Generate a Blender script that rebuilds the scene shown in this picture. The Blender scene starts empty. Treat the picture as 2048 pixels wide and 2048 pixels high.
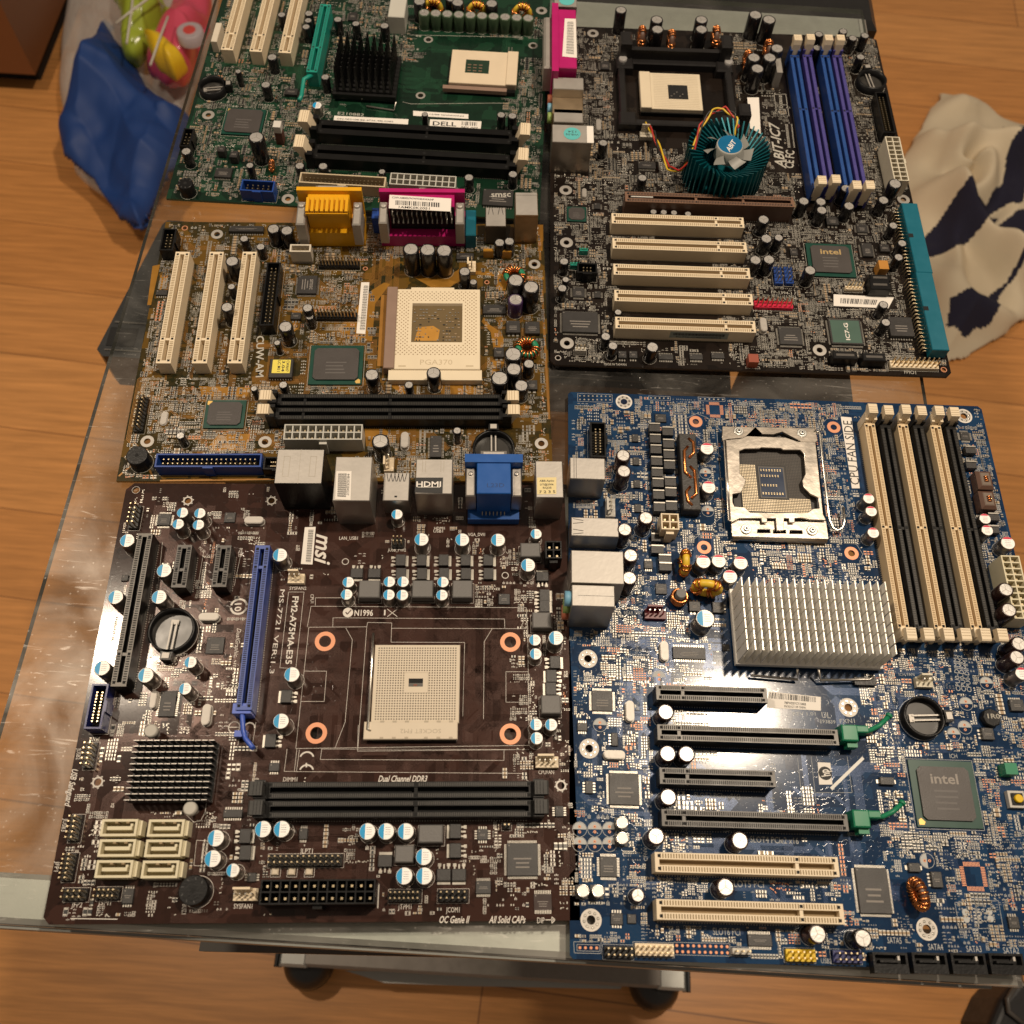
import bpy, math, random
from mathutils import Matrix, Vector
S = bpy.context.scene
R = random.Random(7)
# ------------------------------------------------------------------ camera
FPX, CH, PITCH, ROLL = 1907.87, 474.86, 0.46025, 0.061588      # focal (px of 2048), height above the boards (mm)
MM = 0.001
cp, sp = math.cos(PITCH), math.sin(PITCH)
fw = Vector((0, sp, -cp)); u0 = Vector((0, cp, sp)); r0 = Vector((1, 0, 0))
cr, sr = math.cos(ROLL), math.sin(ROLL)
rt = cr*r0 + sr*u0; up = -sr*r0 + cr*u0
cam = bpy.data.cameras.new('camera'); camo = bpy.data.objects.new('camera', cam); S.collection.objects.link(camo)
M3 = Matrix((rt, up, -fw)).transposed()
camo.matrix_world = Matrix.Translation((0, 0, CH*MM)) @ M3.to_4x4()
cam.sensor_width = 36; cam.lens = FPX/2048*36; cam.clip_start = 0.01; cam.clip_end = 30
cam.dof.use_dof = True; cam.dof.focus_distance = 0.54; cam.dof.aperture_fstop = 13.0
S.camera = camo
# ------------------------------------------------------------------ world + lamps
W = bpy.data.worlds.new('World'); S.world = W; W.use_nodes = True
bg = W.node_tree.nodes['Background']; bg.inputs['Color'].default_value = (1.0, 0.80, 0.62, 1); bg.inputs['Strength'].default_value = 0.17
def lamp(name, loc, power, rad, col=(1.0, 0.83, 0.64)):
    l = bpy.data.lights.new(name, 'POINT'); l.energy = power; l.shadow_soft_size = rad; l.color = col
    o = bpy.data.objects.new(name, l); o.location = loc; S.collection.objects.link(o)
lamp('ceiling_lamp', (0.48, 0.53, 1.5), 76, 0.05)
lamp('wall_lamp', (-0.81, 0.60, 1.5), 46, 0.05)
S.view_settings.view_transform = 'Standard'; S.view_settings.look = 'None'
S.view_settings.exposure = 0.0; S.view_settings.gamma = 1; S.view_settings.use_curve_mapping = False
# ------------------------------------------------------------------ materials (procedural)
MATS = {}
def mat(name, col, rough=0.5, metal=0.0, var=0.12, scale=120.0, bump=0.0, bscale=900.0, spec=0.5, trans=0.0, emit=None):
    if name in MATS: return MATS[name]
    m = bpy.data.materials.new(name); m.use_nodes = True; nt = m.node_tree; N = nt.nodes; L = nt.links
    b = N['Principled BSDF']; b.inputs['Roughness'].default_value = rough; b.inputs['Metallic'].default_value = metal
    b.inputs['Specular IOR Level'].default_value = spec
    tc = N.new('ShaderNodeTexCoord'); no = N.new('ShaderNodeTexNoise'); no.inputs['Scale'].default_value = scale; no.inputs['Detail'].default_value = 4
    L.new(tc.outputs['Object'], no.inputs['Vector'])
    mr = N.new('ShaderNodeMapRange'); mr.inputs['To Min'].default_value = 1-var; mr.inputs['To Max'].default_value = 1+var
    L.new(no.outputs['Fac'], mr.inputs['Value'])
    mx = N.new('ShaderNodeVectorMath'); mx.operation = 'SCALE'; mx.inputs[0].default_value = col[:3]
    L.new(mr.outputs['Result'], mx.inputs['Scale']); L.new(mx.outputs['Vector'], b.inputs['Base Color'])
    m2 = N.new('ShaderNodeMapRange'); m2.inputs['To Min'].default_value = max(0.02, rough-0.08); m2.inputs['To Max'].default_value = min(1, rough+0.1)
    L.new(no.outputs['Fac'], m2.inputs['Value']); L.new(m2.outputs['Result'], b.inputs['Roughness'])
    if bump:
        n2 = N.new('ShaderNodeTexNoise'); n2.inputs['Scale'].default_value = bscale; L.new(tc.outputs['Object'], n2.inputs['Vector'])
        bp = N.new('ShaderNodeBump'); bp.inputs['Strength'].default_value = bump; bp.inputs['Distance'].default_value = 0.0003
        L.new(n2.outputs['Fac'], bp.inputs['Height']); L.new(bp.outputs['Normal'], b.inputs['Normal'])
    if trans:
        b.inputs['Transmission Weight'].default_value = trans
    MATS[name] = m; return m
def pcbmat(name, col, col2, rough, edge=0.35):
    """solder mask with a buried copper pattern"""
    if name in MATS: return MATS[name]
    m = bpy.data.materials.new(name); m.use_nodes = True; nt = m.node_tree; N = nt.nodes; L = nt.links
    b = N['Principled BSDF']; tc = N.new('ShaderNodeTexCoord')
    v = N.new('ShaderNodeTexVoronoi'); v.distance = 'CHEBYCHEV'; v.inputs['Scale'].default_value = 90; L.new(tc.outputs['Object'], v.inputs['Vector'])
    v2 = N.new('ShaderNodeTexVoronoi'); v2.distance = 'MANHATTAN'; v2.inputs['Scale'].default_value = 420; L.new(tc.outputs['Object'], v2.inputs['Vector'])
    no = N.new('ShaderNodeTexNoise'); no.inputs['Scale'].default_value = 25; no.inputs['Detail'].default_value = 6; L.new(tc.outputs['Object'], no.inputs['Vector'])
    sx = N.new('ShaderNodeSeparateColor'); L.new(v.outputs['Color'], sx.inputs['Color'])
    s2 = N.new('ShaderNodeSeparateColor'); L.new(v2.outputs['Color'], s2.inputs['Color'])
    g = N.new('ShaderNodeMath'); g.operation = 'GREATER_THAN'; g.inputs[1].default_value = 0.62; L.new(sx.outputs['Red'], g.inputs[0])
    g2 = N.new('ShaderNodeMath'); g2.operation = 'MULTIPLY_ADD'; g2.inputs[1].default_value = 0.3; L.new(s2.outputs['Red'], g2.inputs[0]); L.new(g.outputs['Value'], g2.inputs[2])
    a = N.new('ShaderNodeMath'); a.operation = 'MULTIPLY_ADD'; a.inputs[1].default_value = 0.8; a.inputs[2].default_value = -0.35
    L.new(no.outputs['Fac'], a.inputs[0])
    ad = N.new('ShaderNodeMath'); ad.operation = 'ADD'; ad.use_clamp = True; L.new(g2.outputs['Value'], ad.inputs[0]); L.new(a.outputs['Value'], ad.inputs[1])
    mx = N.new('ShaderNodeMix'); mx.data_type = 'RGBA'; mx.inputs['A'].default_value = (*col, 1); mx.inputs['B'].default_value = (*col2, 1)
    L.new(ad.outputs['Value'], mx.inputs['Factor']); L.new(mx.outputs['Result'], b.inputs['Base Color'])
    b.inputs['Roughness'].default_value = rough*.62
    bp = N.new('ShaderNodeBump'); bp.inputs['Strength'].default_value = 0.12; bp.inputs['Distance'].default_value = 0.0001; b.inputs['Specular IOR Level'].default_value = 0.42
    L.new(s2.outputs['Green'], bp.inputs['Height']); L.new(bp.outputs['Normal'], b.inputs['Normal'])
    MATS[name] = m; return m
cream = mat('cream_plastic', (0.74, 0.62, 0.44), 0.45, var=0.05)
cream2 = mat('sata_plastic', (0.66, 0.60, 0.42), 0.45, var=0.05)
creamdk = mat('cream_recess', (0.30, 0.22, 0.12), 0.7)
blackp = mat('black_plastic', (0.006, 0.006, 0.0063), 0.33, bump=0.2, spec=.3)
blackslot = mat('black_slot_plastic', (0.0065, 0.0063, 0.006), 0.32, spec=.28)
greyrim = mat('slot_rim', (0.085, 0.077, 0.068), 0.4)
dark = mat('dark_recess', (0.004, 0.004, 0.004), 0.8)
steel = mat('tin_plate', (0.48, 0.45, 0.41), 0.36, 0.9, var=0.15, scale=60, bump=0.25, bscale=300)
steelsat = mat('satin_shield', (0.43, 0.405, 0.37), 0.5, 0.6, var=0.16, scale=80, bump=0.25, bscale=400)
bright = mat('bright_metal', (0.78, 0.75, 0.68), 0.22, 1.0)
solder = mat('solder', (0.45, 0.425, 0.375), 0.35, 0.9)
alu = mat('cap_aluminium', (0.86, 0.85, 0.82), 0.5, 0.25, var=0.08, bump=0.3, bscale=1500)
cangrey = mat('cap_can', (0.30, 0.27, 0.24), 0.3, 0.9)
copper = mat('copper_wire', (0.72, 0.27, 0.09), 0.25, 1.0)
coppad = mat('copper_pad', (0.60, 0.27, 0.15), 0.45, 0.45)
whitesilk = mat('silkscreen_white', (0.68, 0.64, 0.58), 0.6)
paper = mat('label_paper', (0.78, 0.74, 0.68), 0.6, var=0.03)
yellowp = mat('yellow_label', (0.78, 0.66, 0.10), 0.5)
ink = mat('label_ink', (0.03, 0.03, 0.03), 0.7)
chip = mat('chip_epoxy', (0.026, 0.024, 0.023), 0.42, bump=0.3, bscale=2500)
chipmark = mat('chip_marking', (0.22, 0.20, 0.18), 0.6)
diec = mat('bga_overmold', (0.055, 0.048, 0.045), 0.42, bump=0.3, bscale=2500)
substr = mat('bga_substrate', (0.003, 0.050, 0.034), 0.35)
ferr = mat('ferrite', (0.13, 0.125, 0.12), 0.5, bump=0.4, bscale=1200)
tan = mat('ceramic', (0.34, 0.24, 0.14), 0.5)
smdblk = mat('smd_black', (0.02, 0.02, 0.02), 0.4)
bluecap = mat('cap_mark_blue', (0.0, 0.30, 0.60), 0.45)
redcap = mat('cap_mark_red', (0.62, 0.015, 0.06), 0.45)
sleeve = mat('cap_sleeve_black', (0.010, 0.009, 0.010), 0.2)
sleevebr = mat('cap_sleeve_brown', (0.030, 0.014, 0.012), 0.22)
sleevepu = mat('cap_sleeve_purple', (0.045, 0.018, 0.075), 0.3)
sleevegr = mat('cap_sleeve_green', (0.05, 0.085, 0.045), 0.3)
bluep = mat('blue_plastic', (0.012, 0.055, 0.27), 0.35)
navyp = mat('navy_plastic', (0.012, 0.018, 0.12), 0.35)
royal = mat('royal_slot', (0.03, 0.07, 0.33), 0.4)
purple = mat('purple_slot', (0.042, 0.034, 0.185), 0.4)
dimmblue = mat('blue_slot', (0.010, 0.045, 0.20), 0.4)
teal = mat('teal_plastic', (0.0, 0.115, 0.17), 0.4)
tealagp = mat('green_slot', (0.01, 0.26, 0.20), 0.4)
greenp = mat('green_plastic', (0.01, 0.20, 0.095), 0.4)
magenta = mat('magenta_plastic', (0.42, 0.008, 0.13), 0.35)
yellow = mat('yellow_plastic', (0.72, 0.36, 0.008), 0.35)
brownagp = mat('brown_slot', (0.09, 0.042, 0.026), 0.45)
maroon = mat('maroon_plastic', (0.13, 0.008, 0.015), 0.35)
redp = mat('red_plastic', (0.55, 0.01, 0.05), 0.35)
yelhdr = mat('yellow_header', (0.75, 0.5, 0.0), 0.4)
clearp = mat('nylon_translucent', (0.50, 0.49, 0.44), 0.4, var=0.06)
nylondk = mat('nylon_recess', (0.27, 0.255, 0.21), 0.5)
finm = mat('cooler_teal', (0.0, 0.10, 0.125), 0.35, 0.5)
hsblk = mat('heatsink_black', (0.014, 0.014, 0.014), 0.35, 0.3)
hssil = mat('heatsink_silver', (0.80, 0.78, 0.73), 0.5, 0.05, var=0.06)
fanwh = mat('fan_blade', (0.27, 0.27, 0.25), 0.3)
brownlev = mat('socket_lever_housing', (0.25, 0.165, 0.125), 0.5)
brownfer = mat('brown_ferrite', (0.12, 0.065, 0.045), 0.4)
pinm = mat('pin_gold', (0.68, 0.56, 0.36), 0.3, 1.0)
# ------------------------------------------------------------------ mesh builder (mm)
ORG = {}; ROT = {}
class MB:
    def __init__(s): s.v = []; s.f = []; s.m = []; s.sm = []
    def face(s, pts, mi=0, smooth=False):
        n = len(s.v); s.v += pts; s.f.append(tuple(range(n, n+len(pts)))); s.m.append(mi); s.sm.append(smooth)
    def box(s, x0, y0, z0, x1, y1, z1, mi=0, top=None, bottom=False):
        if x0 > x1: x0, x1 = x1, x0
        if y0 > y1: y0, y1 = y1, y0
        n = len(s.v)
        s.v += [(x0,y0,z0),(x1,y0,z0),(x1,y1,z0),(x0,y1,z0),(x0,y0,z1),(x1,y0,z1),(x1,y1,z1),(x0,y1,z1)]
        F = [(4,5,6,7),(0,1,5,4),(1,2,6,5),(2,3,7,6),(3,0,4,7)] + ([(3,2,1,0)] if bottom else [])
        for k, f in enumerate(F):
            s.f.append(tuple(n+i for i in f)); s.m.append(mi if (k or top is None) else top); s.sm.append(False)
    def cbox(s, x, y, z0, w, d, h, mi=0, top=None, bottom=False):
        s.box(x-w/2, y-d/2, z0, x+w/2, y+d/2, z0+h, mi, top, bottom)
    def bbox(s, x0, y0, z0, x1, y1, z1, b, mi=0, top=None):
        """box with chamfered top edges"""
        if x0 > x1: x0, x1 = x1, x0
        if y0 > y1: y0, y1 = y1, y0
        n = len(s.v); c = z1-b
        s.v += [(x0,y0,z0),(x1,y0,z0),(x1,y1,z0),(x0,y1,z0),(x0,y0,c),(x1,y0,c),(x1,y1,c),(x0,y1,c),
                (x0+b,y0+b,z1),(x1-b,y0+b,z1),(x1-b,y1-b,z1),(x0+b,y1-b,z1)]
        for k, f in enumerate([(8,9,10,11),(0,1,5,4),(1,2,6,5),(2,3,7,6),(3,0,4,7),(4,5,9,8),(5,6,10,9),(6,7,11,10),(7,4,8,11)]):
            s.f.append(tuple(n+i for i in f)); s.m.append(mi if (k or top is None) else top); s.sm.append(False)
    def quad(s, x0, y0, x1, y1, z, mi=0): s.face([(x0,y0,z),(x1,y0,z),(x1,y1,z),(x0,y1,z)], mi)
    def lathe(s, x, y, prof, n=20, mis=None, cap=True, smooth=True):
        """prof [(r,z)..] from bottom up"""
        b = len(s.v)
        for r, z in prof:
            for k in range(n):
                a = 2*math.pi*k/n; s.v.append((x+r*math.cos(a), y+r*math.sin(a), z))
        for j in range(len(prof)-1):
            for k in range(n):
                k2 = (k+1) % n
                s.f.append((b+j*n+k, b+j*n+k2, b+(j+1)*n+k2, b+(j+1)*n+k)); s.m.append(mis[j] if mis else 0); s.sm.append(smooth)
        if cap:
            j = len(prof)-1
            s.f.append(tuple(b+j*n+k for k in range(n))); s.m.append(mis[-1] if mis else 0); s.sm.append(False)
    def ring(s, x, y, z, ri, ro, mi=0, n=28):
        for k in range(n):
            a = 2*math.pi*k/n; b = 2*math.pi*(k+1)/n
            s.face([(x+ri*math.cos(a), y+ri*math.sin(a), z), (x+ro*math.cos(a), y+ro*math.sin(a), z),
                    (x+ro*math.cos(b), y+ro*math.sin(b), z), (x+ri*math.cos(b), y+ri*math.sin(b), z)], mi)
    def disc(s, x, y, z, r, mi=0, n=20, a0=0, a1=2*math.pi):
        s.face([(x+r*math.cos(a0+(a1-a0)*k/n), y+r*math.sin(a0+(a1-a0)*k/n), z) for k in range(n+(a1-a0 < 6.2))], mi)
    def prism(s, pts, z0, z1, mi=0, top=None):
        n = len(pts); b = len(s.v)
        ar = sum(pts[i][0]*pts[(i+1) % n][1]-pts[(i+1) % n][0]*pts[i][1] for i in range(n))
        if ar < 0: pts = pts[::-1]
        s.v += [(p[0], p[1], z0) for p in pts]+[(p[0], p[1], z1) for p in pts]
        for k in range(n):
            s.f.append((b+k, b+(k+1) % n, b+n+(k+1) % n, b+n+k)); s.m.append(mi); s.sm.append(False)
        s.f.append(tuple(b+n+k for k in range(n))); s.m.append(mi if top is None else top); s.sm.append(False)
    def line(s, x0, y0, x1, y1, w, z, mi=0):
        dx, dy = x1-x0, y1-y0; l = math.hypot(dx, dy) or 1; nx, ny = -dy/l*w/2, dx/l*w/2
        s.face([(x0-nx,y0-ny,z),(x1-nx,y1-ny,z),(x1+nx,y1+ny,z),(x0+nx,y0+ny,z)], mi)
    def tube(s, pts, r, n=8, mi=0, closed=False):
        b = len(s.v); P_ = [Vector(p) for p in pts]; m = len(P_); prev = None
        for i, p in enumerate(P_):
            if closed: t = P_[(i+1) % m]-P_[i-1]
            else: t = P_[min(i+1, m-1)]-P_[max(i-1, 0)]
            t.normalize(); a = Vector((0,0,1)) if abs(t.z) < .9 else Vector((1,0,0))
            if prev is None: q = t.cross(a).normalized()
            else:
                q = prev-t*prev.dot(t)
                q = q.normalized() if q.length > 1e-6 else t.cross(a).normalized()
            prev = q; w = t.cross(q)
            for k in range(n):
                c = 2*math.pi*k/n; o = p+(q*math.cos(c)+w*math.sin(c))*r; s.v.append(tuple(o))
        for i in range(m if closed else m-1):
            j = (i+1) % m
            for k in range(n):
                k2 = (k+1) % n; s.f.append((b+i*n+k, b+i*n+k2, b+j*n+k2, b+j*n+k)); s.m.append(mi); s.sm.append(True)
        if not closed:
            s.f.append(tuple(b+k for k in range(n))[::-1]); s.m.append(mi); s.sm.append(False)
            s.f.append(tuple(b+(m-1)*n+k for k in range(n))); s.m.append(mi); s.sm.append(False)
    def mesh(s, name, mats, o=(0,0,0)):
        me = bpy.data.meshes.new(name)
        me.from_pydata([((a-o[0])*MM, (b-o[1])*MM, (c-o[2])*MM) for a, b, c in s.v], [], s.f)
        for m in (mats if isinstance(mats, (list, tuple)) else [mats]): me.materials.append(m)
        me.polygons.foreach_set('material_index', s.m); me.polygons.foreach_set('use_smooth', s.sm); me.update()
        return me
    def build(s, name, mats, parent=None, origin=None):
        if origin is None:
            origin = ORG.get(parent, (0,0,0))
        rz = ROT.get(parent, 0.0)
        if rz: # the parent part is turned: express the vertices in its own axes
            c, q = math.cos(-rz), math.sin(-rz); ox, oy = ORG[parent][:2]
            s.v = [(ox+(a-ox)*c-(b-oy)*q, oy+(a-ox)*q+(b-oy)*c, z) for a, b, z in s.v]
        me = s.mesh(name, mats, origin); return place(name, me, parent, origin)
def place(name, me, parent, origin, rot=0.0):
    ob = bpy.data.objects.new(name, me); S.collection.objects.link(ob)
    po = ORG.get(parent, (0,0,0)) if parent else (0,0,0)
    ob.location = [(origin[i]-po[i])*MM for i in range(3)]; ob.rotation_euler = (0, 0, rot)
    if parent: ob.parent = parent
    ORG[ob] = tuple(origin); ROT[ob] = rot; return ob
def tag(o, label=None, cat=None, group=None, kind=None):
    for k, v in (('label', label), ('category', cat), ('group', group), ('kind', kind)):
        if v: o[k] = v
    return o
def copyto(o, parent, loc, rot=0.0):
    """copy a part and its sub-parts"""
    c = o.copy(); S.collection.objects.link(c); c.parent = parent; c.location = [a*MM for a in loc]; c.rotation_euler = (0, 0, rot)
    ORG[c] = tuple(loc)
    for k in list(o.children):
        d = k.copy(); S.collection.objects.link(d); d.parent = c; ORG[d] = tuple(loc)
    return c
# ------------------------------------------------------------------ reading positions off the plane of the boards
CR = {'A1':(0,0,.36232),'A2':(300,0,.42443),'A3':(1050,0,.38820),'A4':(1050,350,.46584),'A5':(230,400,.30013),'A6':(600,400,.30022),
 'C1':(80,940,.28986),'C2':(580,940,.28986),'C3':(80,1450,.28986),'C4':(580,1450,.31056),'C5':(1120,770,.24845),'C6':(1580,770,.24841),
 'C7':(1120,1230,.24845),'C8':(1580,1230,.24841),'D1':(1120,1650,.24845),'D2':(1580,1650,.24224),'D3':(0,400,.31056),'D4':(0,1500,.28361),
 'D5':(1700,0,.41408),'E1':(1360,820,.18634),'E2':(540,340,.21739),'E4':(960,350,.13974),'E5':(1900,1100,.41449),'F':(0,0,1.06004),'P':(0,0,1.0)}
def world(c, x, y, z=0.0):
    """point of the plane at height z (mm) seen at that place of the photograph"""
    ox, oy, s = CR[c]; px = ox+x*s; py = oy+y*s
    d = fw+rt*((px-1024)/FPX)-up*((py-1024)/FPX); t = (z-CH)/d.z
    return (d.x*t, d.y*t)
class Board: pass
B = None
def new_board(name, x, y, th, label):
    global B
    B = Board(); B.x, B.y, B.th = x, y, th; B.c, B.s = math.cos(th), math.sin(th)
    e = bpy.data.objects.new(name, None); S.collection.objects.link(e); e.location = (x*MM, y*MM, 0); e.rotation_euler = (0, 0, th)
    e.empty_display_size = 0.02; B.root = e; tag(e, label, 'motherboard', 'motherboards laid out on the glass table'); ORG[e] = (0,0,0)
    B.holes = []; B.occ = set(); B.silk = MB(); B.smd = MB(); B.pads = MB(); B.tr = MB()
    return B
def P(c, x, y, h=0.0):
    wx, wy = world(c, x, y, h); wx -= B.x; wy -= B.y
    return (B.c*wx+B.s*wy, -B.s*wx+B.c*wy)
def occ(x0, y0, x1, y1, g=0.3):
    if x0 > x1: x0, x1 = x1, x0
    if y0 > y1: y0, y1 = y1, y0
    for i in range(int((x0-g)*2//1), int((x1+g)*2//1)+1):
        for j in range(int((y0-g)*2//1), int((y1+g)*2//1)+1): B.occ.add((i, j))
def free(x0, y0, x1, y1):
    if x0 > x1: x0, x1 = x1, x0
    if y0 > y1: y0, y1 = y1, y0
    for i in range(int(x0*2//1), int(x1*2//1)+1):
        for j in range(int(y0*2//1), int(y1*2//1)+1):
            if (i, j) in B.occ: return False
    return True
# ------------------------------------------------------------------ lettering
TC = {}
def glyphs(s, bold=False, ital=False):
    k = (s, bold, ital)
    if k not in TC:
        cu = bpy.data.curves.new('lettering', 'FONT'); cu.body = s; cu.size = 1; cu.resolution_u = 2
        if bold: cu.offset = 0.018
        if ital: cu.shear = 0.35
        ob = bpy.data.objects.new('lettering', cu); S.collection.objects.link(ob)
        me = bpy.data.meshes.new_from_object(ob)
        vs = [tuple(v.co) for v in me.vertices]; fs = [tuple(p.vertices) for p in me.polygons]
        bpy.data.objects.remove(ob); bpy.data.curves.remove(cu); bpy.data.meshes.remove(me)
        x0 = min(v[0] for v in vs); x1 = max(v[0] for v in vs); y1 = max(v[1] for v in vs)
        TC[k] = ([(v[0]-x0, v[1], 0) for v in vs], fs, x1-x0, y1)
    return TC[k]
def text(mb, a, b, s, h, z=0.05, mi=0, bold=False, ital=False, mirror=False):
    """letters of height h running from point a to point b (middle of the letters)"""
    vs, fs, w, top = glyphs(s, bold, ital)
    L = math.hypot(b[0]-a[0], b[1]-a[1]); ux, uy = (b[0]-a[0])/L, (b[1]-a[1])/L
    kx = L/w; ky = h/top; n = len(mb.v)
    for vx, vy, _ in vs:
        X = vx*kx; Y = vy*ky-h/2
        mb.v.append((a[0]+ux*X-uy*Y, a[1]+uy*X+ux*Y, z))
    for f in fs: mb.f.append(tuple(n+i for i in f)); mb.m.append(mi); mb.sm.append(False)
def T(c, x1, y1, x2, y2, s, h, bold=False, ital=False):
    a = P(c, x1, y1); b = P(c, x2, y2); text(B.silk, a, b, s, h, bold=bold, ital=ital)
    occ(min(a[0],b[0]), min(a[1],b[1]), max(a[0],b[0]), max(a[1],b[1]), h/2)
def SL(c, *pts, w=0.18):
    q = [P(c, *p) for p in pts]
    for a, b in zip(q, q[1:]): B.silk.line(*a, *b, w, 0.045)
def sbox(x0, y0, x1, y1, w=0.16):
    for a in ((x0,y0,x1,y0),(x1,y0,x1,y1),(x1,y1,x0,y1),(x0,y1,x0,y0)): B.silk.line(*a, w, 0.045)
# ------------------------------------------------------------------ parts
PROTO = {}
def proto_part(key, fn, pos, rot=0.0):
    """fn(parent) builds a part at the board origin once; later ones are copies"""
    k = (key, rot)
    if key in PROTO: return copyto(PROTO[key], B.root, pos, rot)
    o = fn(B.root); PROTO[key] = o; o.location = [a*MM for a in pos]; o.rotation_euler = (0, 0, rot); ORG[o] = tuple(pos)
    for d in o.children: ORG[d] = tuple(pos)
    return o
CAPN = {'blue':'solid_capacitor','red':'solid_capacitor','big_blue':'solid_capacitor','black':'electrolytic_capacitor','brown':'electrolytic_capacitor',
        'purple':'electrolytic_capacitor','green':'electrolytic_capacitor','smd':'can_capacitor'}
def cap(c, x, y, r, h, kind='black', rot=0.0):
    px, py = P(c, x, y, h)
    def fn(par):
        solid = kind in ('blue','red'); b = MB()
        side = {'blue':cangrey,'red':cangrey,'black':sleeve,'brown':sleevebr,'purple':sleevepu,'green':sleevegr,'smd':bright}[kind]
        if kind == 'smd':
            b.box(-r*1.02, -r*1.02, 0, r*1.02, r*1.02, 0.8, 1)
        if solid: prof = [(r*.99, 0),(r, .5),(r*.93, 1.3),(r, 2.0),(r, h-.5),(r*.93, h-.1),(r*.9, h-.12)]
        else: prof = [(r*.99, 0),(r, .4),(r*.94, 1.4),(r, 2.2),(r, h-.6),(r*.95, h-.12),(r*.82, h),(r*.80, h-.15)]
        b.lathe(0, 0, prof, 24, cap=False)
        o = b.build(CAPN[kind], [side, smdblk], par, (0,0,0))
        t = MB(); z = h-.12 if solid else h-.16; rr = r*.91 if solid else r*.81
        t.disc(0, 0, z, rr, 0, 24)
        if solid:
            t.disc(0, 0, z+.04, rr*.97, 1, 12, math.radians(106) if kind == 'blue' else math.radians(38), math.radians(254) if kind == 'blue' else math.radians(142))
            for k in range(4): # rating print
                q = -rr*.35+k*rr*.28
                t.box(-rr*.12 if kind == 'blue' else -rr*.45, q-.1-(0 if kind == 'blue' else rr*.15), z+.01, rr*.6 if kind == 'blue' else rr*.45, q+.12-(0 if kind == 'blue' else rr*.15), z+.03, 2)
        elif kind != 'smd':
            for a in (90, 210, 330):
                a = math.radians(a); t.line(0, 0, rr*.9*math.cos(a), rr*.9*math.sin(a), .28, z+.03, 3)
        t.build('cap_top', [alu if solid or kind == 'smd' else mat('can_top', (.58,.56,.53), .38, .65, bump=.2), bluecap if kind == 'blue' else redcap, mat('cap_print', (0.35,.36,.38), .6), mat('vent_groove', (0.33,.31,.28), .5, .6)], o)
        return o
    o = proto_part((kind, r, h), fn, (px, py, 0), rot)
    occ(px-r, py-r, px+r, py+r)
    B.silk.ring(px, py, 0.045, r+.25, r+.42, 0, 24)
    return o
def caps(c, kind, r, h, *pts):
    for p in pts: cap(c, p[0], p[1], p[2] if len(p) > 2 else r, h, kind, R.choice((0, .5, 1.1, 2.4)) if kind in ('black','brown') else 0)
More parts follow.
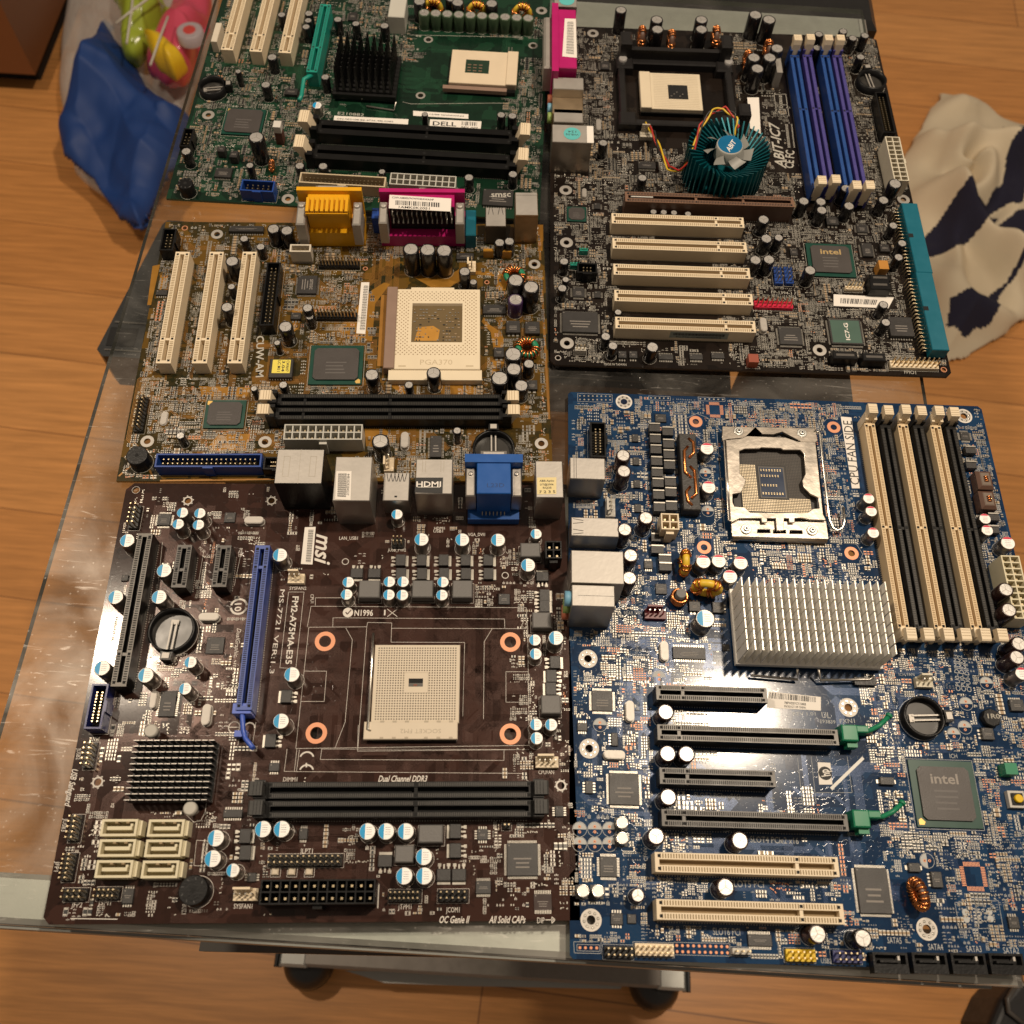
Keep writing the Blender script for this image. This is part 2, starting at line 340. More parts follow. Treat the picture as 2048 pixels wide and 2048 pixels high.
def slot(name, c1, x1, y1, c2, x2, y2, w, h, wall, hole, rec=dark, key=0.78, pitch=1.0, L=None, label=None, rim=None, latch=None, rw=.30, hl=None, latch_col=None, open_=0):
    a = P(c1, x1, y1, h); b = P(c2, x2, y2, h); hor = abs(b[0]-a[0]) > abs(b[1]-a[1])
    if hor and a[0] > b[0]: a, b = b, a
    if not hor and a[1] > b[1]: a, b = b, a
    cx, cy = (a[0]+b[0])/2, (a[1]+b[1])/2
    l = L or math.hypot(b[0]-a[0], b[1]-a[1])
    m = MB(); g = w*rw/2; H = l/2
    tp = 5 if rim else None; m.box(-H, -w/2, 0, H, -g, h, 0, tp); m.box(-H, g, 0, H, w/2, h, 0, tp)                     # side walls
    m.box(-H, -g, 0, -H+2, g, h, 0, tp); m.box(H-2, -g, 0, H, g, h, 0, tp)
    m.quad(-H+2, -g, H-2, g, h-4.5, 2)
    keys = key if isinstance(key, (list, tuple)) else [key]
    for k in keys:
        xk = -H+l*k; m.box(xk-.8, -g, h-4.5, xk+.8, g, h-.5, 0, tp)
    n = int((l-5)/pitch); wy = (w/2-g)
    for i in range(n+1):
        x = -H+2.5+i*pitch
        if any(abs(x-(-H+l*k)) < pitch*.9 for k in keys): continue
        for sg in (-1, 1):
            yc = sg*(g+wy/2); m.quad(x-pitch*.25, yc-wy*.33, x+pitch*.25, yc+wy*.33, h+.03, 1)
    for k in list(keys)+[2/l, 1-2/l]:
        xk = -H+l*k
        for sg in (-1, 1):
            yc = sg*(g+wy/2); m.quad(xk-.7, yc-.7, xk+.7, yc+.7, h+.035, 3)
    # solder tails beside the slot
    for i in range(0, int(l/1.27)-2):
        x = -H+2+i*1.27
        for sg in (-1, 1): m.cbox(x, sg*(w/2+.5), 0, .45, .45, .5, 4)
    for d in (-H+.0,):
        pass
    mats = [wall, hole, rec, dark if hole is not dark else dark, solder]
    if rim:
        mats.append(rim)
    rot = 0 if hor else math.pi/2
    me = m.mesh(name, mats); o = place(name, me, B.root, (cx, cy, 0), rot)
    if label: o['label'] = label
    e = 2 if not latch else 7
    if hor: occ(cx-H-e, cy-w/2-.6, cx+H+e, cy+w/2+.6)
    else: occ(cx-w/2-.6, cy-H-e, cx+w/2+.6, cy+H+e)
    if latch:
        for sg in (-1, 1):
            k = MB(); hh = hl or h+9; x0 = H; lw = w*.42
            # latch tower: two cheeks carrying a rocking lever with a lip
            k.box(sg*x0, -w*.55, 0, sg*(x0+5), -w*.28, h+3.5, 1); k.box(sg*x0, w*.28, 0, sg*(x0+5), w*.55, h+3.5, 1)
            k.box(sg*x0, -w*.28, 0, sg*(x0+3), w*.28, h-1.5, 1)
            d = open_
            pts = [(x0+.5, 2), (x0+4.6, 2), (x0+5.2+d, hh-4.5), (x0+7.2+d, hh-3), (x0+7.2+d, hh-.6), (x0+6.4+d, hh), (x0+.6+d, hh), (x0+.2+d*.8, hh-3.5)]
            n = len(pts); bb = len(k.v)
            for yy in (-lw, lw): k.v += [(sg*px_, yy, pz_) for px_, pz_ in pts]
            for i in range(n):
                j = (i+1) % n; k.f.append((bb+i, bb+j, bb+n+j, bb+n+i)); k.m.append(0); k.sm.append(False)
            k.f.append(tuple(bb+i for i in range(n))); k.m.append(0); k.sm.append(False)
            k.f.append(tuple(bb+n+i for i in range(n))[::-1]); k.m.append(0); k.sm.append(False)
            for i in range(3): k.line(sg*(x0+1.6+d+i*1.5), -lw+.2, sg*(x0+1.6+d+i*1.5), lw-.2, .25, hh+.03, 2)
            lo = k.mesh('latch', [latch, latch_col or wall, creamdk if latch is cream else dark]); q = bpy.data.objects.new('latch', lo); S.collection.objects.link(q); q.parent = o; ORG[q] = (cx, cy, 0)
    return o
def rect(c, x0, y0, x1, y1, h=0.0, c2=None):
    a = P(c, x0, y0, h); b = P(c2 or c, x1, y1, h)
    return min(a[0],b[0]), min(a[1],b[1]), max(a[0],b[0]), max(a[1],b[1])
def mosfet(c, x, y, w=6.4, d=6.6, h=2.3, tab='E', s=1.0):
    px, py = P(c, x, y, h)
    def fn(par):
        m = MB(); m.bbox(-w*.42, -d/2, .1, w*.42, d/2, h, .25)
        for k in (-.32, 0, .32): m.box(-w*.42-2.2, d*k-.4, 0, -w*.42, d*k+.4, .5, 1)
        for k in (-.32, .32): m.box(-w*.42-2.6, d*k-.8, 0, -w*.42-1.2, d*k+.8, .25, 1)
        m.box(w*.42, -d*.46, 0, w*.42+1.4, d*.46, .7, 1)
        return m.build('power_transistor', [chip, solder], par, (0,0,0))
    rot = {'E':0,'N':math.pi/2,'W':math.pi,'S':-math.pi/2}[tab]
    o = proto_part(('fet', w, d, h), fn, (px, py, 0), rot); r = max(w, d)/2+.5; e = 2
    if tab in 'EW': occ(px-r-e+.5, py-d/2-.4, px+r+e-.5, py+d/2+.4)
    else: occ(px-d/2-.4, py-r-e+.5, px+d/2+.4, py+r+e-.5)
    return o
def choke(c, x0, y0, x1, y1, h, c2=None, m_=None, name='choke'):
    q = rect(c, x0, y0, x1, y1, h, c2); o_ = ((q[0]+q[2])/2, (q[1]+q[3])/2, 0)
    m = MB(); m.bbox(q[0], q[1], .3, q[2], q[3], h, .5); m.box(q[0]+.3, q[1]+1, 0, q[2]-.3, q[1]+2.5, .5, 1)
    m.box(q[0]-.3, (q[1]+q[3])/2-1, 0, q[0], (q[1]+q[3])/2+1, 1, 1)
    occ(q[0]-.6, q[1]-.6, q[2]+.6, q[3]+.6); sbox(q[0]-.7, q[1]-.7, q[2]+.7, q[3]+.7)
    return m.build(name, [m_ or ferr, solder], B.root, o_)
def pins(m, x0, y0, x1, y1, n, side, mi, ln=1.2, z=.3, w=.3):
    """leads along one edge"""
    for i in range(n):
        t = (i+.5)/n
        if side in 'NS':
            x = x0+(x1-x0)*t; y = y1 if side == 'N' else y0; s = 1 if side == 'N' else -1
            m.box(x-w/2, min(y, y+s*ln), 0, x+w/2, max(y, y+s*ln), z, mi)
        else:
            y = y0+(y1-y0)*t; x = x1 if side == 'E' else x0; s = 1 if side == 'E' else -1
            m.box(min(x, x+s*ln), y-w/2, 0, max(x, x+s*ln), y+w/2, z, mi)
def ic(c, x, y, w, d, sides='NS', n=8, h=1.4, name='chip', label=None, mark=None, mh=None, mang=0, col=None, c0=None):
    """packaged chip: centre at a picture position, w x d mm"""
    px, py = P(c, x, y, h); x0, y0, x1, y1 = px-w/2, py-d/2, px+w/2, py+d/2
    m = MB(); m.bbox(x0, y0, .12, x1, y1, h, .18)
    for s_ in sides:
        nn = n if isinstance(n, int) else n[0 if s_ in 'NS' else 1]
        ln = 1.3
        wl = ((x1-x0) if s_ in 'NS' else (y1-y0))/nn*.5
        pins(m, x0+.3, y0+.3, x1-.3, y1-.3, nn, s_, 1, 1.6, .35, wl)
    m.lathe(x0+1.0, y1-1.0, [(.35, h+.02)], 8, [2])
    o = m.build(name, [col or chip, solder, chipmark], B.root, (px, py, 0)); occ(x0-1.6, y0-1.6, x1+1.6, y1+1.6)
    if label: o['label'] = label
    k = MB(); ca, sa = math.cos(mang), math.sin(mang); hw = (w if abs(ca) > .5 else d)*.36; hh = (d if abs(ca) > .5 else w)
    if mark:
        q = mh or hh*.16; off = hh*.22
        text(k, (px-ca*hw*.8-sa*off, py-sa*hw*.8+ca*off), (px+ca*hw*.8-sa*off, py+sa*hw*.8+ca*off), mark, q, h+.04, bold=True)
    if min(w, d) > 4:
        rr = 3 if min(w, d) > 6 else 2
        for i in range(rr):
            off = hh*(.02-.13*i); e = hw*(.55+.3*R.random())
            k.line(px-ca*e-sa*off, py-sa*e+ca*off, px+ca*e-sa*off, py+sa*e+ca*off, hh*.045, h+.04)
        k.build('chip_marking', chipmark, o)
    return o
def bga(c, x, y, w, d, dw, dd, h=2.2, rot=0, mark=None, tri=None, name='chipset_chip', label=None, mcol=None):
    px, py = P(c, x, y, h)
    m = MB(); m.box(-w/2, -d/2, .5, w/2, d/2, 1.1, 0); m.box(-w*.45, -d*.45, 0, w*.45, d*.45, .5, 1)
    if tri:
        sx, sy = tri; m.face([(sx*w*.47, sy*d*.47, 1.13), (sx*(w*.47-2.4), sy*d*.47, 1.13), (sx*(w*.47-3.1), sy*(d*.47-1.3), 1.13), (sx*(w*.47-1.3), sy*(d*.47-3.1), 1.13), (sx*w*.47, sy*(d*.47-2.4), 1.13)][::int(-sx*sy) or 1], 2)
    o = place(name, m.mesh(name, [substr, dark, mat('gold_corner', (.75,.5,.15), .4, .5)]), B.root, (px, py, 0), rot)
    k = MB(); c_ = 1.8; a, b = dw/2, dd/2
    k.prism([(a,-b+c_),(a,b-c_),(a-c_,b),(-a+c_,b),(-a,b-c_),(-a,-b+c_),(-a+c_,-b),(a-c_,-b)], 1.1, h)
    if mark: text(k, (-a*.52, b*.55), (a*.55, b*.55), mark, b*.38, h+.03, 1, bold=True)
    for i in range(4): k.line(-a*.45, b*(.08-.22*i), a*(.3+.2*R.random()), b*(.08-.22*i), b*.07, h+.03, 2)
    q = bpy.data.objects.new('chip_die', k.mesh('chip_die', [diec, mcol or mat('laser_mark', (.26,.235,.21), .5), mat('laser_faint', (.11,.10,.095), .5)])); S.collection.objects.link(q); q.parent = o; ORG[q] = (px, py, 0)
    if label: o['label'] = label
    r = max(w, d)/2; occ(px-w/2-.7, py-d/2-.7, px+w/2+.7, py+d/2+.7); sbox(px-w/2-.7, py-d/2-.7, px+w/2+.7, py+d/2+.7, .2)
    return o
def header(c1, x1, y1, c2, x2, y2, rows, n, col=None, base=2.4, hp=8.0, w=None, label=None, shroud=0, name='pin_header', miss=(), pm=None):
    """pin header between the two ends seen at its top"""
    hh = shroud or base
    a = P(c1, x1, y1, hh); b = P(c2, x2, y2, hh); hor = abs(b[0]-a[0]) > abs(b[1]-a[1])
    if hor and a[0] > b[0]: a, b = b, a
    if not hor and a[1] > b[1]: a, b = b, a
    cx, cy = (a[0]+b[0])/2, (a[1]+b[1])/2; l = math.hypot(b[0]-a[0], b[1]-a[1]); w = w or rows*2.54; m = MB()
    if shroud:
        t = .9; H = l/2
        for q in ((-H,-w/2,H,-w/2+t),(-H,w/2-t,H,w/2),(-H,-w/2+t,-H+t,w/2-t),(H-t,-w/2+t,H,w/2-t)): m.box(q[0], q[1], 0, q[2], q[3], shroud)
        m.quad(-H, -w/2, H, w/2, 1.5, 2); m.cbox(0, -w/2-.4, 0, 5.5, .8, shroud, 0); hp = shroud-1.2; p = (l-8)/(n-1) if n > 1 else 0; ll = l-8
    else:
        m.box(-l/2, -w/2, 0, l/2, w/2, base); p = l/n; ll = l-p
    for i in range(n):
        for j in range(rows):
            if (i, j) in miss: continue
            x = -ll/2+i*p; y = (j-(rows-1)/2)*2.54; m.box(x-.34, y-.34, 1.0, x+.34, y+.34, hp, 1)
    o = place(name, m.mesh(name, [col or blackp, pm or pinm, dark]), B.root, (cx, cy, 0), 0 if hor else math.pi/2)
    if label: o['label'] = label
    if hor: occ(cx-l/2-.4, cy-w/2-.8, cx+l/2+.4, cy+w/2+.8); sbox(cx-l/2-.6, cy-w/2-.6, cx+l/2+.6, cy+w/2+.6)
    else: occ(cx-w/2-.8, cy-l/2-.4, cx+w/2+.8, cy+l/2+.4); sbox(cx-w/2-.6, cy-l/2-.6, cx+w/2+.6, cy+l/2+.6)
    return o
def fanheader(c, x, y, n=3, col=None, rot=0.0, h=7.5):
    px, py = P(c, x, y, h*.4); m = MB(); l = n*2.54+1
    m.box(-l/2, -2.9, 0, l/2, 2.4, 3.0); m.box(-l/2+.8, 1.4, 3.0, l/2-2.5, 2.4, 9.5)
    for i in range(n): m.cbox((i-(n-1)/2)*2.54, -.4, 2, .65, .65, 7.5, 1)
    o = place('fan_header', m.mesh('fan_header', [col or cream, bright]), B.root, (px, py, 0), rot)
    occ(px-l/2, py-l/2, px+l/2, py+l/2); return o
def power(c1, x1, y1, c2, x2, y2, n, col, inner, w=10.5, h=13, label=None, name='power_connector'):
    a = P(c1, x1, y1, h); b = P(c2, x2, y2, h); hor = abs(b[0]-a[0]) > abs(b[1]-a[1]); cx, cy = (a[0]+b[0])/2, (a[1]+b[1])/2
    l = math.hypot(b[0]-a[0], b[1]-a[1]); m = MB(); t = .7; H = l/2
    if not hor and a[1] > b[1]: a, b = b, a
    m.box(-H, -w/2, 0, H, -w/2+t, h); m.box(-H, w/2-t, 0, H, w/2, h); m.box(-H, -w/2+t, 0, -H+t, w/2-t, h); m.box(H-t, -w/2+t, 0, H, w/2-t, h)
    m.box(-H+t, -t/2, 2, H-t, t/2, h-.3); p = (l-t)/n
    for i in range(1, n): m.box(-H+t/2+i*p-t/2, -w/2+t, 2, -H+t/2+i*p+t/2, -t/2, h-.35); m.box(-H+t/2+i*p-t/2, t/2, 2, -H+t/2+i*p+t/2, w/2-t, h-.35)
    m.quad(-H+t, -w/2+t, H-t, w/2-t, h-7.5, 1)
    for i in range(n):
        for j in (-1, 1): m.cbox(-H+t/2+(i+.5)*p, j*w/4, h-7.5, 1.1, 1.1, 4.5, 2)
    m.cbox(0, -w/2-.9, 0, 4.2, 1.8, h-2, 0)
    o = place(name, m.mesh(name, [col, inner, pinm]), B.root, (cx, cy, 0), 0 if hor else (math.pi/2))
    if label: o['label'] = label
    if hor: occ(cx-H-.5, cy-w/2-2, cx+H+.5, cy+w/2+.5)
    else: occ(cx-w/2-.5, cy-H-.5, cx+w/2+2, cy+H+.5)
    return o
def buzzer(c, x, y, r=6, h=9):
    px, py = P(c, x, y, h); m = MB(); m.lathe(px, py, [(r,0),(r,h-.4),(r-.4,h)], 28)
    m.lathe(px, py, [(1.1, h+.02)], 12, [1]); o = m.build('buzzer', [blackp, dark], B.root, (px, py, 0)); occ(px-r, py-r, px+r, py+r)
    k = MB()
    for i in range(7):
        a = math.radians(40+i*40); q = r*.68; k.line(px+q*math.cos(a), py+q*math.sin(a), px+(q+1)*math.cos(a+.1), py+(q+1)*math.sin(a+.1), .5, h+.03)
    k.build('moulded_marking', mat('moulded', (.05,.05,.05), .6), o); B.silk.ring(px, py, .045, r+.3, r+.5)
def battery(c, x, y, r=11, h=5.5, ang=-1.9):
    px, py = P(c, x, y, h); m = MB(); n = 36
    m.lathe(px, py, [(r,0),(r,h),(r-1.3,h),(r-1.3,1.2)], n, cap=False); m.disc(px, py, 1.0, r-1, 1, 30)
    ca, sa = math.cos(ang), math.sin(ang)
    def rp(u, v): return (px+u*ca-v*sa, py+u*sa+v*ca)
    m.prism([rp(r-1,-3.2), rp(r+4,-2.6), rp(r+4,2.6), rp(r-1,3.2)], 0, h, 0)
    o = m.build('battery_holder', [blackp, mat('holder_floor', (.035,.033,.03), .3)], B.root, (px, py, 0)); occ(px-r, py-r, px+r, py+r)
    k = MB()
    for v in (-1.2, 1.2): k.prism([rp(-5, v-.4), rp(r+2, v-.4), rp(r+2, v+.4), rp(-5, v+.4)], 2.2, 2.6)
    k.prism([rp(-6.5,-2), rp(-4,-2), rp(-4,2), rp(-6.5,2)], 1.6, 2.1); k.prism([rp(r+.5,-1.8), rp(r+3.4,-1.8), rp(r+3.4,1.8), rp(r+.5,1.8)], h, h+.5)
    k.build('contact_spring', steelsat, o); B.silk.ring(px, py, .045, r+.3, r+.5)
def crystal(c, x, y, hor=True, h=3.5, L=10.5, w=4.2):
    px, py = P(c, x, y, h)
    def fn(par):
        m = MB(); pts = []
        for ang0, sx in ((-90, 1), (90, -1)):
            for k in range(9): a = math.radians(ang0+k*22.5); pts.append((sx*(L/2-w/2)+w/2*math.cos(a), w/2*math.sin(a)))
        m.prism([(a*1.06, b*1.15) for a, b in pts], 0, .5); m.prism(pts, .5, h-.3); m.prism([(a*.94, b*.86) for a, b in pts], h-.3, h)
        return m.build('crystal', steelsat, par, (0,0,0))
    proto_part(('xtal', L, h), fn, (px, py, 0), 0 if hor else math.pi/2)
    occ(px-(L/2 if hor else w/2), py-(w/2 if hor else L/2), px+(L/2 if hor else w/2), py+(w/2 if hor else L/2))
def toroid(c, x, y, Rr, r, h, axis='z', core=None, ang=0.0, gaps=0, z=None):
    px, py = P(c, x, y, h); z = z if z is not None else (r if axis == 'z' else Rr+r)
    ca, sa = math.cos(ang), math.sin(ang)
    def tr(u, v, w):            # ring plane u,v ; normal w
        if axis == 'z': q = (u, v, w)
        else: q = (u, w, v)
        return (px+q[0]*ca-q[1]*sa, py+q[0]*sa+q[1]*ca, z+q[2])
    m = MB(); m.tube([tr(Rr*math.cos(2*math.pi*k/24), Rr*math.sin(2*math.pi*k/24), 0) for k in range(24)], r*.85, 8, 0, True)
    o = m.build('toroid_inductor', core or mat('toroid_core', (.75,.5,.04), .4), B.root, (px, py, 0))
    k = MB(); n = 18
    for i in range(n):
        if gaps and (i % (n//gaps)) in (0, 1): continue
        a = 2*math.pi*(i+.5)/n
        k.tube([tr((Rr+r*1.08*math.cos(t))*math.cos(a), (Rr+r*1.08*math.cos(t))*math.sin(a), r*1.08*math.sin(t)) for t in [2*math.pi*j/8 for j in range(8)]], min(.62, .5*math.pi*Rr/n*1.5), 6, 0, True)
    k.build('winding', copper, o); q = Rr+r; occ(px-q, py-q, px+q, py+q)
def hole(c, x, y, ro=4.0, ri=1.9, kind='tin', z=0):
    px, py = P(c, x, y)
    B.holes.append((px, py, ri)); occ(px-ro, py-ro, px+ro, py+ro, 1)
    m = MB(); n = 30
    if kind == 'copper': m.ring(px, py, .06, ri, ro); m.ring(px, py, .07, ro-.5, ro-.25, 1)
    else:
        m.ring(px, py, .06, ri, ro)
        if kind == 'petal':
            m.ring(px, py, .065, ro-.9, ro, 1)
            for k in range(8): a = k*math.pi/4+.2; m.lathe(px+(ro-1.6)*math.cos(a), py+(ro-1.6)*math.sin(a), [(.75,.06),(.5,.4)], 8, [2,2])
        if kind == 'dots':
            m = MB(); m.ring(px, py, .06, ri, ri+.8, 0)
            for k in range(8): a = k*math.pi/4+.2; m.lathe(px+(ro-.7)*math.cos(a), py+(ro-.7)*math.sin(a), [(.5,.06),(.3,.2)], 8, [0,0])
    m.lathe(px, py, [(ri,.06),(ri,-1.5)], n, cap=False)
    m.build('mounting_hole', [coppad if kind == 'copper' else steelsat, whitesilk if kind == 'petal' else coppad, bright], B.root, (px, py, 0))
def sticker(c, pts, h=0.12, col=None, bars=None, lines=(), parent=None, name='sticker', mirror=False):
    """label from its four corners (reading order: top-left, top-right, bottom-right, bottom-left)"""
    q = [P(c, *p, h) for p in pts]; m = MB(); m.prism([(a, b) for a, b in q], h-.1, h)
    o = m.build(name, col or paper, parent or B.root)
    def uv(u, v):
        return tuple((q[0][i]*(1-u)+q[1][i]*u)*(1-v)+(q[3][i]*(1-u)+q[2][i]*u)*v for i in (0, 1))
    k = MB()
    if bars:
        u0, v0, u1, v1 = bars; u = u0; rr = random.Random(len(pts)+int(q[0][0]*10))
        while u < u1:
            w = rr.choice((.008, .008, .016, .02)); k.face([(*uv(u, v1), h+.03), (*uv(min(u+w, u1), v1), h+.03), (*uv(min(u+w, u1), v0), h+.03), (*uv(u, v0), h+.03)]); u += w+rr.choice((.008, .012, .02))
    for s, u0, u1, v, hh in lines:
        text(k, uv(u0, v), uv(u1, v), s, hh, h+.03, bold=True)
    if k.v: k.build('print', ink, o)
    xs = [p[0] for p in q]; ys = [p[1] for p in q]
    if h < 1: occ(min(xs), min(ys), max(xs), max(ys))
    return o
def conbox(name, c, x0, y0, x1, y1, h, c2=None, top=None, side=None, label=None, base=0.0):
    q = rect(c, x0, y0, x1, y1, h, c2); m = MB(); m.bbox(*q[:2], base, *q[2:], h, .35, 0, 1)
    o = m.build(name, [side or steel, top or steelsat], B.root, ((q[0]+q[2])/2, (q[1]+q[3])/2, 0)); occ(*q)
    if label: o['label'] = label
    o_q = q; B.last = q; return o
def pcb(outline, thick=1.6, mats=None, rad=0):
    cu = bpy.data.curves.new('circuit_board', 'CURVE'); cu.dimensions = '2D'; cu.fill_mode = 'BOTH'; cu.extrude = thick/2*MM
    def sp(pts):
        s_ = cu.splines.new('POLY'); s_.points.add(len(pts)-1)
        for i, p in enumerate(pts): s_.points[i].co = (p[0]*MM, p[1]*MM, 0, 1)
        s_.use_cyclic_u = True
    sp(outline)
    for x, y, r in B.holes: sp([(x+r*math.cos(k*math.pi/12), y+r*math.sin(k*math.pi/12)) for k in range(24)])
    ob = bpy.data.objects.new('circuit_board', cu); S.collection.objects.link(ob); me = bpy.data.meshes.new_from_object(ob)
    bpy.data.objects.remove(ob)
    for v in me.vertices: v.co.z -= thick/2*MM
    me.materials.clear()
    for m in mats: me.materials.append(m)
    for p in me.polygons: p.material_index = 1 if abs(p.normal.z) < .5 else 0; p.use_smooth = False
    o = bpy.data.objects.new('circuit_board', me); S.collection.objects.link(o); o.parent = B.root; ORG[o] = (0,0,0)
    return o
def finish(silkmat, padmat, tracemat):
    if B.silk.v: tag(B.silk.build('silkscreen_print', silkmat, B.root))
    if B.smd.v: tag(B.smd.build('tiny_surface_components', [smdblk, tan, solder, mat('smd_grey', (.16,.15,.14), .4)], B.root), 'dense crowd of tiny resistors and ceramic capacitors', kind='stuff')
    if B.pads.v: tag(B.pads.build('solder_pads', [solder, coppad, mat('via_dark', (.02,.02,.02), .5)], B.root), kind='stuff')
    if B.tr.v: tag(B.tr.build('copper_traces', tracemat, B.root), kind='stuff')
def smd(n, region, dens=1.0, silk=.8, cop=.15, seed=1, zones=None, part=.55, big=.1):
    """clusters of small parts, empty footprints, vias and print in the free areas"""
    rr = random.Random(seed); x0, y0, x1, y1 = region
    for _ in range(n):
        if zones:
            z = rr.choices(zones, [q[4] for q in zones])[0]; bx = rr.uniform(z[0], z[2]); by = rr.uniform(z[1], z[3])
        else: bx = rr.uniform(x0, x1); by = rr.uniform(y0, y1)
        hor = rr.random() < .5; L, w = rr.choice(((1.0,.5),(1.0,.5),(1.6,.8),(1.6,.8),(2.0,1.25)) if rr.random() > big else ((3.2,1.6),(2.0,1.25)))
        nx, ny = rr.choice(((1,1),(2,1),(4,1),(6,1),(4,2),(6,2),(5,3),(10,1),(8,2),(12,1),(3,3)))
        bx = round(bx/1.6)*1.6; by = round(by/1.6)*1.6
        pt = rr.random(); kind = 'part' if pt < part else ('pad' if pt < part+.2 else ('via' if pt < part+.33 else 'txt'))
        px_, py_ = (w+.6, L+.75) if hor else (L+.75, w+.6)
        if not hor: nx, ny = ny, nx
        body = 0 if rr.random() < .55 else (1 if rr.random() < .7 else 3)
        cp_ = 1 if rr.random() < cop else 0
        for i in range(nx):
            for j in range(ny):
                cx = bx+i*px_; cy = by+j*py_; hx, hy = (w/2, L/2) if hor else (L/2, w/2)
                if not (x0 < cx-hx and cx+hx < x1 and y0 < cy-hy and cy+hy < y1): continue
                if not free(cx-hx, cy-hy, cx+hx, cy+hy): continue
                if kind == 'part':
                    hh = .45 if body == 0 else w*.75
                    if hor:
                        B.smd.box(cx-hx, cy-hy*.55, .05, cx+hx, cy+hy*.55, hh, body); B.smd.box(cx-hx, cy-hy, .05, cx+hx, cy-hy*.55, hh+.02, 2); B.smd.box(cx-hx, cy+hy*.55, .05, cx+hx, cy+hy, hh+.02, 2)
                    else:
                        B.smd.box(cx-hx*.55, cy-hy, .05, cx+hx*.55, cy+hy, hh, body); B.smd.box(cx-hx, cy-hy, .05, cx-hx*.55, cy+hy, hh+.02, 2); B.smd.box(cx+hx*.55, cy-hy, .05, cx+hx, cy+hy, hh+.02, 2)
                    if rr.random() < silk:
                        sbox(cx-hx-.2, cy-hy-.2, cx+hx+.2, cy+hy+.2, .13)
                elif kind == 'pad':
                    if hor: B.pads.quad(cx-hx, cy-hy, cx+hx, cy-hy*.4, .05, cp_); B.pads.quad(cx-hx, cy+hy*.4, cx+hx, cy+hy, .05, cp_)
                    else: B.pads.quad(cx-hx, cy-hy, cx-hx*.4, cy+hy, .05, cp_); B.pads.quad(cx+hx*.4, cy-hy, cx+hx, cy+hy, .05, cp_)
                    if rr.random() < silk: sbox(cx-hx-.2, cy-hy-.2, cx+hx+.2, cy+hy+.2, .13)
                elif kind == 'via':
                    for q in range(2): B.pads.lathe(cx+rr.uniform(-.5,.5), cy+rr.uniform(-.5,.5), [(.32,.04),(.22,.1)], 6, [cp_, cp_])
                else:
                    if rr.random() < silk: # illegible reference print
                        for q in range(3): B.silk.quad(cx-hx+q*hx*.7, cy-hy*.7, cx-hx+q*hx*.7+hx*.36, cy+hy*(.7 if q % 2 else .3), .045)
                if kind != 'via': occ(cx-hx, cy-hy, cx+hx, cy+hy, -.1)
def traces(n, region, seed=3, w=.16, pitch=.42, zones=None, cnt=(4, 12), Lr=(12, 45)):
    rr = random.Random(seed); x0, y0, x1, y1 = region; D = [(1,0),(.7071,.7071),(0,1),(-.7071,.7071),(-1,0),(-.7071,-.7071),(0,-1),(.7071,-.7071)]
    for _ in range(n):
        if zones: z = rr.choices(zones, [q[4] for q in zones])[0]; x = rr.uniform(z[0], z[2]); y = rr.uniform(z[1], z[3])
        else: x = rr.uniform(x0, x1); y = rr.uniform(y0, y1)
        d = rr.randrange(0, 8); k = rr.randint(*cnt); path = [(x, y)]; ds = []
        for s_ in range(rr.randint(2, 4)):
            l = rr.uniform(*Lr)*(.35 if d % 2 else 1); x += D[d][0]*l; y += D[d][1]*l; path.append((x, y)); ds.append(d); d = (d+rr.choice((-1, 1))) % 8
        if any(not (x0+1 < p[0] < x1-1 and y0+1 < p[1] < y1-1) for p in path): continue
        for j in range(k):
            off = (j-k/2)*pitch; pts = []
            for i, p in enumerate(path):
                dd = [ds[min(i, len(ds)-1)], ds[max(i-1, 0)]]
                nx = -(D[dd[0]][1]+D[dd[1]][1])/2; ny = (D[dd[0]][0]+D[dd[1]][0])/2; q = nx*nx+ny*ny; pts.append((p[0]+nx/q*off, p[1]+ny/q*off))
            if any(not (x0+.5 < p[0] < x1-.5 and y0+.5 < p[1] < y1-.5) for p in pts): continue
            for a, b in zip(pts, pts[1:]): B.tr.line(*a, *b, w, .02)
# ================================================================== brown micro-ATX board (front left)
new_board('motherboard', -214.99, 238.60, 0.06369, 'dark brown motherboard with blue-topped capacitors and six cream drive sockets, front left')
for p in (('C1',1020,212),('C1',1597,212),('C3',398,394),('C4',1745,390)): hole(*p, 3.6, 1.8, 'dots')
hole('C1',662,138,2.2,2.0)
for p in ((242,1182),(182,1815),(1520,1187),(1520,1822)): hole('C2',*p,5.3,3.1,'copper')
hole('C2',382,632,1.9,1.5); hole('C2',1485,727,1.9,1.5)
pm = pcbmat('mask_brown', (0.023,0.0105,0.0075), (0.042,0.0185,0.0135), 0.2)
pcb([(4,0),(244,0),(244,-226),(3,-226),(0,-223),(0,-4)], mats=[pm, mat('edge_brown', (.05,.035,.02), .6)])
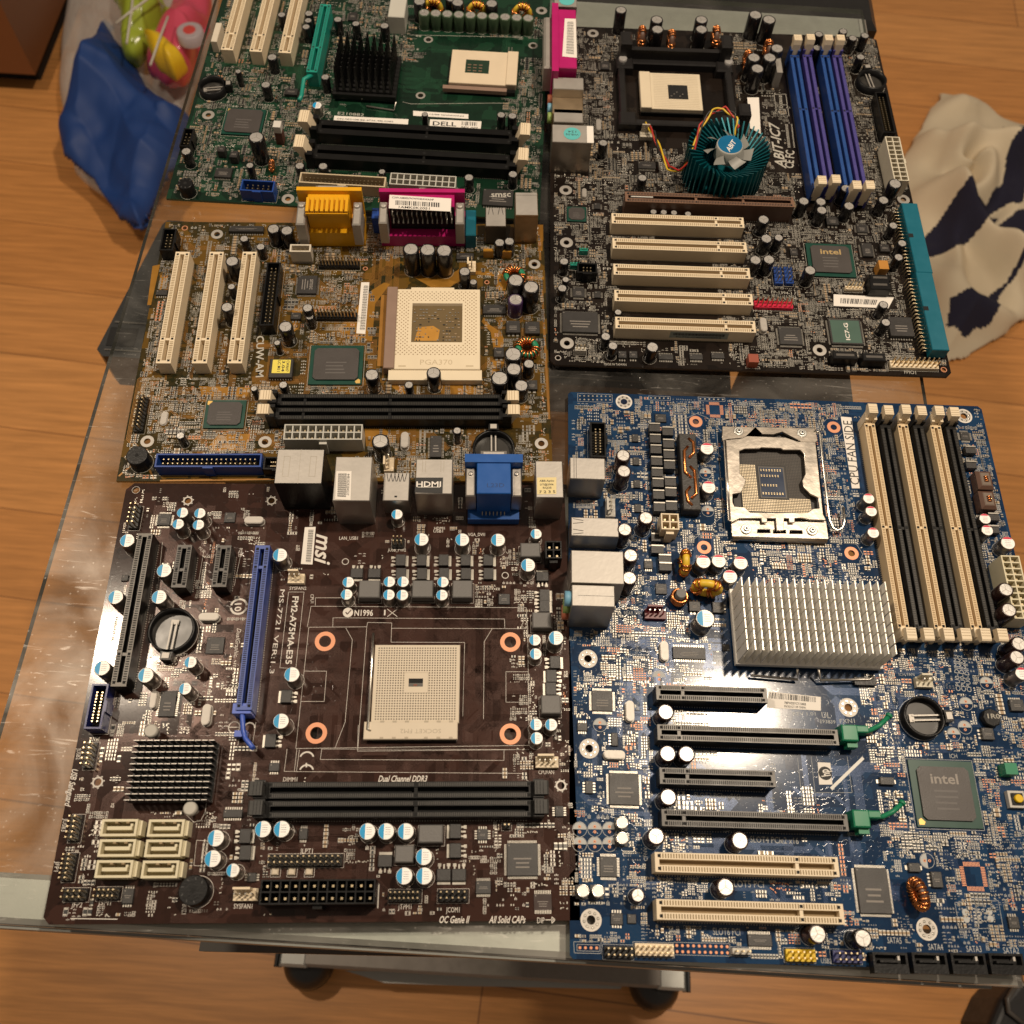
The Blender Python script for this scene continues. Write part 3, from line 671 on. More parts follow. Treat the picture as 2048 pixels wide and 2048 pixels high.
# slots
slot('expansion_slot','C1',728,437,'C1',540,1493,7.6,11,blackslot,dark,rim=mat('rim_warm',(.15,.135,.115),.4),key=.20,pitch=1.27,label='long black expansion slot at the left edge')  # rim tops coloured paler to carry the left lamp's glare
for a,b in (((1003,517),(952,810)),((1272,520),(1232,806))): slot('expansion_slot','C1',*a,'C1',*b,7.6,11,blackslot,dark,rim=greyrim,key=.42,pitch=1.27,label='short black expansion slot')
xs = slot('expansion_slot','C1',1545,520,'C1',1395,1655,7.6,11,royal,dark,rim=mat('royal_rim',(.05,.095,.36),.4),key=.86,label='long royal blue graphics slot with a retention clip')
m = MB(); a = P('C1',1395,1655,9); b = P('C1',1400,1790,5); c_ = P('C1',1420,1855,5); d = P('C1',1470,1920,8)
m.tube([(*a,9),(*b,5),(*c_,5.5),(*d,8)],1.3,6); m.box(a[0]-4.5,a[1]-2,0,a[0]+4.5,a[1]+3,10); m.cbox(b[0]-1,b[1]-2,1,6,3,4); m.build('clip', mat('clip_blue',(.05,.11,.5),.35), xs)
header('C1',412,1475,'C1',365,1785,2,10,navyp,shroud=9,w=8.2,label='dark blue shrouded pin socket',name='box_header')
# capacitors
caps('C1','blue',4,11.5,(600,485),(855,692),(520,876),(820,875),(427,1365),(728,1415),(1655,585),(1737,1410),(1662,1732))
caps('C1','blue',3.2,11.5,(1037,1325),(1000,1508),(982,293),(1102,297),(952,372),(1092,377))
caps('C2','blue',4,11.5,(907,478),(1188,480),(1435,482),(1642,655),(1835,1158))
caps('C2','blue',3.2,9,(738,305),(1698,440),(402,773),(390,858),(685,770),(682,860),(780,770),(775,862),(1055,772),(1048,862),(1690,1172),(1695,1268),(1697,1755),(1802,1757),(1702,1850))
caps('C3','blue',4,9,(1212,780),(1190,922),(1537,718),(1667,718)); cap('C3',1330,1003,3.2,9,'blue')
caps('C4','blue',4,9,(497,685),(618,685),(745,685),(862,848),(735,972),(865,972))
# chokes, transistors
for q in ((478,760,616,880),(845,760,985,878),(1122,760,1258,880),(1590,502,1728,598),(1672,980,1806,1088),(1732,1552,1870,1680)): choke('C2',*q,6.5)
choke('C4',830,642,983,757,7); choke('C4',678,775,795,885,5)
for x in (763,908,1060,1212,1368):
    mosfet('C2',x,620); mosfet('C2',x+2,714)
for x in (460,582): mosfet('C2',x,710,tab='S')
mosfet('C2',1742,733,tab='N'); mosfet('C2',1757,862); mosfet('C2',1757,938); mosfet('C2',1830,1325,tab='E'); mosfet('C2',1805,1420,tab='W'); mosfet('C2',1802,1508,tab='W')
mosfet('C1',1698,1560,tab='W'); mosfet('C1',1590,1866,tab='W')
mosfet('C4',1065,683,tab='W'); mosfet('C4',1065,808,tab='W'); mosfet('C4',990,965,tab='S'); mosfet('C4',1088,965,tab='S'); mosfet('C4',612,875,tab='N')
mosfet('C3',1415,765); mosfet('C3',1415,880)
# chips
ic('C1',1208,1210,9,9,'',1,.9,label='square bare-leg chip beside the coin cell holder'); ic('C1',1310,327,6,6,'',1,.9); ic('C1',855,340,7,7,'NSEW',12,1.4); ic('C1',880,1612,8,13,'EW',12,1.2)
ic('C2',1478,890,6,6,'',1,.9); ic('C4',1497,865,14.5,14.5,'NSEW',32,1.5,label='large square chip near the lower right corner',mark=None); ic('C4',1245,1045,7,5.5,'NS',14,1.3)
ic('C4',1240,705,5,5,'NSEW',4,1.1); ic('C4',85,700,4,5,'NS',4,1.3); ic('C3',605,1180,5,6.5,'NS',4,1.5); ic('C3',1330,610,9,3.6,'NS',8,1.3); ic('C3',1615,290,5,4,'NS',4,1.3)
ic('C4',1735,555,4,5,'EW',4,1.3); ic('C1',585,745,3.4,3.4,'',1,1); ic('C3',1460,1050,4,4,'EW',3,1.3); ic('C4',1628,1140,8.5,7.5,'NS',10,.3,col=mat('bare_pcb',(.03,.014,.011),.3))
crystal('C1',1163,1010); crystal('C1',1145,1685,False); crystal('C1',1475,343); crystal('C1',780,1580,False,3,9,3)
battery('C1',905,1100,12,5.5,-1.62)
buzzer('C3',1055,1140,6.6,9)
# south bridge heatsink
q = rect('C3',640,112,1165,520,9); q = (q[0]+1,q[1],q[2],q[3]); m = MB(); m.box(q[0],q[1],1.5,q[2],q[3],4)
nf = 11
for i in range(nf):
    y = q[1]+(q[3]-q[1])*i/(nf-1); n = 12
    for k in range(n):
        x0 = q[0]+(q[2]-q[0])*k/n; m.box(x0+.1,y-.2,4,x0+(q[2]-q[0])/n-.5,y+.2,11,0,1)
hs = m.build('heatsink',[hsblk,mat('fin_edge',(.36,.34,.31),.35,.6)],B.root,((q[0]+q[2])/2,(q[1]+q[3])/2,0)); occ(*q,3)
for p in ((765,40),(1035,575)):
    a = P('C3',*p,9); m = MB(); m.lathe(*a,[(1.6,0),(1.6,5),(3.2,6),(3.3,9),(2.6,9.8)],18); m.build('push_pin',mat('push_pin_nylon',(.45,.43,.38),.5),hs); occ(a[0]-3,a[1]-3,a[0]+3,a[1]+3)
# drive sockets
for p in ((545,708),(868,710),(530,848),(850,850),(510,993),(828,996)):
    x, y = P('C3',*p,8.5)
    def fn(par):
        m = MB(); w, d, h = 16.5, 7.6, 8.5; t = 1.1
        for b_ in ((-w/2,-d/2,w/2,-d/2+t),(-w/2,d/2-t,w/2,d/2),(-w/2,-d/2+t,-w/2+t,d/2-t),(w/2-t,-d/2+t,w/2,d/2-t)): m.box(b_[0],b_[1],0,b_[2],b_[3],h)
        m.quad(-w/2,-d/2,w/2,d/2,3,1); m.box(w/2,-d/2+.6,0,w/2+1.6,d/2-.4,h-2)
        m.box(-w/2+2.6,-.9,3,w/2-2.6,.7,h-.8); m.box(w/2-3.4,.7,3,w/2-2.3,1.9,h-.8)
        for k in (-2.2,3.0): m.box(k,d/2-t-.8,4,k+1.4,d/2-t,h+.02,2)
        return m.build('drive_socket',[cream2,mat('sata_floor',(.38,.32,.19),.6),creamdk],par,(0,0,0))
    proto_part('sata',fn,(x,y,0)); occ(x-9,y-4.5,x+10,y+4.5)
# headers
header('C1',655,245,'C1',650,398,2,5,base=2.4); header('C3',345,120,'C3',338,295,2,5); header('C3',250,620,'C3',228,800,2,5); header('C3',212,885,'C3',182,1075,2,6)
header('C3',160,1170,'C3',322,1170,2,4); header('C3',385,1162,'C3',545,1164,2,5); header('C3',1575,925,'C4',335,878,2,13); header('C4',638,1100,'C4',840,1102,2,7); header('C4',955,1098,'C4',1145,1100,2,5)
header('C2',705,500,'C2',785,500,2,3); header('C4',1370,650,'C4',1420,652,1,2)
fanheader('C1',1768,745,3,rot=0); fanheader('C3',1420,1165,4); fanheader('C4',1655,235,4)
for x in (1620,1735,1855): choke('C3',x-22,990,x+22,1035,1.8,m_=mat('led_body',(.6,.52,.4),.4),name='indicator_light')
power('C3',1518,1147,'C4',548,1077,12,blackp,dark,label='long black main power connector')
m_ = power('C2',1762,548,'C2',1875,550,2,blackp,dark,w=10,label='small black processor power connector')
# memory slots
for y0,y1,y2 in ((425,423,420),(560,553,540)):
    pass
def dimm_pair(rows, hcol, lat, **k):
    for r_ in rows: slot('memory_slot', *r_, 7.6, 8.5, hcol, mat('contact_dim2',(.055,.052,.048),.45,.3), key=.56, pitch=1.0, rw=.34, latch=lat, hl=14, **k)
dimm_pair((('C3',1558,443,'C4',1565,421),('C3',1558,575,'C4',1565,543)), blackslot, mat('latch_dark',(.035,.034,.032),.55,bump=.4,bscale=700))
# processor socket
q = rect('C2',512,1740,1150,1858,4.5); q2 = rect('C2',588,1206,1166,1740,4.5); m = MB(); x0, x1 = q2[0], q2[2]
m.box(x0+1,q[1]-.5,0,x1-1,q2[3]-.5,2.6,1); m.bbox(q[0],q[1],2.6,q[2]+.4,q[3]+.2,4.8,.3); m.bbox(x0,q2[1]-.4,2.6,x1,q2[3],4.5,.3)
cx, cy = P('C2',868,1468,4.5); n = 31
for i in range(n):
    for j in range(29):
        x = x0+2.2+(x1-x0-4.4)*i/(n-1); y = q2[1]+1.6+(q2[3]-q2[1]-3.4)*j/28
        if abs(x-cx) < 6.2 and abs(y-cy) < 5.2: continue
        m.quad(x-.31,y-.31,x+.31,y+.31,4.53,2)
for s_ in ((-6.2,-5.2,6.2,-5.2),(6.2,-5.2,6.2,5.2),(6.2,5.2,-6.2,5.2),(-6.2,5.2,-6.2,-5.2)): m.line(cx+s_[0],cy+s_[1],cx+s_[2],cy+s_[3],.2,4.54,3)
m.quad(cx-3.6,cy-.2,cx+3.6,cy+2.2,4.55,4); m.quad(cx-3.6,cy-2,cx+3.6,cy-.2,4.55,5); m.cbox(cx-.2,cy-1.2,4.4,1.8,.9,.3,6)
for k in (.13,.27,.41,.63,.77,.91):
    xx = x0+(x1-x0)*k; m.quad(xx-.9,q[1]+.3,xx+.9,q[1]+1.2,4.84,3); m.quad(xx-1,q2[1]-.2,xx+1,q2[1]+.8,4.86,3)
sock = m.build('processor_socket',[mat('socket_ivory',(.62,.54,.42),.45,var=.05),blackp,mat('pin_hole',(.055,.035,.02),.7),mat('mould_line',(.42,.36,.27),.6),dark,greyrim,mat('pcb_in_hole',(.2,.06,.03),.5)],B.root,(cx,cy,0)); occ(q[0],q[1],q2[2],q2[3],2)
k = MB(); yy = (q[1]+q[3])/2-.3; text(k,((x0+x1)/2+13,yy),((x0+x1)/2-7,yy),'SOCKET FM2',2.1,4.84); k.build('moulded_lettering',mat('mould_line',(.42,.36,.27),.6),sock)
a = P('C2',576,1125,5); b = P('C2',565,1320,4); c_ = P('C2',535,1790,5); m = MB(); m.tube([(*a,5),(*b,4),(*c_,5),(c_[0]+1.5,c_[1]-.6,4.5)],.75,8); m.build('lever',bright,sock)
# rear connectors
silver = (steel, steelsat)
def io(name,c,x0,y0,c2,x1,y1,h,label,top=None,side=None): return conbox(name,c,x0,y0,x1,y1,h,c2,top,side,label)
o = io('audio_socket_stack','A5',1085,1660,'C2',218,95,30,'black stacked rear socket with a pale embossed metal top',side=blackp); q = B.last
k = MB(); w = (q[2]-q[0]); k.line(q[0]+w*.5,q[1],q[0]+w*.5,q[3],.2,30.03)
for f in (.22,.78):
    for dx,dy,ex,ey in ((-1.6,-6,-1.6,6),(1.6,-6,1.6,6),(-1.6,6,1.6,6),(-1.6,-6,1.6,-6)): k.line(q[0]+w*f+dx,(q[1]+q[3])/2+dy,q[0]+w*f+ex,(q[1]+q[3])/2+ey,.3,30.04)
k.build('embossing',mat('emboss',(.36,.33,.28),.5,.8),o)
o = io('network_socket_stack','A6',240,1710,'C2',550,213,28,'tall silver rear socket with a barcode label')
sticker('C2',((320,8),(425,8),(418,208),(312,200)),28.15,bars=None,parent=o)
k = MB()
qa = [P('C2',*p,28.2) for p in ((332,22),(392,22),(386,190),(326,186))]
for i in range(34):
    f = i/34; ww = (.008,.014,.02)[i*7 % 3]; f2 = f+ww
    A = [qa[0][j]*(1-f)+qa[3][j]*f for j in (0,1)]; Bq = [qa[1][j]*(1-f)+qa[2][j]*f for j in (0,1)]; C_ = [qa[1][j]*(1-f2)+qa[2][j]*f2 for j in (0,1)]; D_ = [qa[0][j]*(1-f2)+qa[3][j]*f2 for j in (0,1)]
    k.face([(*D_,28.2),(*C_,28.2),(*Bq,28.2),(*A,28.2)])
text(k,P('C2',404,25,28.2),P('C2',397,175,28.2),'448182B284537',1.4,28.21); k.build('print',ink,o)
o = io('usb_socket','A6',560,1815,'C2',818,212,15,'low silver rear socket pair'); q = B.last; k = MB(); w = q[2]-q[0]
for f in (.2,.36,.5,.5,.64,.8):
    for s_ in (-.5,.5): k.line(q[0]+w*f+s_*.4,q[3]-5.6,q[0]+w*f+s_*2.4,q[3]-.6,.35,15.03)
k.box(q[0]+w*.45,q[1]+2,15,q[0]+w*.55,q[1]+3,15.05); k.build('spring_cuts',dark,o)
o = io('video_socket_stack','A6',775,1725,'C2',1118,165,25,'tall silver rear socket with a black lettered label'); q = B.last
k = MB(); w = q[2]-q[0]
for f in (.22,.72):
    for s_ in (-.8,.8): k.line(q[0]+w*f+s_,q[3]-8,q[0]+w*f+s_,q[3]-1,.3,25.03)
k.build('embossing',mat('emboss',(.36,.33,.28),.5,.8),o)
st = sticker('C2',((868,52),(1056,52),(1052,160),(860,155)),25.2,col=ink,parent=o); k = MB(); text(k,P('C2',872,97,25.3),P('C2',1042,97,25.3),'HDMI',3.2,25.32,bold=True); k.line(*P('C2',880,118,25.3),*P('C2',1035,118,25.3),.3,25.32); k.build('print',paper,st)
q = rect('C2',1290,-60,1525,162,29); m = MB(); m.bbox(q[0],q[1],2,q[2],q[3]+2,29,.4); m.box(q[0]-5,q[1]-4,0,q[2]+5,q[1]+6,6); m.box(q[0]-6.5,q[3]-1,5,q[2]+6.5,q[3]+4,30)
o = m.build('display_socket_stack',[mat('display_blue',(.01,.085,.33),.33)],B.root,((q[0]+q[2])/2,(q[1]+q[3])/2,0)); o['label'] = 'royal blue stacked display socket with silver brackets'; occ(q[0]-7,q[1]-6,q[2]+7,0)
for s_,x in ((-1,q[0]),(1,q[2])):
    m = MB(); m.bbox(x+s_*.6,q[1]+1,8,x+s_*6,q[3]-1,24,.6); m.lathe(x+s_*3.3,q[3]-5,[(1.3,24),(1.2,24.8),(.6,24.9)],12); m.build('bracket',steel,o)
m = MB()
for i in range(7): m.tube([(q[0]+3+i*(q[2]-q[0]-6)/6,q[1]-.2,8),(q[0]+3+i*(q[2]-q[0]-6)/6,q[1]-1.6,6),(q[0]+3+i*(q[2]-q[0]-6)/6,q[1]-3,1)],.3,6)
m.build('contact_legs',solder,o); k = MB(); text(k,P('C2',1360,105,29),P('C2',1478,105,29),'L23D',2.4,29.04); k.build('moulded_lettering',mat('mould_blue',(.0,.03,.14),.5),o)
q = rect('C2',1290,-60,1525,162,29); m = MB(); m.bbox(q[0]+2,q[3]+4,14,q[2]-2,q[3]+9,26,1.5); m.build('metal_collar',steelsat,o)
o = io('serial_network_socket','A6',1568,1738,'C2',1888,190,26,'silver rear socket with a small pale yellow label')
sticker('C2',((1705,52),(1838,50),(1838,165),(1705,168)),26.15,col=mat('label_yellow',(.72,.60,.30),.5),parent=o,lines=(('ABB-Aptio',.12,.88,.2,1.2),('DT@2006',.15,.85,.42,1.2),('RQ35',.3,.75,.62,1.2),('7 2 3 5',.1,.95,.86,1.6)))
sticker('C1',((1827,395),(1902,392),(1880,652),(1800,648)),.15)
k = MB(); qa = [P('C1',*p,.2) for p in ((1852,412),(1888,412),(1868,640),(1833,638))]
for i in range(40):
    f = i/40; f2 = f+(.008,.016,.012)[i % 3]; g = lambda u, v, f=f: (0, 0)
    A = [[qa[a][j]*(1-t)+qa[b][j]*t for j in (0,1)] for a, b, t in ((0,3,f2),(1,2,f2),(1,2,f),(0,3,f))]; k.face([(*p,.2) for p in A])
k.build('barcode_print',ink,B.root)
# lettering and outlines
T('C2',238,440,222,655,'msi',8.2,True,True)
T('C1',1675,825,1598,1405,'MS-7721 VER:1.3',2.4); T('C1',1765,872,1715,1340,'FM2-A75MA-E35',3.2,True); SL('C1',(1715,842),(1822,842),(1765,1370),(1655,1365),(1715,842))
T('C2',445,985,573,985,'N1996',3.4,True); T('C1',1368,920,1366,975,'10',3.5,True); T('C1',1375,1092,1352,1290,'DualGraphic',2.2,False,True)
for c,x1,y1,x2,y2,s_,h in (('C1',1722,816,1838,816,'SYSFAN2',1.8),('C1',945,1275,1015,1275,'BAT1',1.6),('C2',340,470,468,470,'LAN_USB1',2),('C2',675,550,800,552,'JUSB_PW2',1.9),('C2',995,402,1068,402,'HDMI1',1.7),('C2',990,422,1055,422,'USB1',1.7),
 ('C2',1228,445,1345,445,'VGA_DVI1',1.9),('C2',153,858,153,918,'CPU1',1.7),('C3',1795,870,1882,870,'JLPT1',2.2),('C4',695,1170,782,1170,'JTPM1',2.2),('C4',1005,1190,1092,1190,'JCOM1',2.2),('C4',1600,303,1700,303,'CPUFAN',2),
 ('C3',218,1240,292,1240,'JFP2',2.2),('C3',402,1226,490,1226,'JSPI1',2.1),('C3',1337,1250,1465,1250,'SYSFAN1',2.1),('C3',998,1235,992,1305,'BUZ1',2),('C3',272,160,262,238,'JUSB2',2),('C3',178,645,160,735,'JUSB3',2),('C3',122,940,110,1010,'JFP1',2),
 ('C1',1100,535,1135,565,'PCI_E3',1.4),('C1',1388,540,1378,600,'PCI_E2',1.7),('C4',1592,1258,1640,1258,'DIP',2.4),('C3',700,695,712,775,'SATA1',1.8),('C3',695,835,700,915,'SATA2',1.8),('C3',672,975,672,1040,'SATA3',1.8),('C3',1678,375,1775,375,'DIMM1',2),('C3',1215,250,1208,330,'CH_HS1',1.6)):
    T(c,x1,y1,x2,y2,s_,h)
T('C3',244,305,190,565,'USB Safeguard',3,True,True); T('C4',568,345,885,345,'Dual Channel DDR3',3.0,True,True); T('C4',963,1252,1158,1252,'OC Genie II',3.0,True,True); T('C4',1280,1252,1518,1252,'All Solid CAPs',3.0,True,True)
SL('C4',(1645,1255),(1708,1255),(1686,1235),(1686,1278),(1708,1255),w=.35)
def arc(c,x,y,r,a0,a1,w=.7,n=14):
    px,py = P(c,x,y)
    for k in range(n):
        a = math.radians(a0+(a1-a0)*k/n); b = math.radians(a0+(a1-a0)*(k+1)/n); B.silk.line(px+r*math.cos(a),py+r*math.sin(a),px+r*math.cos(b),py+r*math.sin(b),w,.046)
arc('C1',1372,942,4.1,10,170,1.1); arc('C1',1372,942,4.1,190,350,1.1)
x,y = P('C2',400,983); B.silk.disc(x,y,.045,2.7); B.tr.line(x-1.2,y+.2,x-.3,y-1.0,.6,.06); B.tr.line(x-.3,y-1.0,x+1.6,y+1.4,.6,.06); occ(x-3,y-3,x+3,y+3)
B.silk.quad(*P('C2',648,1003),*P('C2',660,965),.045); SL('C2',(672,960),(740,1012),w=.3); SL('C2',(740,960),(672,1012),w=.3)
arc('C3',1840,235,3.4,20,160,.8); arc('C3',1838,325,3.4,20,160,.8); SL('C3',(1838,292),(1838,262),w=.7)
arc('C1',1340,1775,2.8,0,360,.5); SL('C1',(1305,1775),(1375,1775),w=.4); arc('C1',1445,1780,2.6,0,200,.7)
SL('C2',(175,935),(175,882),(372,882)); SL('C2',(120,1083),(145,940),(1630,950),(1640,1095)); SL('C2',(295,1083),(297,1020),(1480,1028),(1482,1090)); SL('C2',(130,1085),(530,1082),(535,1052),(702,1055),(697,1188),(1205,1190),(1192,1700)); SL('C2',(702,1092),(1640,1095),(1650,1900),(40,1922),(130,1085))
SL('C2',(385,1090),(430,1170),(380,1740),(310,1920)); SL('C2',(530,1082),(468,1922)); SL('C2',(1395,1095),(1340,1185),(1335,1720)); SL('C2',(1642,1392),(1490,1392),(1490,1602),(1642,1602)); SL('C2',(95,1388),(252,1388),(236,1597),(75,1597))
SL('C4',(440,0),(435,168),(1540,158)); SL('C4',(205,155),(195,222),(1378,228),(1378,158)); SL('C4',(45,150),(28,300),(1515,312),(1515,350),(1535,360)); SL('C4',(200,155),(1540,158),w=.12)
SL('C3',(1170,105),(1205,110),(1140,600),(1110,660),(1060,670),(1010,620),w=.25); SL('C3',(1165,800),(1080,795),(1062,970),(1190,975)); SL('C3',(1705,165),(1685,320),(1770,320),(1790,170))
SL('C1',(1385,1790),(1365,1900)); SL('C1',(1490,1740),(1462,1925)); SL('C1',(845,498),(815,800)); SL('C1',(1130,560),(1090,800)); SL('C1',(1390,560),(1340,800))
SL('C4',(565,1025),(572,1025),(565,1180),w=.6); SL('C3',(210,1335),(535,1340),w=.35)
zz = [(2,-110,60,-2,2),(60,-60,130,-2,1),(130,-45,240,-2,1),(2,-224,75,-112,3),(75,-224,160,-185,1.5),(160,-224,242,-172,3.2),(212,-165,242,-60,3),(190,-72,215,-45,2.5),(60,-185,120,-165,1),(30,-185,70,-60,2)]
traces(330,(0,-226,244,0),3,.17,.5,zones=zz+[(60,-165,230,-50,12)],cnt=(5,14))
smd(1100,(1.5,-224.5,242.5,-1.5),seed=11,silk=.45,cop=.06,zones=zz,part=.45)
mt = mat('trace_brown',(.075,.036,.027),.25,.35)
finish(whitesilk,solder,mt)

# ================================================================== blue workstation board (front right)
new_board('motherboard', 38.54, 12.28, 0.03184, 'blue motherboard with six memory slots and a silver finned heatsink, front right')
for c,x,y in (('C5',515,135),('C7',225,352),('C7',235,1075),('D1',250,765),('C8',470,745),('D2',1130,860),('C6',1400,250)): hole(c,x,y,4.9,2.0,'petal')
for c,x,y in (('C5',1093,295),('C5',1160,1307),('C6',352,340),('C6',495,1355)): hole(c,x,y,3.9,1.9,'copper')
pcb([(1.5,0),(247,0),(247,303),(245,305),(1.5,305),(0,303.5),(0,1.5)], mats=[pcbmat('mask_blue',(0.006,0.022,0.060),(0.010,0.040,0.100),0.2), mat('edge_blue',(.03,.05,.07),.6)])
cslot = dict(rw=.34)
slot('expansion_slot','C7',775,617,'C7',1668,650,7.6,11,blackslot,dark,rim=mat('rim_warm',(.15,.135,.115),.4),key=.24,pitch=1.0,label='short black expansion slot nearest the finned heatsink')
x1_ = slot('expansion_slot','C7',785,945,'C8',388,983,7.6,11,blackslot,dark,rim=mat('rim_warm',(.15,.135,.115),.4),key=.12,label='upper long black slot with a green clip')
slot('expansion_slot','C7',803,1287,'C7',1735,1325,7.6,11,blackslot,dark,rim=greyrim,key=.24,label='short black expansion slot between the two long ones')
x2_ = slot('expansion_slot','C7',820,1640,'C8',465,1662,7.6,11,blackslot,dark,rim=greyrim,key=.12,label='lower long black slot with a green clip')
for sl_,c,a,b,d in ((x1_,'C8',(410,960),(640,930),(785,825)),(x2_,'C8',(500,1650),(740,1625),(890,1525))):
    A = P(c,*a,9); Bp = P(c,*b,6); D_ = P(c,*d,5); m = MB()
    m.bbox(A[0],A[1]-3.5,1,A[0]+8,A[1]+4.5,11,.6); m.bbox(A[0]+5,A[1]+1,3,A[0]+14,A[1]+4.5,10,.5); m.box(A[0]+3,A[1]-6,2,A[0]+8,A[1]-3,8)
    m.tube([(A[0]+12,A[1]+2.5,8),(Bp[0],Bp[1],6),(Bp[0]*.45+D_[0]*.55,Bp[1]*.6+D_[1]*.4,5.5),(D_[0],D_[1],6)],1.2,8); m.tube([(D_[0],D_[1],6),(D_[0]+1,D_[1]+1.2,6)],1.7,8); m.build('retention_clip',greenp,sl_)
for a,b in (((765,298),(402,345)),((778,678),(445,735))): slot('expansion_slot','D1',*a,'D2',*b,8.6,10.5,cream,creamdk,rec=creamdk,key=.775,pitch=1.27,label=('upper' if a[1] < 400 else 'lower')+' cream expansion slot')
lat = cream
LW = dict(latch=cream,hl=17,open_=1.2)
for a,b in (((650,305),(905,115)),((918,312),(1198,118)),((1182,322),(1492,122))): slot('memory_slot','C6',*a,'C8',*b,6.0,9,mat('dimm_cream',(.72,.55,.33),.45,var=.05),mat('dimm_hole',(.27,.17,.07),.6),rec=creamdk,key=.47,rw=.28,label='cream memory slot',latch_col=cream,**LW)
for a,b in (((775,318),(1045,118)),((1038,322),(1340,120)),((1298,332),(1632,124))): slot('memory_slot','C6',*a,'C8',*b,6.0,9,blackslot,mat('contact_dark',(.05,.047,.042),.4,.5),key=.47,rw=.28,label='black memory slot with cream latches',latch_col=blackp,**LW)
caps('C5','brown',4,16,(510,565),(515,692),(693,1068),(522,1162),(570,1370),(560,1552)); caps('C5','red',4,9.5,(1185,510),(1198,820),(1155,1420),(1280,1415),(1455,1430),(1370,1540))
caps('C6','red',3.3,9.5,(635,912),(655,1015),(672,1188),(1572,1075),(1590,1168)); cap('C6',1757,1270,4,9.5,'red'); caps('C6','brown',4,16,(1740,1645),(1765,1810)); cap('C5',1170,1878,5,12.5,'blue')
caps('C7','brown',4.1,13,(852,780),(868,1115),(1020,1118),(873,1465),(775,1780),(1450,1815)); cap('D1',1335,500,4.1,13,'brown'); cap('D1',628,565,3.2,9,'brown'); caps('D2','brown',4.1,13,(230,900)); caps('D2','black',4.1,13,(605,935))
caps('C8','brown',4,14,(1845,230),(1830,340)); cap('C8',1870,470,3.5,12,'red')
caps('C7','smd',3.0,6.5,(503,1670),(505,1795)); caps('D1','smd',3.0,6.5,(188,530),(308,530))
# upright regulators
def stand(c,x,y,w=6.2,d=5.4,h=6,top=solder):
    px,py = P(c,x,y,h)
    def fn(par):
        m = MB(); m.box(-w/2,-d/2,0,w/2,d/2-.8,h); m.box(-w/2,d/2-.8,0,w/2,d/2,h+.6,0,1); return m.build('regulator_transistor',[chip,solder],par,(0,0,0))
    proto_part(('reg',w,d,h),fn,(px,py,0)); occ(px-w/2,py-d/2,px+w/2,py+d/2)
for y in (340,430,515,610,700,785,880,980): stand('C5',742+y*.06,y)
for y in (370,470,555,640,775,860,970): stand('C5',850+y*.05,y)
for p in ((785,1225),(785,1320),(845,1395),(850,1460)): stand('C5',*p,6.6,4.6,4)
for p in ((1455,520),(1460,640),(1640,1060),(1640,1160)): stand('C6',*p,6,4.5,4)
# long black choke with copper straps
q = rect('C5',962,388,1130,1008,8); m = MB(); m.bbox(q[0]-.5,q[1],0,q[2]+.5,q[3],8,.5); ch = m.build('choke',mat('choke_epoxy',(.022,.020,.018),.45,bump=.4),B.root,((q[0]+q[2])/2,(q[1]+q[3])/2,0)); ch['label'] = 'long black choke with bare copper straps'; occ(*q)
m = MB()
for pts in (((1035,425),(1075,460),(1078,545),(1040,585)),((1030,490),(1000,530),(1008,700),(1060,745)),((1048,650),(1085,690),(1098,875),(1060,910)),((1050,815),(1018,855),(1030,930),(1068,965))):
    v = [(*P('C5',*p,8.6),8.5) for p in pts]; v[0] = (v[0][0],v[0][1],8.0); v[-1] = (v[-1][0],v[-1][1],8.0); m.tube(v,.85,8)
m.build('copper_strap',copper,ch)
power('C5',815,1098,'C5',958,1098,2,cream,mat('conn_olive',(.28,.22,.08),.5),w=9.6,h=13,label='cream four-pin power connector')
power('C6',1800,1375,'E5',340,330,10,mat('conn_cream',(.66,.60,.42),.45),mat('conn_olive',(.28,.22,.08),.5),w=10,h=14,label='long cream power connector cut by the frame edge')
toroid('C5',1000,1430,5.2,2.3,7,'y',ang=math.pi/2,gaps=4,core=mat('toroid_core',(.75,.5,.04),.4)); toroid('C5',1180,1640,6.2,2.6,8,'y',ang=-.15,gaps=4)
toroid('D2',1050,572,5,2.2,6,'y',ang=math.pi/2+.2,core=brownfer)
a = P('C5',970,1690,8); m = MB(); m.lathe(*a,[(2.6,0),(2.6,11)],16); o = m.build('rod_inductor',ferr,B.root,(*a,0)); m = MB(); m.tube([(a[0]+4.0*math.cos(t/3),a[1]+4.0*math.sin(t/3),1.5+t*.11) for t in range(56)],.85,6); m.build('winding',copper,o); occ(a[0]-5,a[1]-5,a[0]+5,a[1]+5)
fanheader('C5',768,1838,4,maroon,0); fanheader('C5',402,985,4,mat('hdr_white',(.5,.48,.43),.5),math.pi/2); fanheader('C8',1082,535,3,mat('hdr_cream',(.6,.55,.42),.45),0)
o = header('C5',310,300,'C5',305,578,2,9,blackp,shroud=9,w=9,name='box_header')
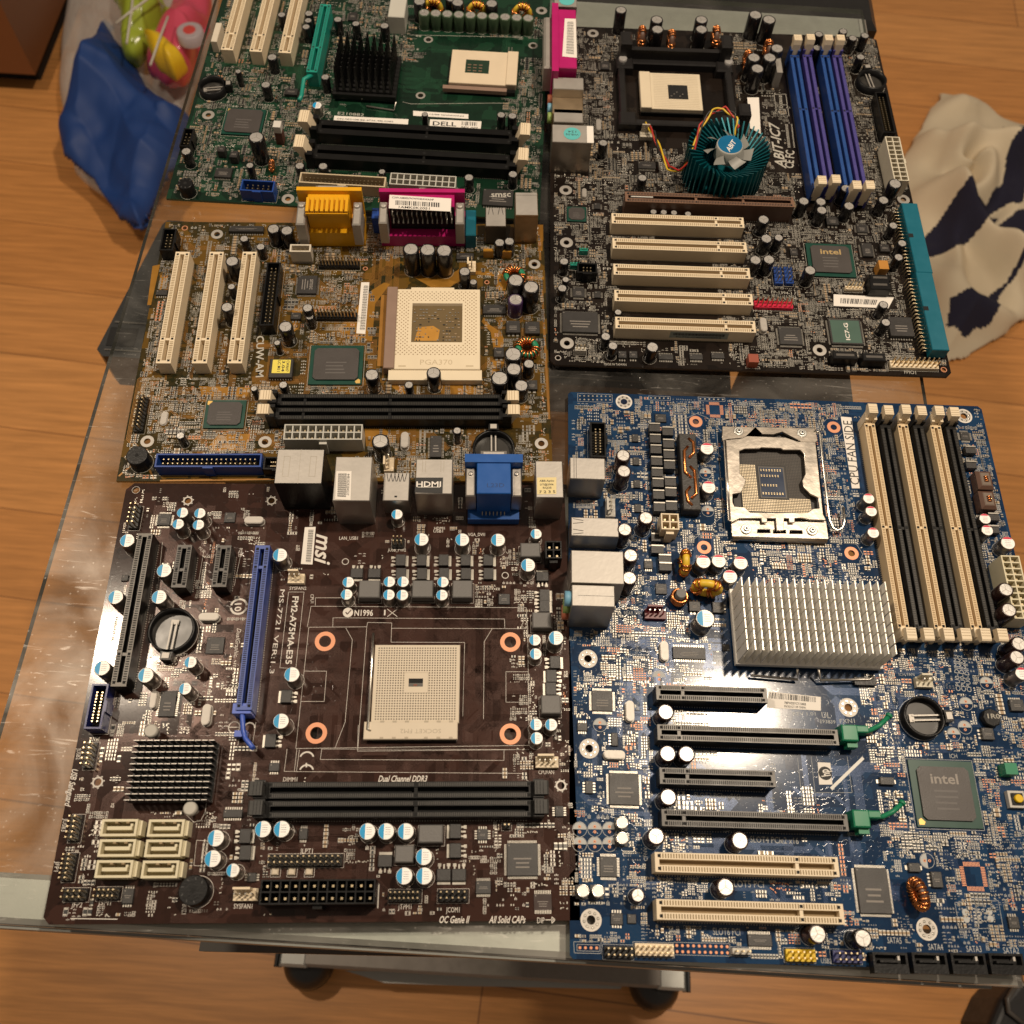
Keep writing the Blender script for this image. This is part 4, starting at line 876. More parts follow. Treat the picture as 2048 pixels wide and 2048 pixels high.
for x,y,q_,w in ((1575,755,0,0),(1600,915,0,0)):
    r_ = rect('C6',x-78,y-72,x+78,y+78,8); m = MB(); m.bbox(*r_[:2],.3,*r_[2:],8,1.6); o = m.build('choke',brownfer,B.root,((r_[0]+r_[2])/2,(r_[1]+r_[3])/2,0)); occ(*r_)
    k = MB(); cx,cy = (r_[0]+r_[2])/2,(r_[1]+r_[3])/2; k.bbox(r_[0]+1.8,r_[1]+1.8,8,r_[2]-1.8,r_[3]-1.8,8.3,.3); k.build('potting',mat('potting',(.20,.16,.13),.15),o); k = MB()
    for i in range(3): k.tube([(cx-1,cy-1.4+i*1.3,8.4),(cx,cy-1.4+i*1.3,9.0),(cx+1.2,cy-1.4+i*1.3,8.4)],.5,6)
    k.build('winding',copper,o)
# land grid socket with steel frame
def E(x,y,h=6): return P('E1',x,y,h)
outer = [E(*p) for p in ((445,175),(805,160),(1105,165),(1440,205),(1520,240),(1590,1380),(560,1345),(520,1200))]
m = MB(); q0 = rect('E1',470,200,1570,1370,2); m.box(q0[0]+2,q0[1]+2,0,q0[2]-2,q0[3]-2,2.2); so = m.build('processor_socket',[mat('socket_dark',(.03,.028,.026),.5)],B.root,((q0[0]+q0[2])/2,(q0[1]+q0[3])/2,0)); so['label'] = 'open land grid socket in a polished steel load frame'; occ(q0[0],q0[1],q0[2],q0[3],2)
# contact field
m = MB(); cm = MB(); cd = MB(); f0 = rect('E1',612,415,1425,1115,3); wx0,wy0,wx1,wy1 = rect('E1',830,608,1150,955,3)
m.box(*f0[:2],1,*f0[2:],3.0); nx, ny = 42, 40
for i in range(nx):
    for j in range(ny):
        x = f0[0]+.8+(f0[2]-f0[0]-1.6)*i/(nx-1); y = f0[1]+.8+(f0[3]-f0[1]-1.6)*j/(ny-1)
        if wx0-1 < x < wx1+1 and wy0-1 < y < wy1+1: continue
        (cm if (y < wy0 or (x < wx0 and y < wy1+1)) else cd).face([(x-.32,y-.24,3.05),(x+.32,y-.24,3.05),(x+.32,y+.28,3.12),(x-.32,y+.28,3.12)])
m.build('contact_field',[mat('socket_body',(.016,.014,.012),.5)],so); cm.build('contacts',[mat('contact_lit',(.60,.50,.34),.45,.3)],so); cd.build('contacts',[mat('contact_shaded',(.075,.062,.05),.6)],so)  # light painted into the contacts: pale where lit, dark where shaded
m = MB(); m.box(wx0,wy0,3,wx1,wy1,3.4); m.box(wx0+.8,wy0+.8,3.35,wx1-.8,wy1-.8,3.45,1)
for j,(yy,n) in enumerate(((.84,8),(.66,7),(.36,6),(.1,8))):
    for i in range(n):
        x = wx0+(wx1-wx0)*(.08+.105*i); y = wy0+(wy1-wy0)*yy; m.box(x,y,3.45,x+.7,y+.5,3.9,2); m.box(x,y+.8,3.45,x+.7,y+1.3,3.9,2)
m.build('decoupling_field',[greyrim,mat('blue_well',(.004,.02,.06),.3),pinm],so)
# steel frame: ring cut with a window (curve fill)
def plate(name,outer,inner,z,th,mt,par):
    cu = bpy.data.curves.new(name,'CURVE'); cu.dimensions = '2D'; cu.fill_mode = 'BOTH'; cu.extrude = th/2*MM; cu.bevel_depth = .00025; cu.bevel_resolution = 1; og = ORG[par]
    for pl in [outer]+inner:
        s_ = cu.splines.new('POLY'); s_.points.add(len(pl)-1)
        for i,p in enumerate(pl): s_.points[i].co = ((p[0]-og[0])*MM,(p[1]-og[1])*MM,0,1)
        s_.use_cyclic_u = True
    ob = bpy.data.objects.new(name,cu); S.collection.objects.link(ob); me = bpy.data.meshes.new_from_object(ob); bpy.data.objects.remove(ob)
    for v in me.vertices: v.co.z += (z-og[2])*MM
    me.materials.clear(); me.materials.append(mt); ob = bpy.data.objects.new(name,me); S.collection.objects.link(ob); ob.parent = par; ORG[ob] = og; return ob
frame = mat('frame_steel',(.66,.60,.52),.27,1.0,var=.12,scale=70,bump=.3,bscale=250)
inn = [(690,415),(850,412),(870,400),(1080,408),(1110,425),(1290,425),(1335,470),(1350,690),(1315,760),(1330,830),(1400,900),(1490,940),(1498,1060),(1425,1068),(1370,1110),(750,1105),(690,1050),(580,1040),(560,990),(560,900),(650,885),(690,800),(700,750),(640,690),(632,440)]
plate('load_frame',[E(*p,7) for p in ((468,330),(660,310),(720,285),(1130,300),(1260,345),(1450,352),(1530,1120),(1560,1180),(1400,1175),(1300,1155),(1225,1160),(1225,1205),(1175,1205),(1170,1160),(1110,1160),(1108,1290),(1040,1290),(1030,1160),(930,1160),(930,1205),(880,1205),(875,1160),(640,1160),(560,1200),(520,1180))],[[E(*p,7) for p in inn]],6.6,.8,frame,so)
plate('top_plate',[E(*p,5) for p in ((455,185),(1440,205),(1470,330),(1450,352),(1300,345),(1130,255),(1095,235),(1000,265),(880,262),(805,190),(690,300),(500,318),(455,330))],[],5,1,mat('frame_steel2',(.45,.40,.34),.3,1.0,bump=.3,bscale=250),so)
plate('bottom_plate',[E(*p,4) for p in ((545,1200),(700,1180),(820,1200),(1320,1210),(1560,1200),(1585,1390),(560,1360))],[[E(x+dx,y+dy,4) for dx,dy in ((-70,-25),(70,-25),(75,20),(-75,20))] for x,y in ((895,1310),(1065,1315),(1240,1320))],4.2,1.0,frame,so)
m = MB(); a,b = E(570,1350,4),E(1580,1385,4); m.tube([(a[0],a[1],2.6),(b[0],b[1],2.6)],2.1,10); m.build('front_roll',frame,so)
m = MB(); m.tube([(*E(1440,225,6),6),(*E(1500,245,6),6),(*E(1590,1080,5),5),(*E(1605,1180,4),4),(*E(1640,1265,4),4),(*E(1690,1295,4),4),(*E(1740,1270,4),4),(*E(1765,1210,5),5),(*E(1755,1045,6),6)],.8,8); m.build('load_lever',bright,so); m = MB(); m.tube([(*E(480,340,6),6.6),(*E(530,1190,6),6.6)],.9,8); m.build('frame_rod',bright,so)
for p in ((630,225),(1310,245),(712,1275),(1420,1290)):
    a = E(*p,6); m = MB(); m.lathe(*a,[(2.9,5),(2.9,5.8),(2.6,6)],20); m.lathe(*a,[(1.7,6),(1.6,6.9),(1.2,7.0)],12); m.lathe(*a,[(.7,7.03)],6,[1]); m.build('screw',[mat('zinc',(.7,.7,.66),.3,1.0),dark],so)
# silver heatsink with diagonal-looking cross-cut fins
bx0,by1 = P('C7',1400,430,1.5)[0],P('C5',1465,1540,26)[1]; bx1,by0 = P('C8',720,440,1.5)[0],P('C8',100,440,1.5)[1]
tx0 = P('C5',1465,1600,26)[0]; tx1 = P('C8',855,290,26)[0]; ty1 = P('C6',405,1560,26)[1]; ty0 = P('C8',400,300,26)[1]
m = MB(); m.box(tx0-1,ty0-1,2,tx1+1,ty1+1,5); ni, nj = 20, 7
for i in range(ni):
    x = tx0+(tx1-tx0)*i/(ni-1)
    for j in range(nj):
        ya = ty0+(ty1-ty0)*j/nj; yb = ty0+(ty1-ty0)*(j+1)/nj-.8
        n = len(m.v); m.box(x-.25,ya,5,x+.25,yb,26,0,1)
hs = m.build('heatsink',[hssil,mat('fin_tip',(.72,.69,.62),.35,.5)],B.root,((tx0+tx1)/2,(ty0+ty1)/2,0)); hs['label'] = 'large silver heatsink with rows of cross-cut fins'; occ(tx0-2,ty0-2,tx1+2,ty1+2)
m = MB()
for pts in (((1200,430),(1195,520),(1500,540)),): pass
a = P('C8',60,440,8); b = P('C8',62,520,3); m.tube([(*a,8),(*b,3),(*P('C7',1530,490,2),3)],.7,8); a = P('C8',230,440,8); m.tube([(*a,8),(*P('C8',245,525,4),4),(*P('C8',640,520,3),3),(*P('C8',670,500,3),4)],.7,8)
m.build('wire_clip',steel,hs); a = P('C8',590,545); m = MB(); m.cbox(*a,0,11,4,3); m.build('clip_anchor',blackp,hs)
# chips
bga('C8',1258,1435,32,32,25.5,25.5,rot=-.005,mark='intel',tri=(-1,-1),h=2.3,label='square dark chip on green base, lettered')
ic('C7',340,690,10.5,10.5,'NSEW',16,1.2); ic('C7',517,1400,14.5,15,'NSEW',32,1.5,label='square controller chip with fine legs'); ic('C7',1040,305,17,6.5,'NS',14,1.3,mark=None); ic('D2',690,540,15,20,'NSEW',(26,34),1.6,label='tall rectangular chip with fine legs between cream slots and coil'); ic('D1',390,335,8,9,'NSEW',12,1.3)
ic('C5',810,265,6.5,5.5,'',1,1); ic('C5',815,1640,6,6,'',1,1); ic('C5',712,1445,4.6,4.6,'NS',4,1.2); ic('D1',458,755,5.5,5,'NS',4,1.4); ic('D1',578,755,4,4,'',1,1.2); ic('D1',1610,928,11,5,'NS',14,1.3); ic('C7',180,900,5,4,'NS',4,1.3); ic('C7',440,1000,3.2,6.5,'W',4,1.3); ic('C7',235,1385,3.6,6,'EW',4,1.4)
for y in (425,612,795,990): ic('C5',605+(y-425)*.04,y,3.6,5,'EW',4,1.3)
ic('C6',1410,410,5.5,5.5,'NSEW',8,1); ic('C8',1595,955,6,6,'W',3,2.2); ic('C8',1830,725,7,6,'N',6,2.2); ic('C8',785,1335,7,3.6,'EW',1,2.4); ic('D2',1215,450,5,7,'W',4,2); ic('D2',1850,805,5,5,'NS',4,1.4); ic('C7',1335,260,3.6,3.6,'',1,1); ic('C5',1085,1780,6,5.5,'NS',3,2); ic('C5',1275,1790,6,6,'E',3,2); ic('D2',1030,350,5.5,4,'EW',1,2)
crystal('C7',565,770,False); crystal('C7',440,1122); crystal('C7',842,285,False)
battery('C8',1085,815,10.5,5.5,.05)
a = P('C8',1625,825,4); m = MB(); m.lathe(*a,[(4.6,0),(4.9,1),(4.9,3.4),(4.3,4.2)],8,smooth=False); o = m.build('choke',blackp,B.root,(*a,0)); k = MB(); text(k,P('C8',1590,812,4.2),P('C8',1690,815,4.2),'1R0',2.4,4.25,bold=True); k.build('print',mat('inductor_print',(.35,.33,.28),.6),o); occ(a[0]-5,a[1]-5,a[0]+5,a[1]+5)
a = P('C8',1835,1480,4); m = MB(); m.cbox(*a,0,8,8,3); m.cbox(*a,3,5.5,5.5,1,1); o = m.build('push_button',[mat('button_base',(.5,.48,.44),.5),blackp],B.root,(*a,0)); m = MB(); m.lathe(*a,[(2,4),(2,5.4),(1.7,5.6)],16); m.build('button_cap',mat('button_yellow',(.7,.45,0),.4),o); occ(a[0]-5,a[1]-5,a[0]+5,a[1]+5)
a = P('C8',1775,1240,6); m = MB(); m.cbox(*a,0,6,5.5,7); m.build('jumper_cap',greenp,B.root,(*a,0)); occ(a[0]-3,a[1]-3,a[0]+3,a[1]+3)
header('D1',358,1022,'D1',588,1022,2,5,blackp); header('D1',605,1002,'D1',915,1005,2,7,cream,label='cream pin header'); header('D1',1390,1015,'D1',1540,1018,1,3,mat('hdr_white',(.5,.48,.43),.5),4); header('D2',-30,1070,'D2',212,1082,2,5,yelhdr,label='yellow pin header'); header('D2',358,1082,'D2',595,1092,2,5,navyp,label='navy pin header')
for x,y in ((830,1110),(1155,1112),(1475,1115),(1790,1118)):
    r_ = rect('D2',x-152,y-62,x+152,y+62,6); m = MB(); w_ = r_[2]-r_[0]; t = 1.0
    m.box(r_[0],r_[1]-3,0,r_[2],r_[1]+t,6); m.box(r_[0],r_[3]-t,0,r_[2],r_[3],6); m.box(r_[0],r_[1]+t,0,r_[0]+t,r_[3]-t,6); m.box(r_[2]-t,r_[1]+t,0,r_[2],r_[3]-t,6); m.quad(*r_,2,1); m.box(r_[0]+3.5,(r_[1]+r_[3])/2-1.2,2,r_[2]-3,(r_[1]+r_[3])/2-.2,5); m.box(r_[2]-4.2,(r_[1]+r_[3])/2-.2,2,r_[2]-3.2,(r_[1]+r_[3])/2+1.6,5,2)
    m.build('drive_socket',[blackp,dark,steelsat],B.root,((r_[0]+r_[2])/2,(r_[1]+r_[3])/2,0)); occ(*r_)
# rear connectors (left edge)
o = io('mouse_keyboard_socket','C5',80,582,'C5',365,762,22,'silver stacked rear socket at the upper left'); q = B.last; k = MB(); k.line(q[0]+2.2,q[1],q[0]+2.2,q[3],.3,22.03); k.line(q[0]+3.4,q[1],q[0]+3.4,q[3],.3,22.03); k.build('seam',greyrim,o)
o = io('usb_socket','C5',90,1062,'C5',475,1225,15.5,'low silver rear socket with spring cut-outs'); q = B.last; k = MB()
for f in (.22,.78):
    for s_ in (-1,1): k.line(q[0]+1,q[1]+(q[3]-q[1])*f+s_*1.4,q[0]+6.5,q[1]+(q[3]-q[1])*f+s_*.6,.35,15.53)
k.build('spring_cuts',dark,o)
io('network_socket_stack','C5',90,1328,'C5',518,1605,28,'tall plain silver rear socket')
o = io('audio_socket_stack','C5',95,1606,'C5',443,1788,31,'tall silver rear socket with pink, green and blue jacks'); q = B.last; k = MB(); k.line(q[0]+3,(q[1]+q[3])/2,q[2],(q[1]+q[3])/2,.25,31.03); k.build('seam',greyrim,o)
for z,nm,cl in ((26,'blue_jack',(.16,.36,.50)),(16,'green_jack',(.25,.36,.10)),(6,'pink_jack',(.55,.17,.09))):
    m = MB(); yy = (q[1]+q[3])/2; m.tube([(q[0],yy,z),(q[0]-3.2,yy,z)],3.9,20); m.build('audio_jack',mat(nm,cl,.45),o)
# labels
sticker('C7',((1680,615),(2100,660),(2100,770),(1665,745)),.15,bars=(.02,.05,.9,.42),lines=(('PBFWD0YCY1S4RB',.32,.72,.62,1.3),('PRODUCT OF CHINA',.32,.72,.85,1.1)))
sticker('E1',((1725,70),(1840,80),(1930,840),(1845,840)),.15); k = MB(); text(k,P('E1',1880,800,.2),P('E1',1795,115,.2),'CPU FAN SIDE',5.2,.22); k.build('sticker_lettering',ink,B.root)
sticker('C8',((222,1185),(325,1190),(342,1365),(235,1365)),.15); k = MB(); a = P('C8',283,1275); k.lathe(*a,[(3.3,.2)],24,[0]); k.build('emblem_disc',ink,B.root); k = MB(); text(k,P('C8',296,1305,.25),P('C8',268,1247,.25),'hp',4.6,.27,ital=True,bold=True); k.build('emblem_lettering',paper,B.root)
for c,x1,y1,x2,y2,s_,h in (('C5',515,1835,660,1835,'REAR FAN',2),('C5',1300,1180,1290,1115,'CPU0',2.4),('C8',1285,1135,1345,1135,'ICH',2.2),('C8',400,855,520,852,'FXN1',2.2),('C8',240,855,365,862,'E93839',1.8),('C8',22,795,205,795,'REV 1.01',1.8),('C8',255,805,325,808,'UL',3),('C8',385,895,530,895,'FMB-0902',1.6),
 ('D1',1530,115,1920,128,'SLOT4 PCIe2 x16',2.8),('D1',1370,470,1640,478,'SLOT5 PCI',3),('D1',1230,855,1450,862,'SLOT6 PCI',3),('D2',803,950,920,955,'SATA5',2.6),('D2',1140,1005,1262,1008,'SATA4',2.6),('D2',1455,1022,1580,1024,'SATA3',2.6),('D2',1760,1035,1890,1038,'SATA2',2.6),('D2',255,1120,345,1125,'USB2',2),
 ('C8',1355,612,1330,320,'CPU0-DIMM3',2.4),('C8',1400,615,1365,325,'CPU0-DIMM2',2.4),('C8',1445,620,1405,350,'CPU0-DIMM1',2.4),('C7',70,190,130,190,'AUD',2.4),('E1',1810,1150,1755,730,'©Copyright 2009 HP',1.8),('C8',875,478,1000,478,'ICH FAN',1.6),('C5',172,575,172,535,'SER',1.6),('D1',690,290,685,180,'CFNV',1.8),('C7',1080,1445,1450,1460,'SLOT3 PCIe x8(4)',2.2)):
    T(c,x1,y1,x2,y2,s_,h)
for c,x,y,a_ in (('C7',797,500,0),('C7',322,885,0),('C7',158,1725,0),('C7',280,1725,0),('C7',398,1725,0),('C7',158,1845,0),('C7',280,1845,0),('C7',398,1845,0),('C8',1583,550,0),('C8',1418,715,0),('C8',1408,905,0),('C8',1318,960,0),('D2',1132,295,90),('C5',1172,712,0),('C5',1190,1015,0)):
    x_,y_ = P(c,x,y); r_ = 3.2; B.silk.disc(x_,y_,.045,r_,0,14,math.radians(a_),math.radians(a_+180)); B.silk.ring(x_,y_,.046,r_+.1,r_+.3,0,24); occ(x_-3,y_-3,x_+3,y_+3)
    for s_ in (-1,1):
        u,v = (s_*1.2,0) if a_ else (0,s_*1.2); B.pads.lathe(x_+u,y_+v,[(.75,.05),(.6,.15)],10,[1,1]); B.pads.lathe(x_+u,y_+v,[(.35,.16)],8,[2])
def padrow(c,x0,y0,x1,y1,n,rows=1,r=.6,m=1,skip=()):
    a = P(c,x0,y0); b = P(c,x1,y1); L_ = math.hypot(b[0]-a[0],b[1]-a[1]); nx,ny = -(b[1]-a[1])/L_,(b[0]-a[0])/L_
    for j in range(rows):
        for i in range(n):
            if (i,j) in skip: continue
            f = i/(n-1); x = a[0]+(b[0]-a[0])*f-nx*2.54*j; y = a[1]+(b[1]-a[1])*f-ny*2.54*j; B.pads.lathe(x,y,[(r,.05),(r*.8,.2)],8,[m,m])
    q = (min(a[0],b[0])-1.3,min(a[1],b[1])-1.3-(rows-1)*2.54,max(a[0],b[0])+1.3,max(a[1],b[1])+1.3); sbox(*q); occ(*q)
padrow('C5',160,88,402,92,8,2,m=0); padrow('C5',732,105,870,108,5,1,m=0); padrow('C5',1130,112,1310,118,6,1,m=0); padrow('D1',940,970,1345,980,10,2,.75); padrow('D1',160,988,295,990,4,1,.75)
for c,x0,y0,x1,y1 in (('C5',1200,160,1290,240),('D2',1430,340,1600,510)): # bare chip footprints
    q = rect(c,x0,y0,x1,y1); n = 12
    for i in range(n):
        fx = q[0]+(q[2]-q[0])*(i+.5)/n; fy = q[1]+(q[3]-q[1])*(i+.5)/n; w_ = (q[2]-q[0])/n*.3; h_ = (q[3]-q[1])/n*.3
        for yy,s_ in ((q[1],-1),(q[3],1)): B.pads.quad(fx-w_,min(yy,yy+s_*2),fx+w_,max(yy,yy+s_*2),.05,1)
        for xx,s_ in ((q[0],-1),(q[2],1)): B.pads.quad(min(xx,xx+s_*2),fy-h_,max(xx,xx+s_*2),fy+h_,.05,1)
    occ(q[0]-2,q[1]-2,q[2]+2,q[3]+2)
for pts in (((560,1810),(1300,1180)),): pass
SL('C5',(1300,580),(1025,345)); SL('C5',(1095,400),(1040,350),(1010,270),(1100,230),(1180,260),(1300,370)); SL('C5',(1260,350),(1330,1210),(1090,1205)); SL('C5',(1080,1240),(1330,1040)); SL('C5',(1230,1380),(1390,1235)); SL('C6',(280,520),(420,390)); SL('C6',(200,355),(300,270),(400,255)); SL('C6',(300,1230),(470,1230)); SL('C6',(560,1430),(585,1360),(540,1290),(330,1130)); SL('D2',(1360,640),(1720,625),(1760,850),(1400,860),(1360,640)); SL('D2',(1530,630),(1560,855)); SL('C7',(450,160),(620,170),(620,310),(560,410),(545,350),(455,350),(450,160)); SL('C8',(60,1150),(100,1520),(210,1515),(170,1140)); SL('C8',(210,1430),(500,1430),(460,1140)); SL('D1',(110,940),(330,940),(330,1035),(115,1030),(110,940))
for y0,y1 in ((2,2),): pass
for x,y in ((1452,750),(1650,745)):
    a = P('D2',x,y); B.silk.lathe(a[0],a[1]+1.5,[(1.5,.05)],16,[0]); B.silk.lathe(a[0],a[1]-1.5,[(1.5,.055)],16,[0])
m = MB(); m.line(*P('C8',330,1400),*P('C8',590,1150),1.5,.1); m.build('aluminium_tape_scrap',mat('foil',(.5,.49,.46),.5,.3),B.root)
zz = [(3,3,55,120,5),(3,120,60,200,5),(20,140,75,185,4),(3,200,60,303,4),(60,285,150,303,5),(150,290,160,303,1),(100,180,160,215,3),(60,165,85,215,3),(140,215,158,285,2),(216,235,245,303,3),(150,3,246,140,13),(225,120,246,235,3),(140,140,246,160,4),(60,3,135,14,1.5),(60,55,135,66,.5),(40,20,58,120,3),(60,30,135,38,.6),(55,14,140,22,.5),(60,225,80,290,2)]
traces(260,(0,0,247,305),5,.15,.42,zones=zz+[(60,20,140,140,4)],cnt=(4,12),Lr=(8,26))
smd(9000,(1.5,1.5,245.5,303.5),seed=21,silk=.75,cop=.3,zones=zz,part=.38,big=.04)
finish(mat('silk_blueboard',(.44,.45,.44),.6),solder,mat('trace_blue',(.012,.045,.13),.25,.2))
# ================================================================== black-brown full-size board (rear right)
new_board('motherboard', 17.58, 335.94, 0.03710, 'near-black motherboard with five cream slots, blue and purple memory slots and a teal fan cooler')
for c,x,y in (('A3',350,172),('A4',175,65),('A4',178,290),('A4',180,722),('A4',1265,752),('A4',1625,105)): hole(c,x,y,4.2,1.9,'tin')
hole('A4',142,785,1.9,1.4); hole('A4',1798,836,1.9,1.4,'copper')
pcb([(3,0),(241,0),(244,3),(244,302),(241,305),(0,305),(0,3)], mats=[pcbmat('mask_black',(0.0065,0.0045,0.0035),(0.013,0.009,0.007),0.25), mat('edge_black',(.03,.025,.02),.6)])
slot('expansion_slot','A4',430,88,'A4',1155,120,8.5,14,brownagp,dark,rim=mat('agp_rim',(.20,.11,.07),.4),key=(.42,.70),label='long brown graphics slot below the teal fan cooler')
q = rect('A4',455,90,550,97,14.2); m = MB(); m.box(q[0],q[1],13,q[2],q[3],14.3); m.build('white_slot_insert',mat('insert_white',(.6,.58,.54),.5),B.root)
lab = ('topmost','second','third','fourth','lowest')
for i,(a,b) in enumerate((((372,184),(940,206)),((376,292),(952,312)),((380,402),(966,425)),((384,514),(978,538)),((388,630),(990,655)))):
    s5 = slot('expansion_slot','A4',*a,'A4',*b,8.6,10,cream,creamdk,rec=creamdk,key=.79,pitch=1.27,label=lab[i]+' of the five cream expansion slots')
q = P('A4',620,690,4); f = P('A4',870,700,4); m = MB(); yb = ORG[s5][1]-4.35
m.face([(q[0],yb,2.5),(f[0],yb,2.5),(f[0],yb,8.5),(q[0],yb,8.5)]); o = m.build('sticker',mat('sticker_grey',(.30,.34,.30),.5),s5); m = MB()
for i in range(46): x = q[0]+2+(f[0]-q[0]-4)*i/46; m.face([(x,yb-.05,5),(x+.35+(i%3)*.12,yb-.05,5),(x+.35+(i%3)*.12,yb-.05,7.3),(x,yb-.05,7.3)])
vs,fs,w_,tp = glyphs('IC7G-C4A004093',True); n0 = len(m.v); kx = (f[0]-q[0]-8)/w_
m.v += [(q[0]+4+v[0]*kx,yb-.05,2.9+v[1]/tp*1.5) for v in vs]
for g in fs: m.f.append(tuple(n0+i for i in g)); m.m.append(0); m.sm.append(False)
m.build('print',ink,o)
DL = dict(latch=cream,hl=21,open_=1.0)
for a,b,cl,hc,lb in (((1408,285),(1478,960),dimmblue,mat('blue_contact',(.02,.09,.30),.4),'left blue memory slot'),((1468,282),(1555,955),purple,mat('purple_contact',(.09,.08,.28),.4),'left purple memory slot'),((1565,285),(1655,985),dimmblue,mat('blue_contact',(.02,.09,.30),.4),'right blue memory slot'),((1622,285),(1725,985),purple,mat('purple_contact',(.09,.08,.28),.4),'right purple memory slot')):
    slot('memory_slot','A3',*a,'A3',*b,6.6,10,cl,hc,key=.57,rw=.28,label=lb,latch_col=cl,**DL)
power('D5',205,660,'D5',250,872,10,mat('conn_cream2',(.62,.57,.45),.45),mat('conn_olive2',(.30,.25,.16),.5),w=10,h=14,label='cream main power connector at the right edge')
header('D5',152,445,'D5',190,640,2,17,blackp,shroud=9,w=8.5,name='box_header')
# right-angle drive connectors
for (x0,y0,x1,y1),nt_ in (((262,980,352,1315),1138),((332,1315,432,1690),1490)):
    a = P('D5',x0+28,y0,9); b = P('D5',x1+10,y1,9); xl = (a[0]+b[0])/2-5.5; m = MB(); m.bbox(xl,b[1],1,xl+10.5,a[1],9,.4)
    o = m.build('drive_connector',teal,B.root,(xl+5,(a[1]+b[1])/2,0)); o['label'] = 'teal right-angle ribbon connector, '+('rear one' if y0 < 1000 else 'front one'); n = P('D5',x0+60,nt_,9)
    m = MB(); m.box(xl-.0,n[1]-1.6,8.8,xl+3,n[1]+1.6,9.05); m.build('key_notch',dark,o); m = MB(); cnt = 20
    for i in range(cnt):
        y = b[1]+3+(a[1]-b[1]-6)*i/(cnt-1)
        for k in (0,1): m.tube([(xl+.2,y+k*.3,6-3*k),(xl-2.5-2*(1-k),y+k*.3,6-3*k),(xl-3-2.2*(1-k),y+k*.3,0)],.32,5)
    m.build('contact_legs',pinm,o); occ(xl-6,b[1],xl+11,a[1])
# processor socket and frame
q = rect('A3',598,372,918,568,6); m = MB(); m.box(q[0]-1,q[1]-1,0,q[2]+1,q[3]+1,3,1); m.bbox(*q[:2],3,*q[2:],6,.3); m.bbox(q[0]-1.5,q[1],3,q[0]+6,q[3],7,.3)
h_ = rect('A3',735,437,842,513,6); hw = h_
for i in range(20):
    y = q[1]+2+(q[3]-q[1]-4)*i/19; m.line(q[0]+8,y,q[2]-2,y,.35,6.03,2)
so = m.build('processor_socket',[mat('socket478',(.66,.57,.42),.45,var=.05),blackp,mat('socket_groove',(.46,.38,.26),.6)],B.root,((q[0]+q[2])/2,(q[1]+q[3])/2,0)); so['label'] = 'ivory socket inside the black retention frame'; occ(*q,2)
m = MB(); m.box(*hw[:2],5.8,*hw[2:],6.1); 
for i in range(5): m.box(hw[0]+1.5+i*2,hw[1]+2+(i%3)*2,6.1,hw[0]+2.5+i*2,hw[1]+3+(i%3)*2,6.5,1)
m.build('socket_well',[dark,solder],so)
m = MB(); fr_ = rect('A3',478,290,1102,650,7); t = 5
for b_ in ((fr_[0],fr_[1],fr_[2],fr_[1]+t),(fr_[0],fr_[3]-t,fr_[2],fr_[3]),(fr_[0],fr_[1]+t,fr_[0]+t,fr_[3]-t),(fr_[2]-t,fr_[1]+t,fr_[2],fr_[3]-t)): m.bbox(b_[0],b_[1],0,b_[2],b_[3],6,.8)
for sx,sy in ((0,0),(1,0),(0,1),(1,1)):
    x = fr_[0]+5 if not sx else fr_[2]-5; y = fr_[1]+5 if not sy else fr_[3]-5; m.bbox(x-6,y-6,0,x+6,y+6,7,1)
for x in (fr_[0]+1,fr_[2]-9): m.bbox(x,fr_[3]-2,0,x+8,fr_[3]+11,20,1.5)
m.bbox(fr_[0]+8,fr_[3]-1,0,fr_[2]-8,fr_[3]+2.5,14,.5); m.bbox(fr_[2]-3,fr_[1]-5,0,fr_[2]+5,fr_[1]+6,22,1.5)
rf = m.build('retention_frame',mat('frame_black',(.014,.013,.013),.3,bump=.2),B.root,((fr_[0]+fr_[2])/2,(fr_[1]+fr_[3])/2,0)); occ(*fr_,3)
for p in ((505,302),(1050,318)):
    a = P('A3',*p,8); m = MB(); m.lathe(*a,[(3,6),(3,8.4),(2.4,8.8)],18); m.build('push_rivet',mat('rivet_grey',(.30,.29,.28),.4),rf)
# teal cooler with fan
cx,cy = P('A3',1055,750,33); m = MB(); nf = 44
for i in range(nf):
    a0 = 2*math.pi*i/nf; r0,r1 = 15,26.5; tw_ = .42
    p0 = (cx+r0*math.cos(a0),cy+r0*math.sin(a0)); p1 = (cx+r1*math.cos(a0+tw_*.6),cy+r1*math.sin(a0+tw_*.6)); dx,dy = -math.sin(a0+.3)*.45,math.cos(a0+.3)*.45
    n = len(m.v); z0,z1 = 6,32
    m.v += [(p0[0]-dx,p0[1]-dy,z0),(p1[0]-dx,p1[1]-dy,z0),(p1[0]+dx,p1[1]+dy,z0),(p0[0]+dx,p0[1]+dy,z0),(p0[0]-dx,p0[1]-dy,z1-7),(p1[0]-dx,p1[1]-dy,z1),(p1[0]+dx,p1[1]+dy,z1),(p0[0]+dx,p0[1]+dy,z1-7)]
    for f_ in ((4,5,6,7),(0,1,5,4),(1,2,6,5),(2,3,7,6),(3,0,4,7)): m.f.append(tuple(n+k for k in f_)); m.m.append(0); m.sm.append(False)
m.lathe(cx,cy,[(19,1),(19,6)],32)
cl_ = m.build('chipset_cooler',finm,B.root,(cx,cy,0)); cl_['label'] = 'round teal finned cooler with a small fan'; occ(cx-20,cy-20,cx+20,cy+20)
m = MB()
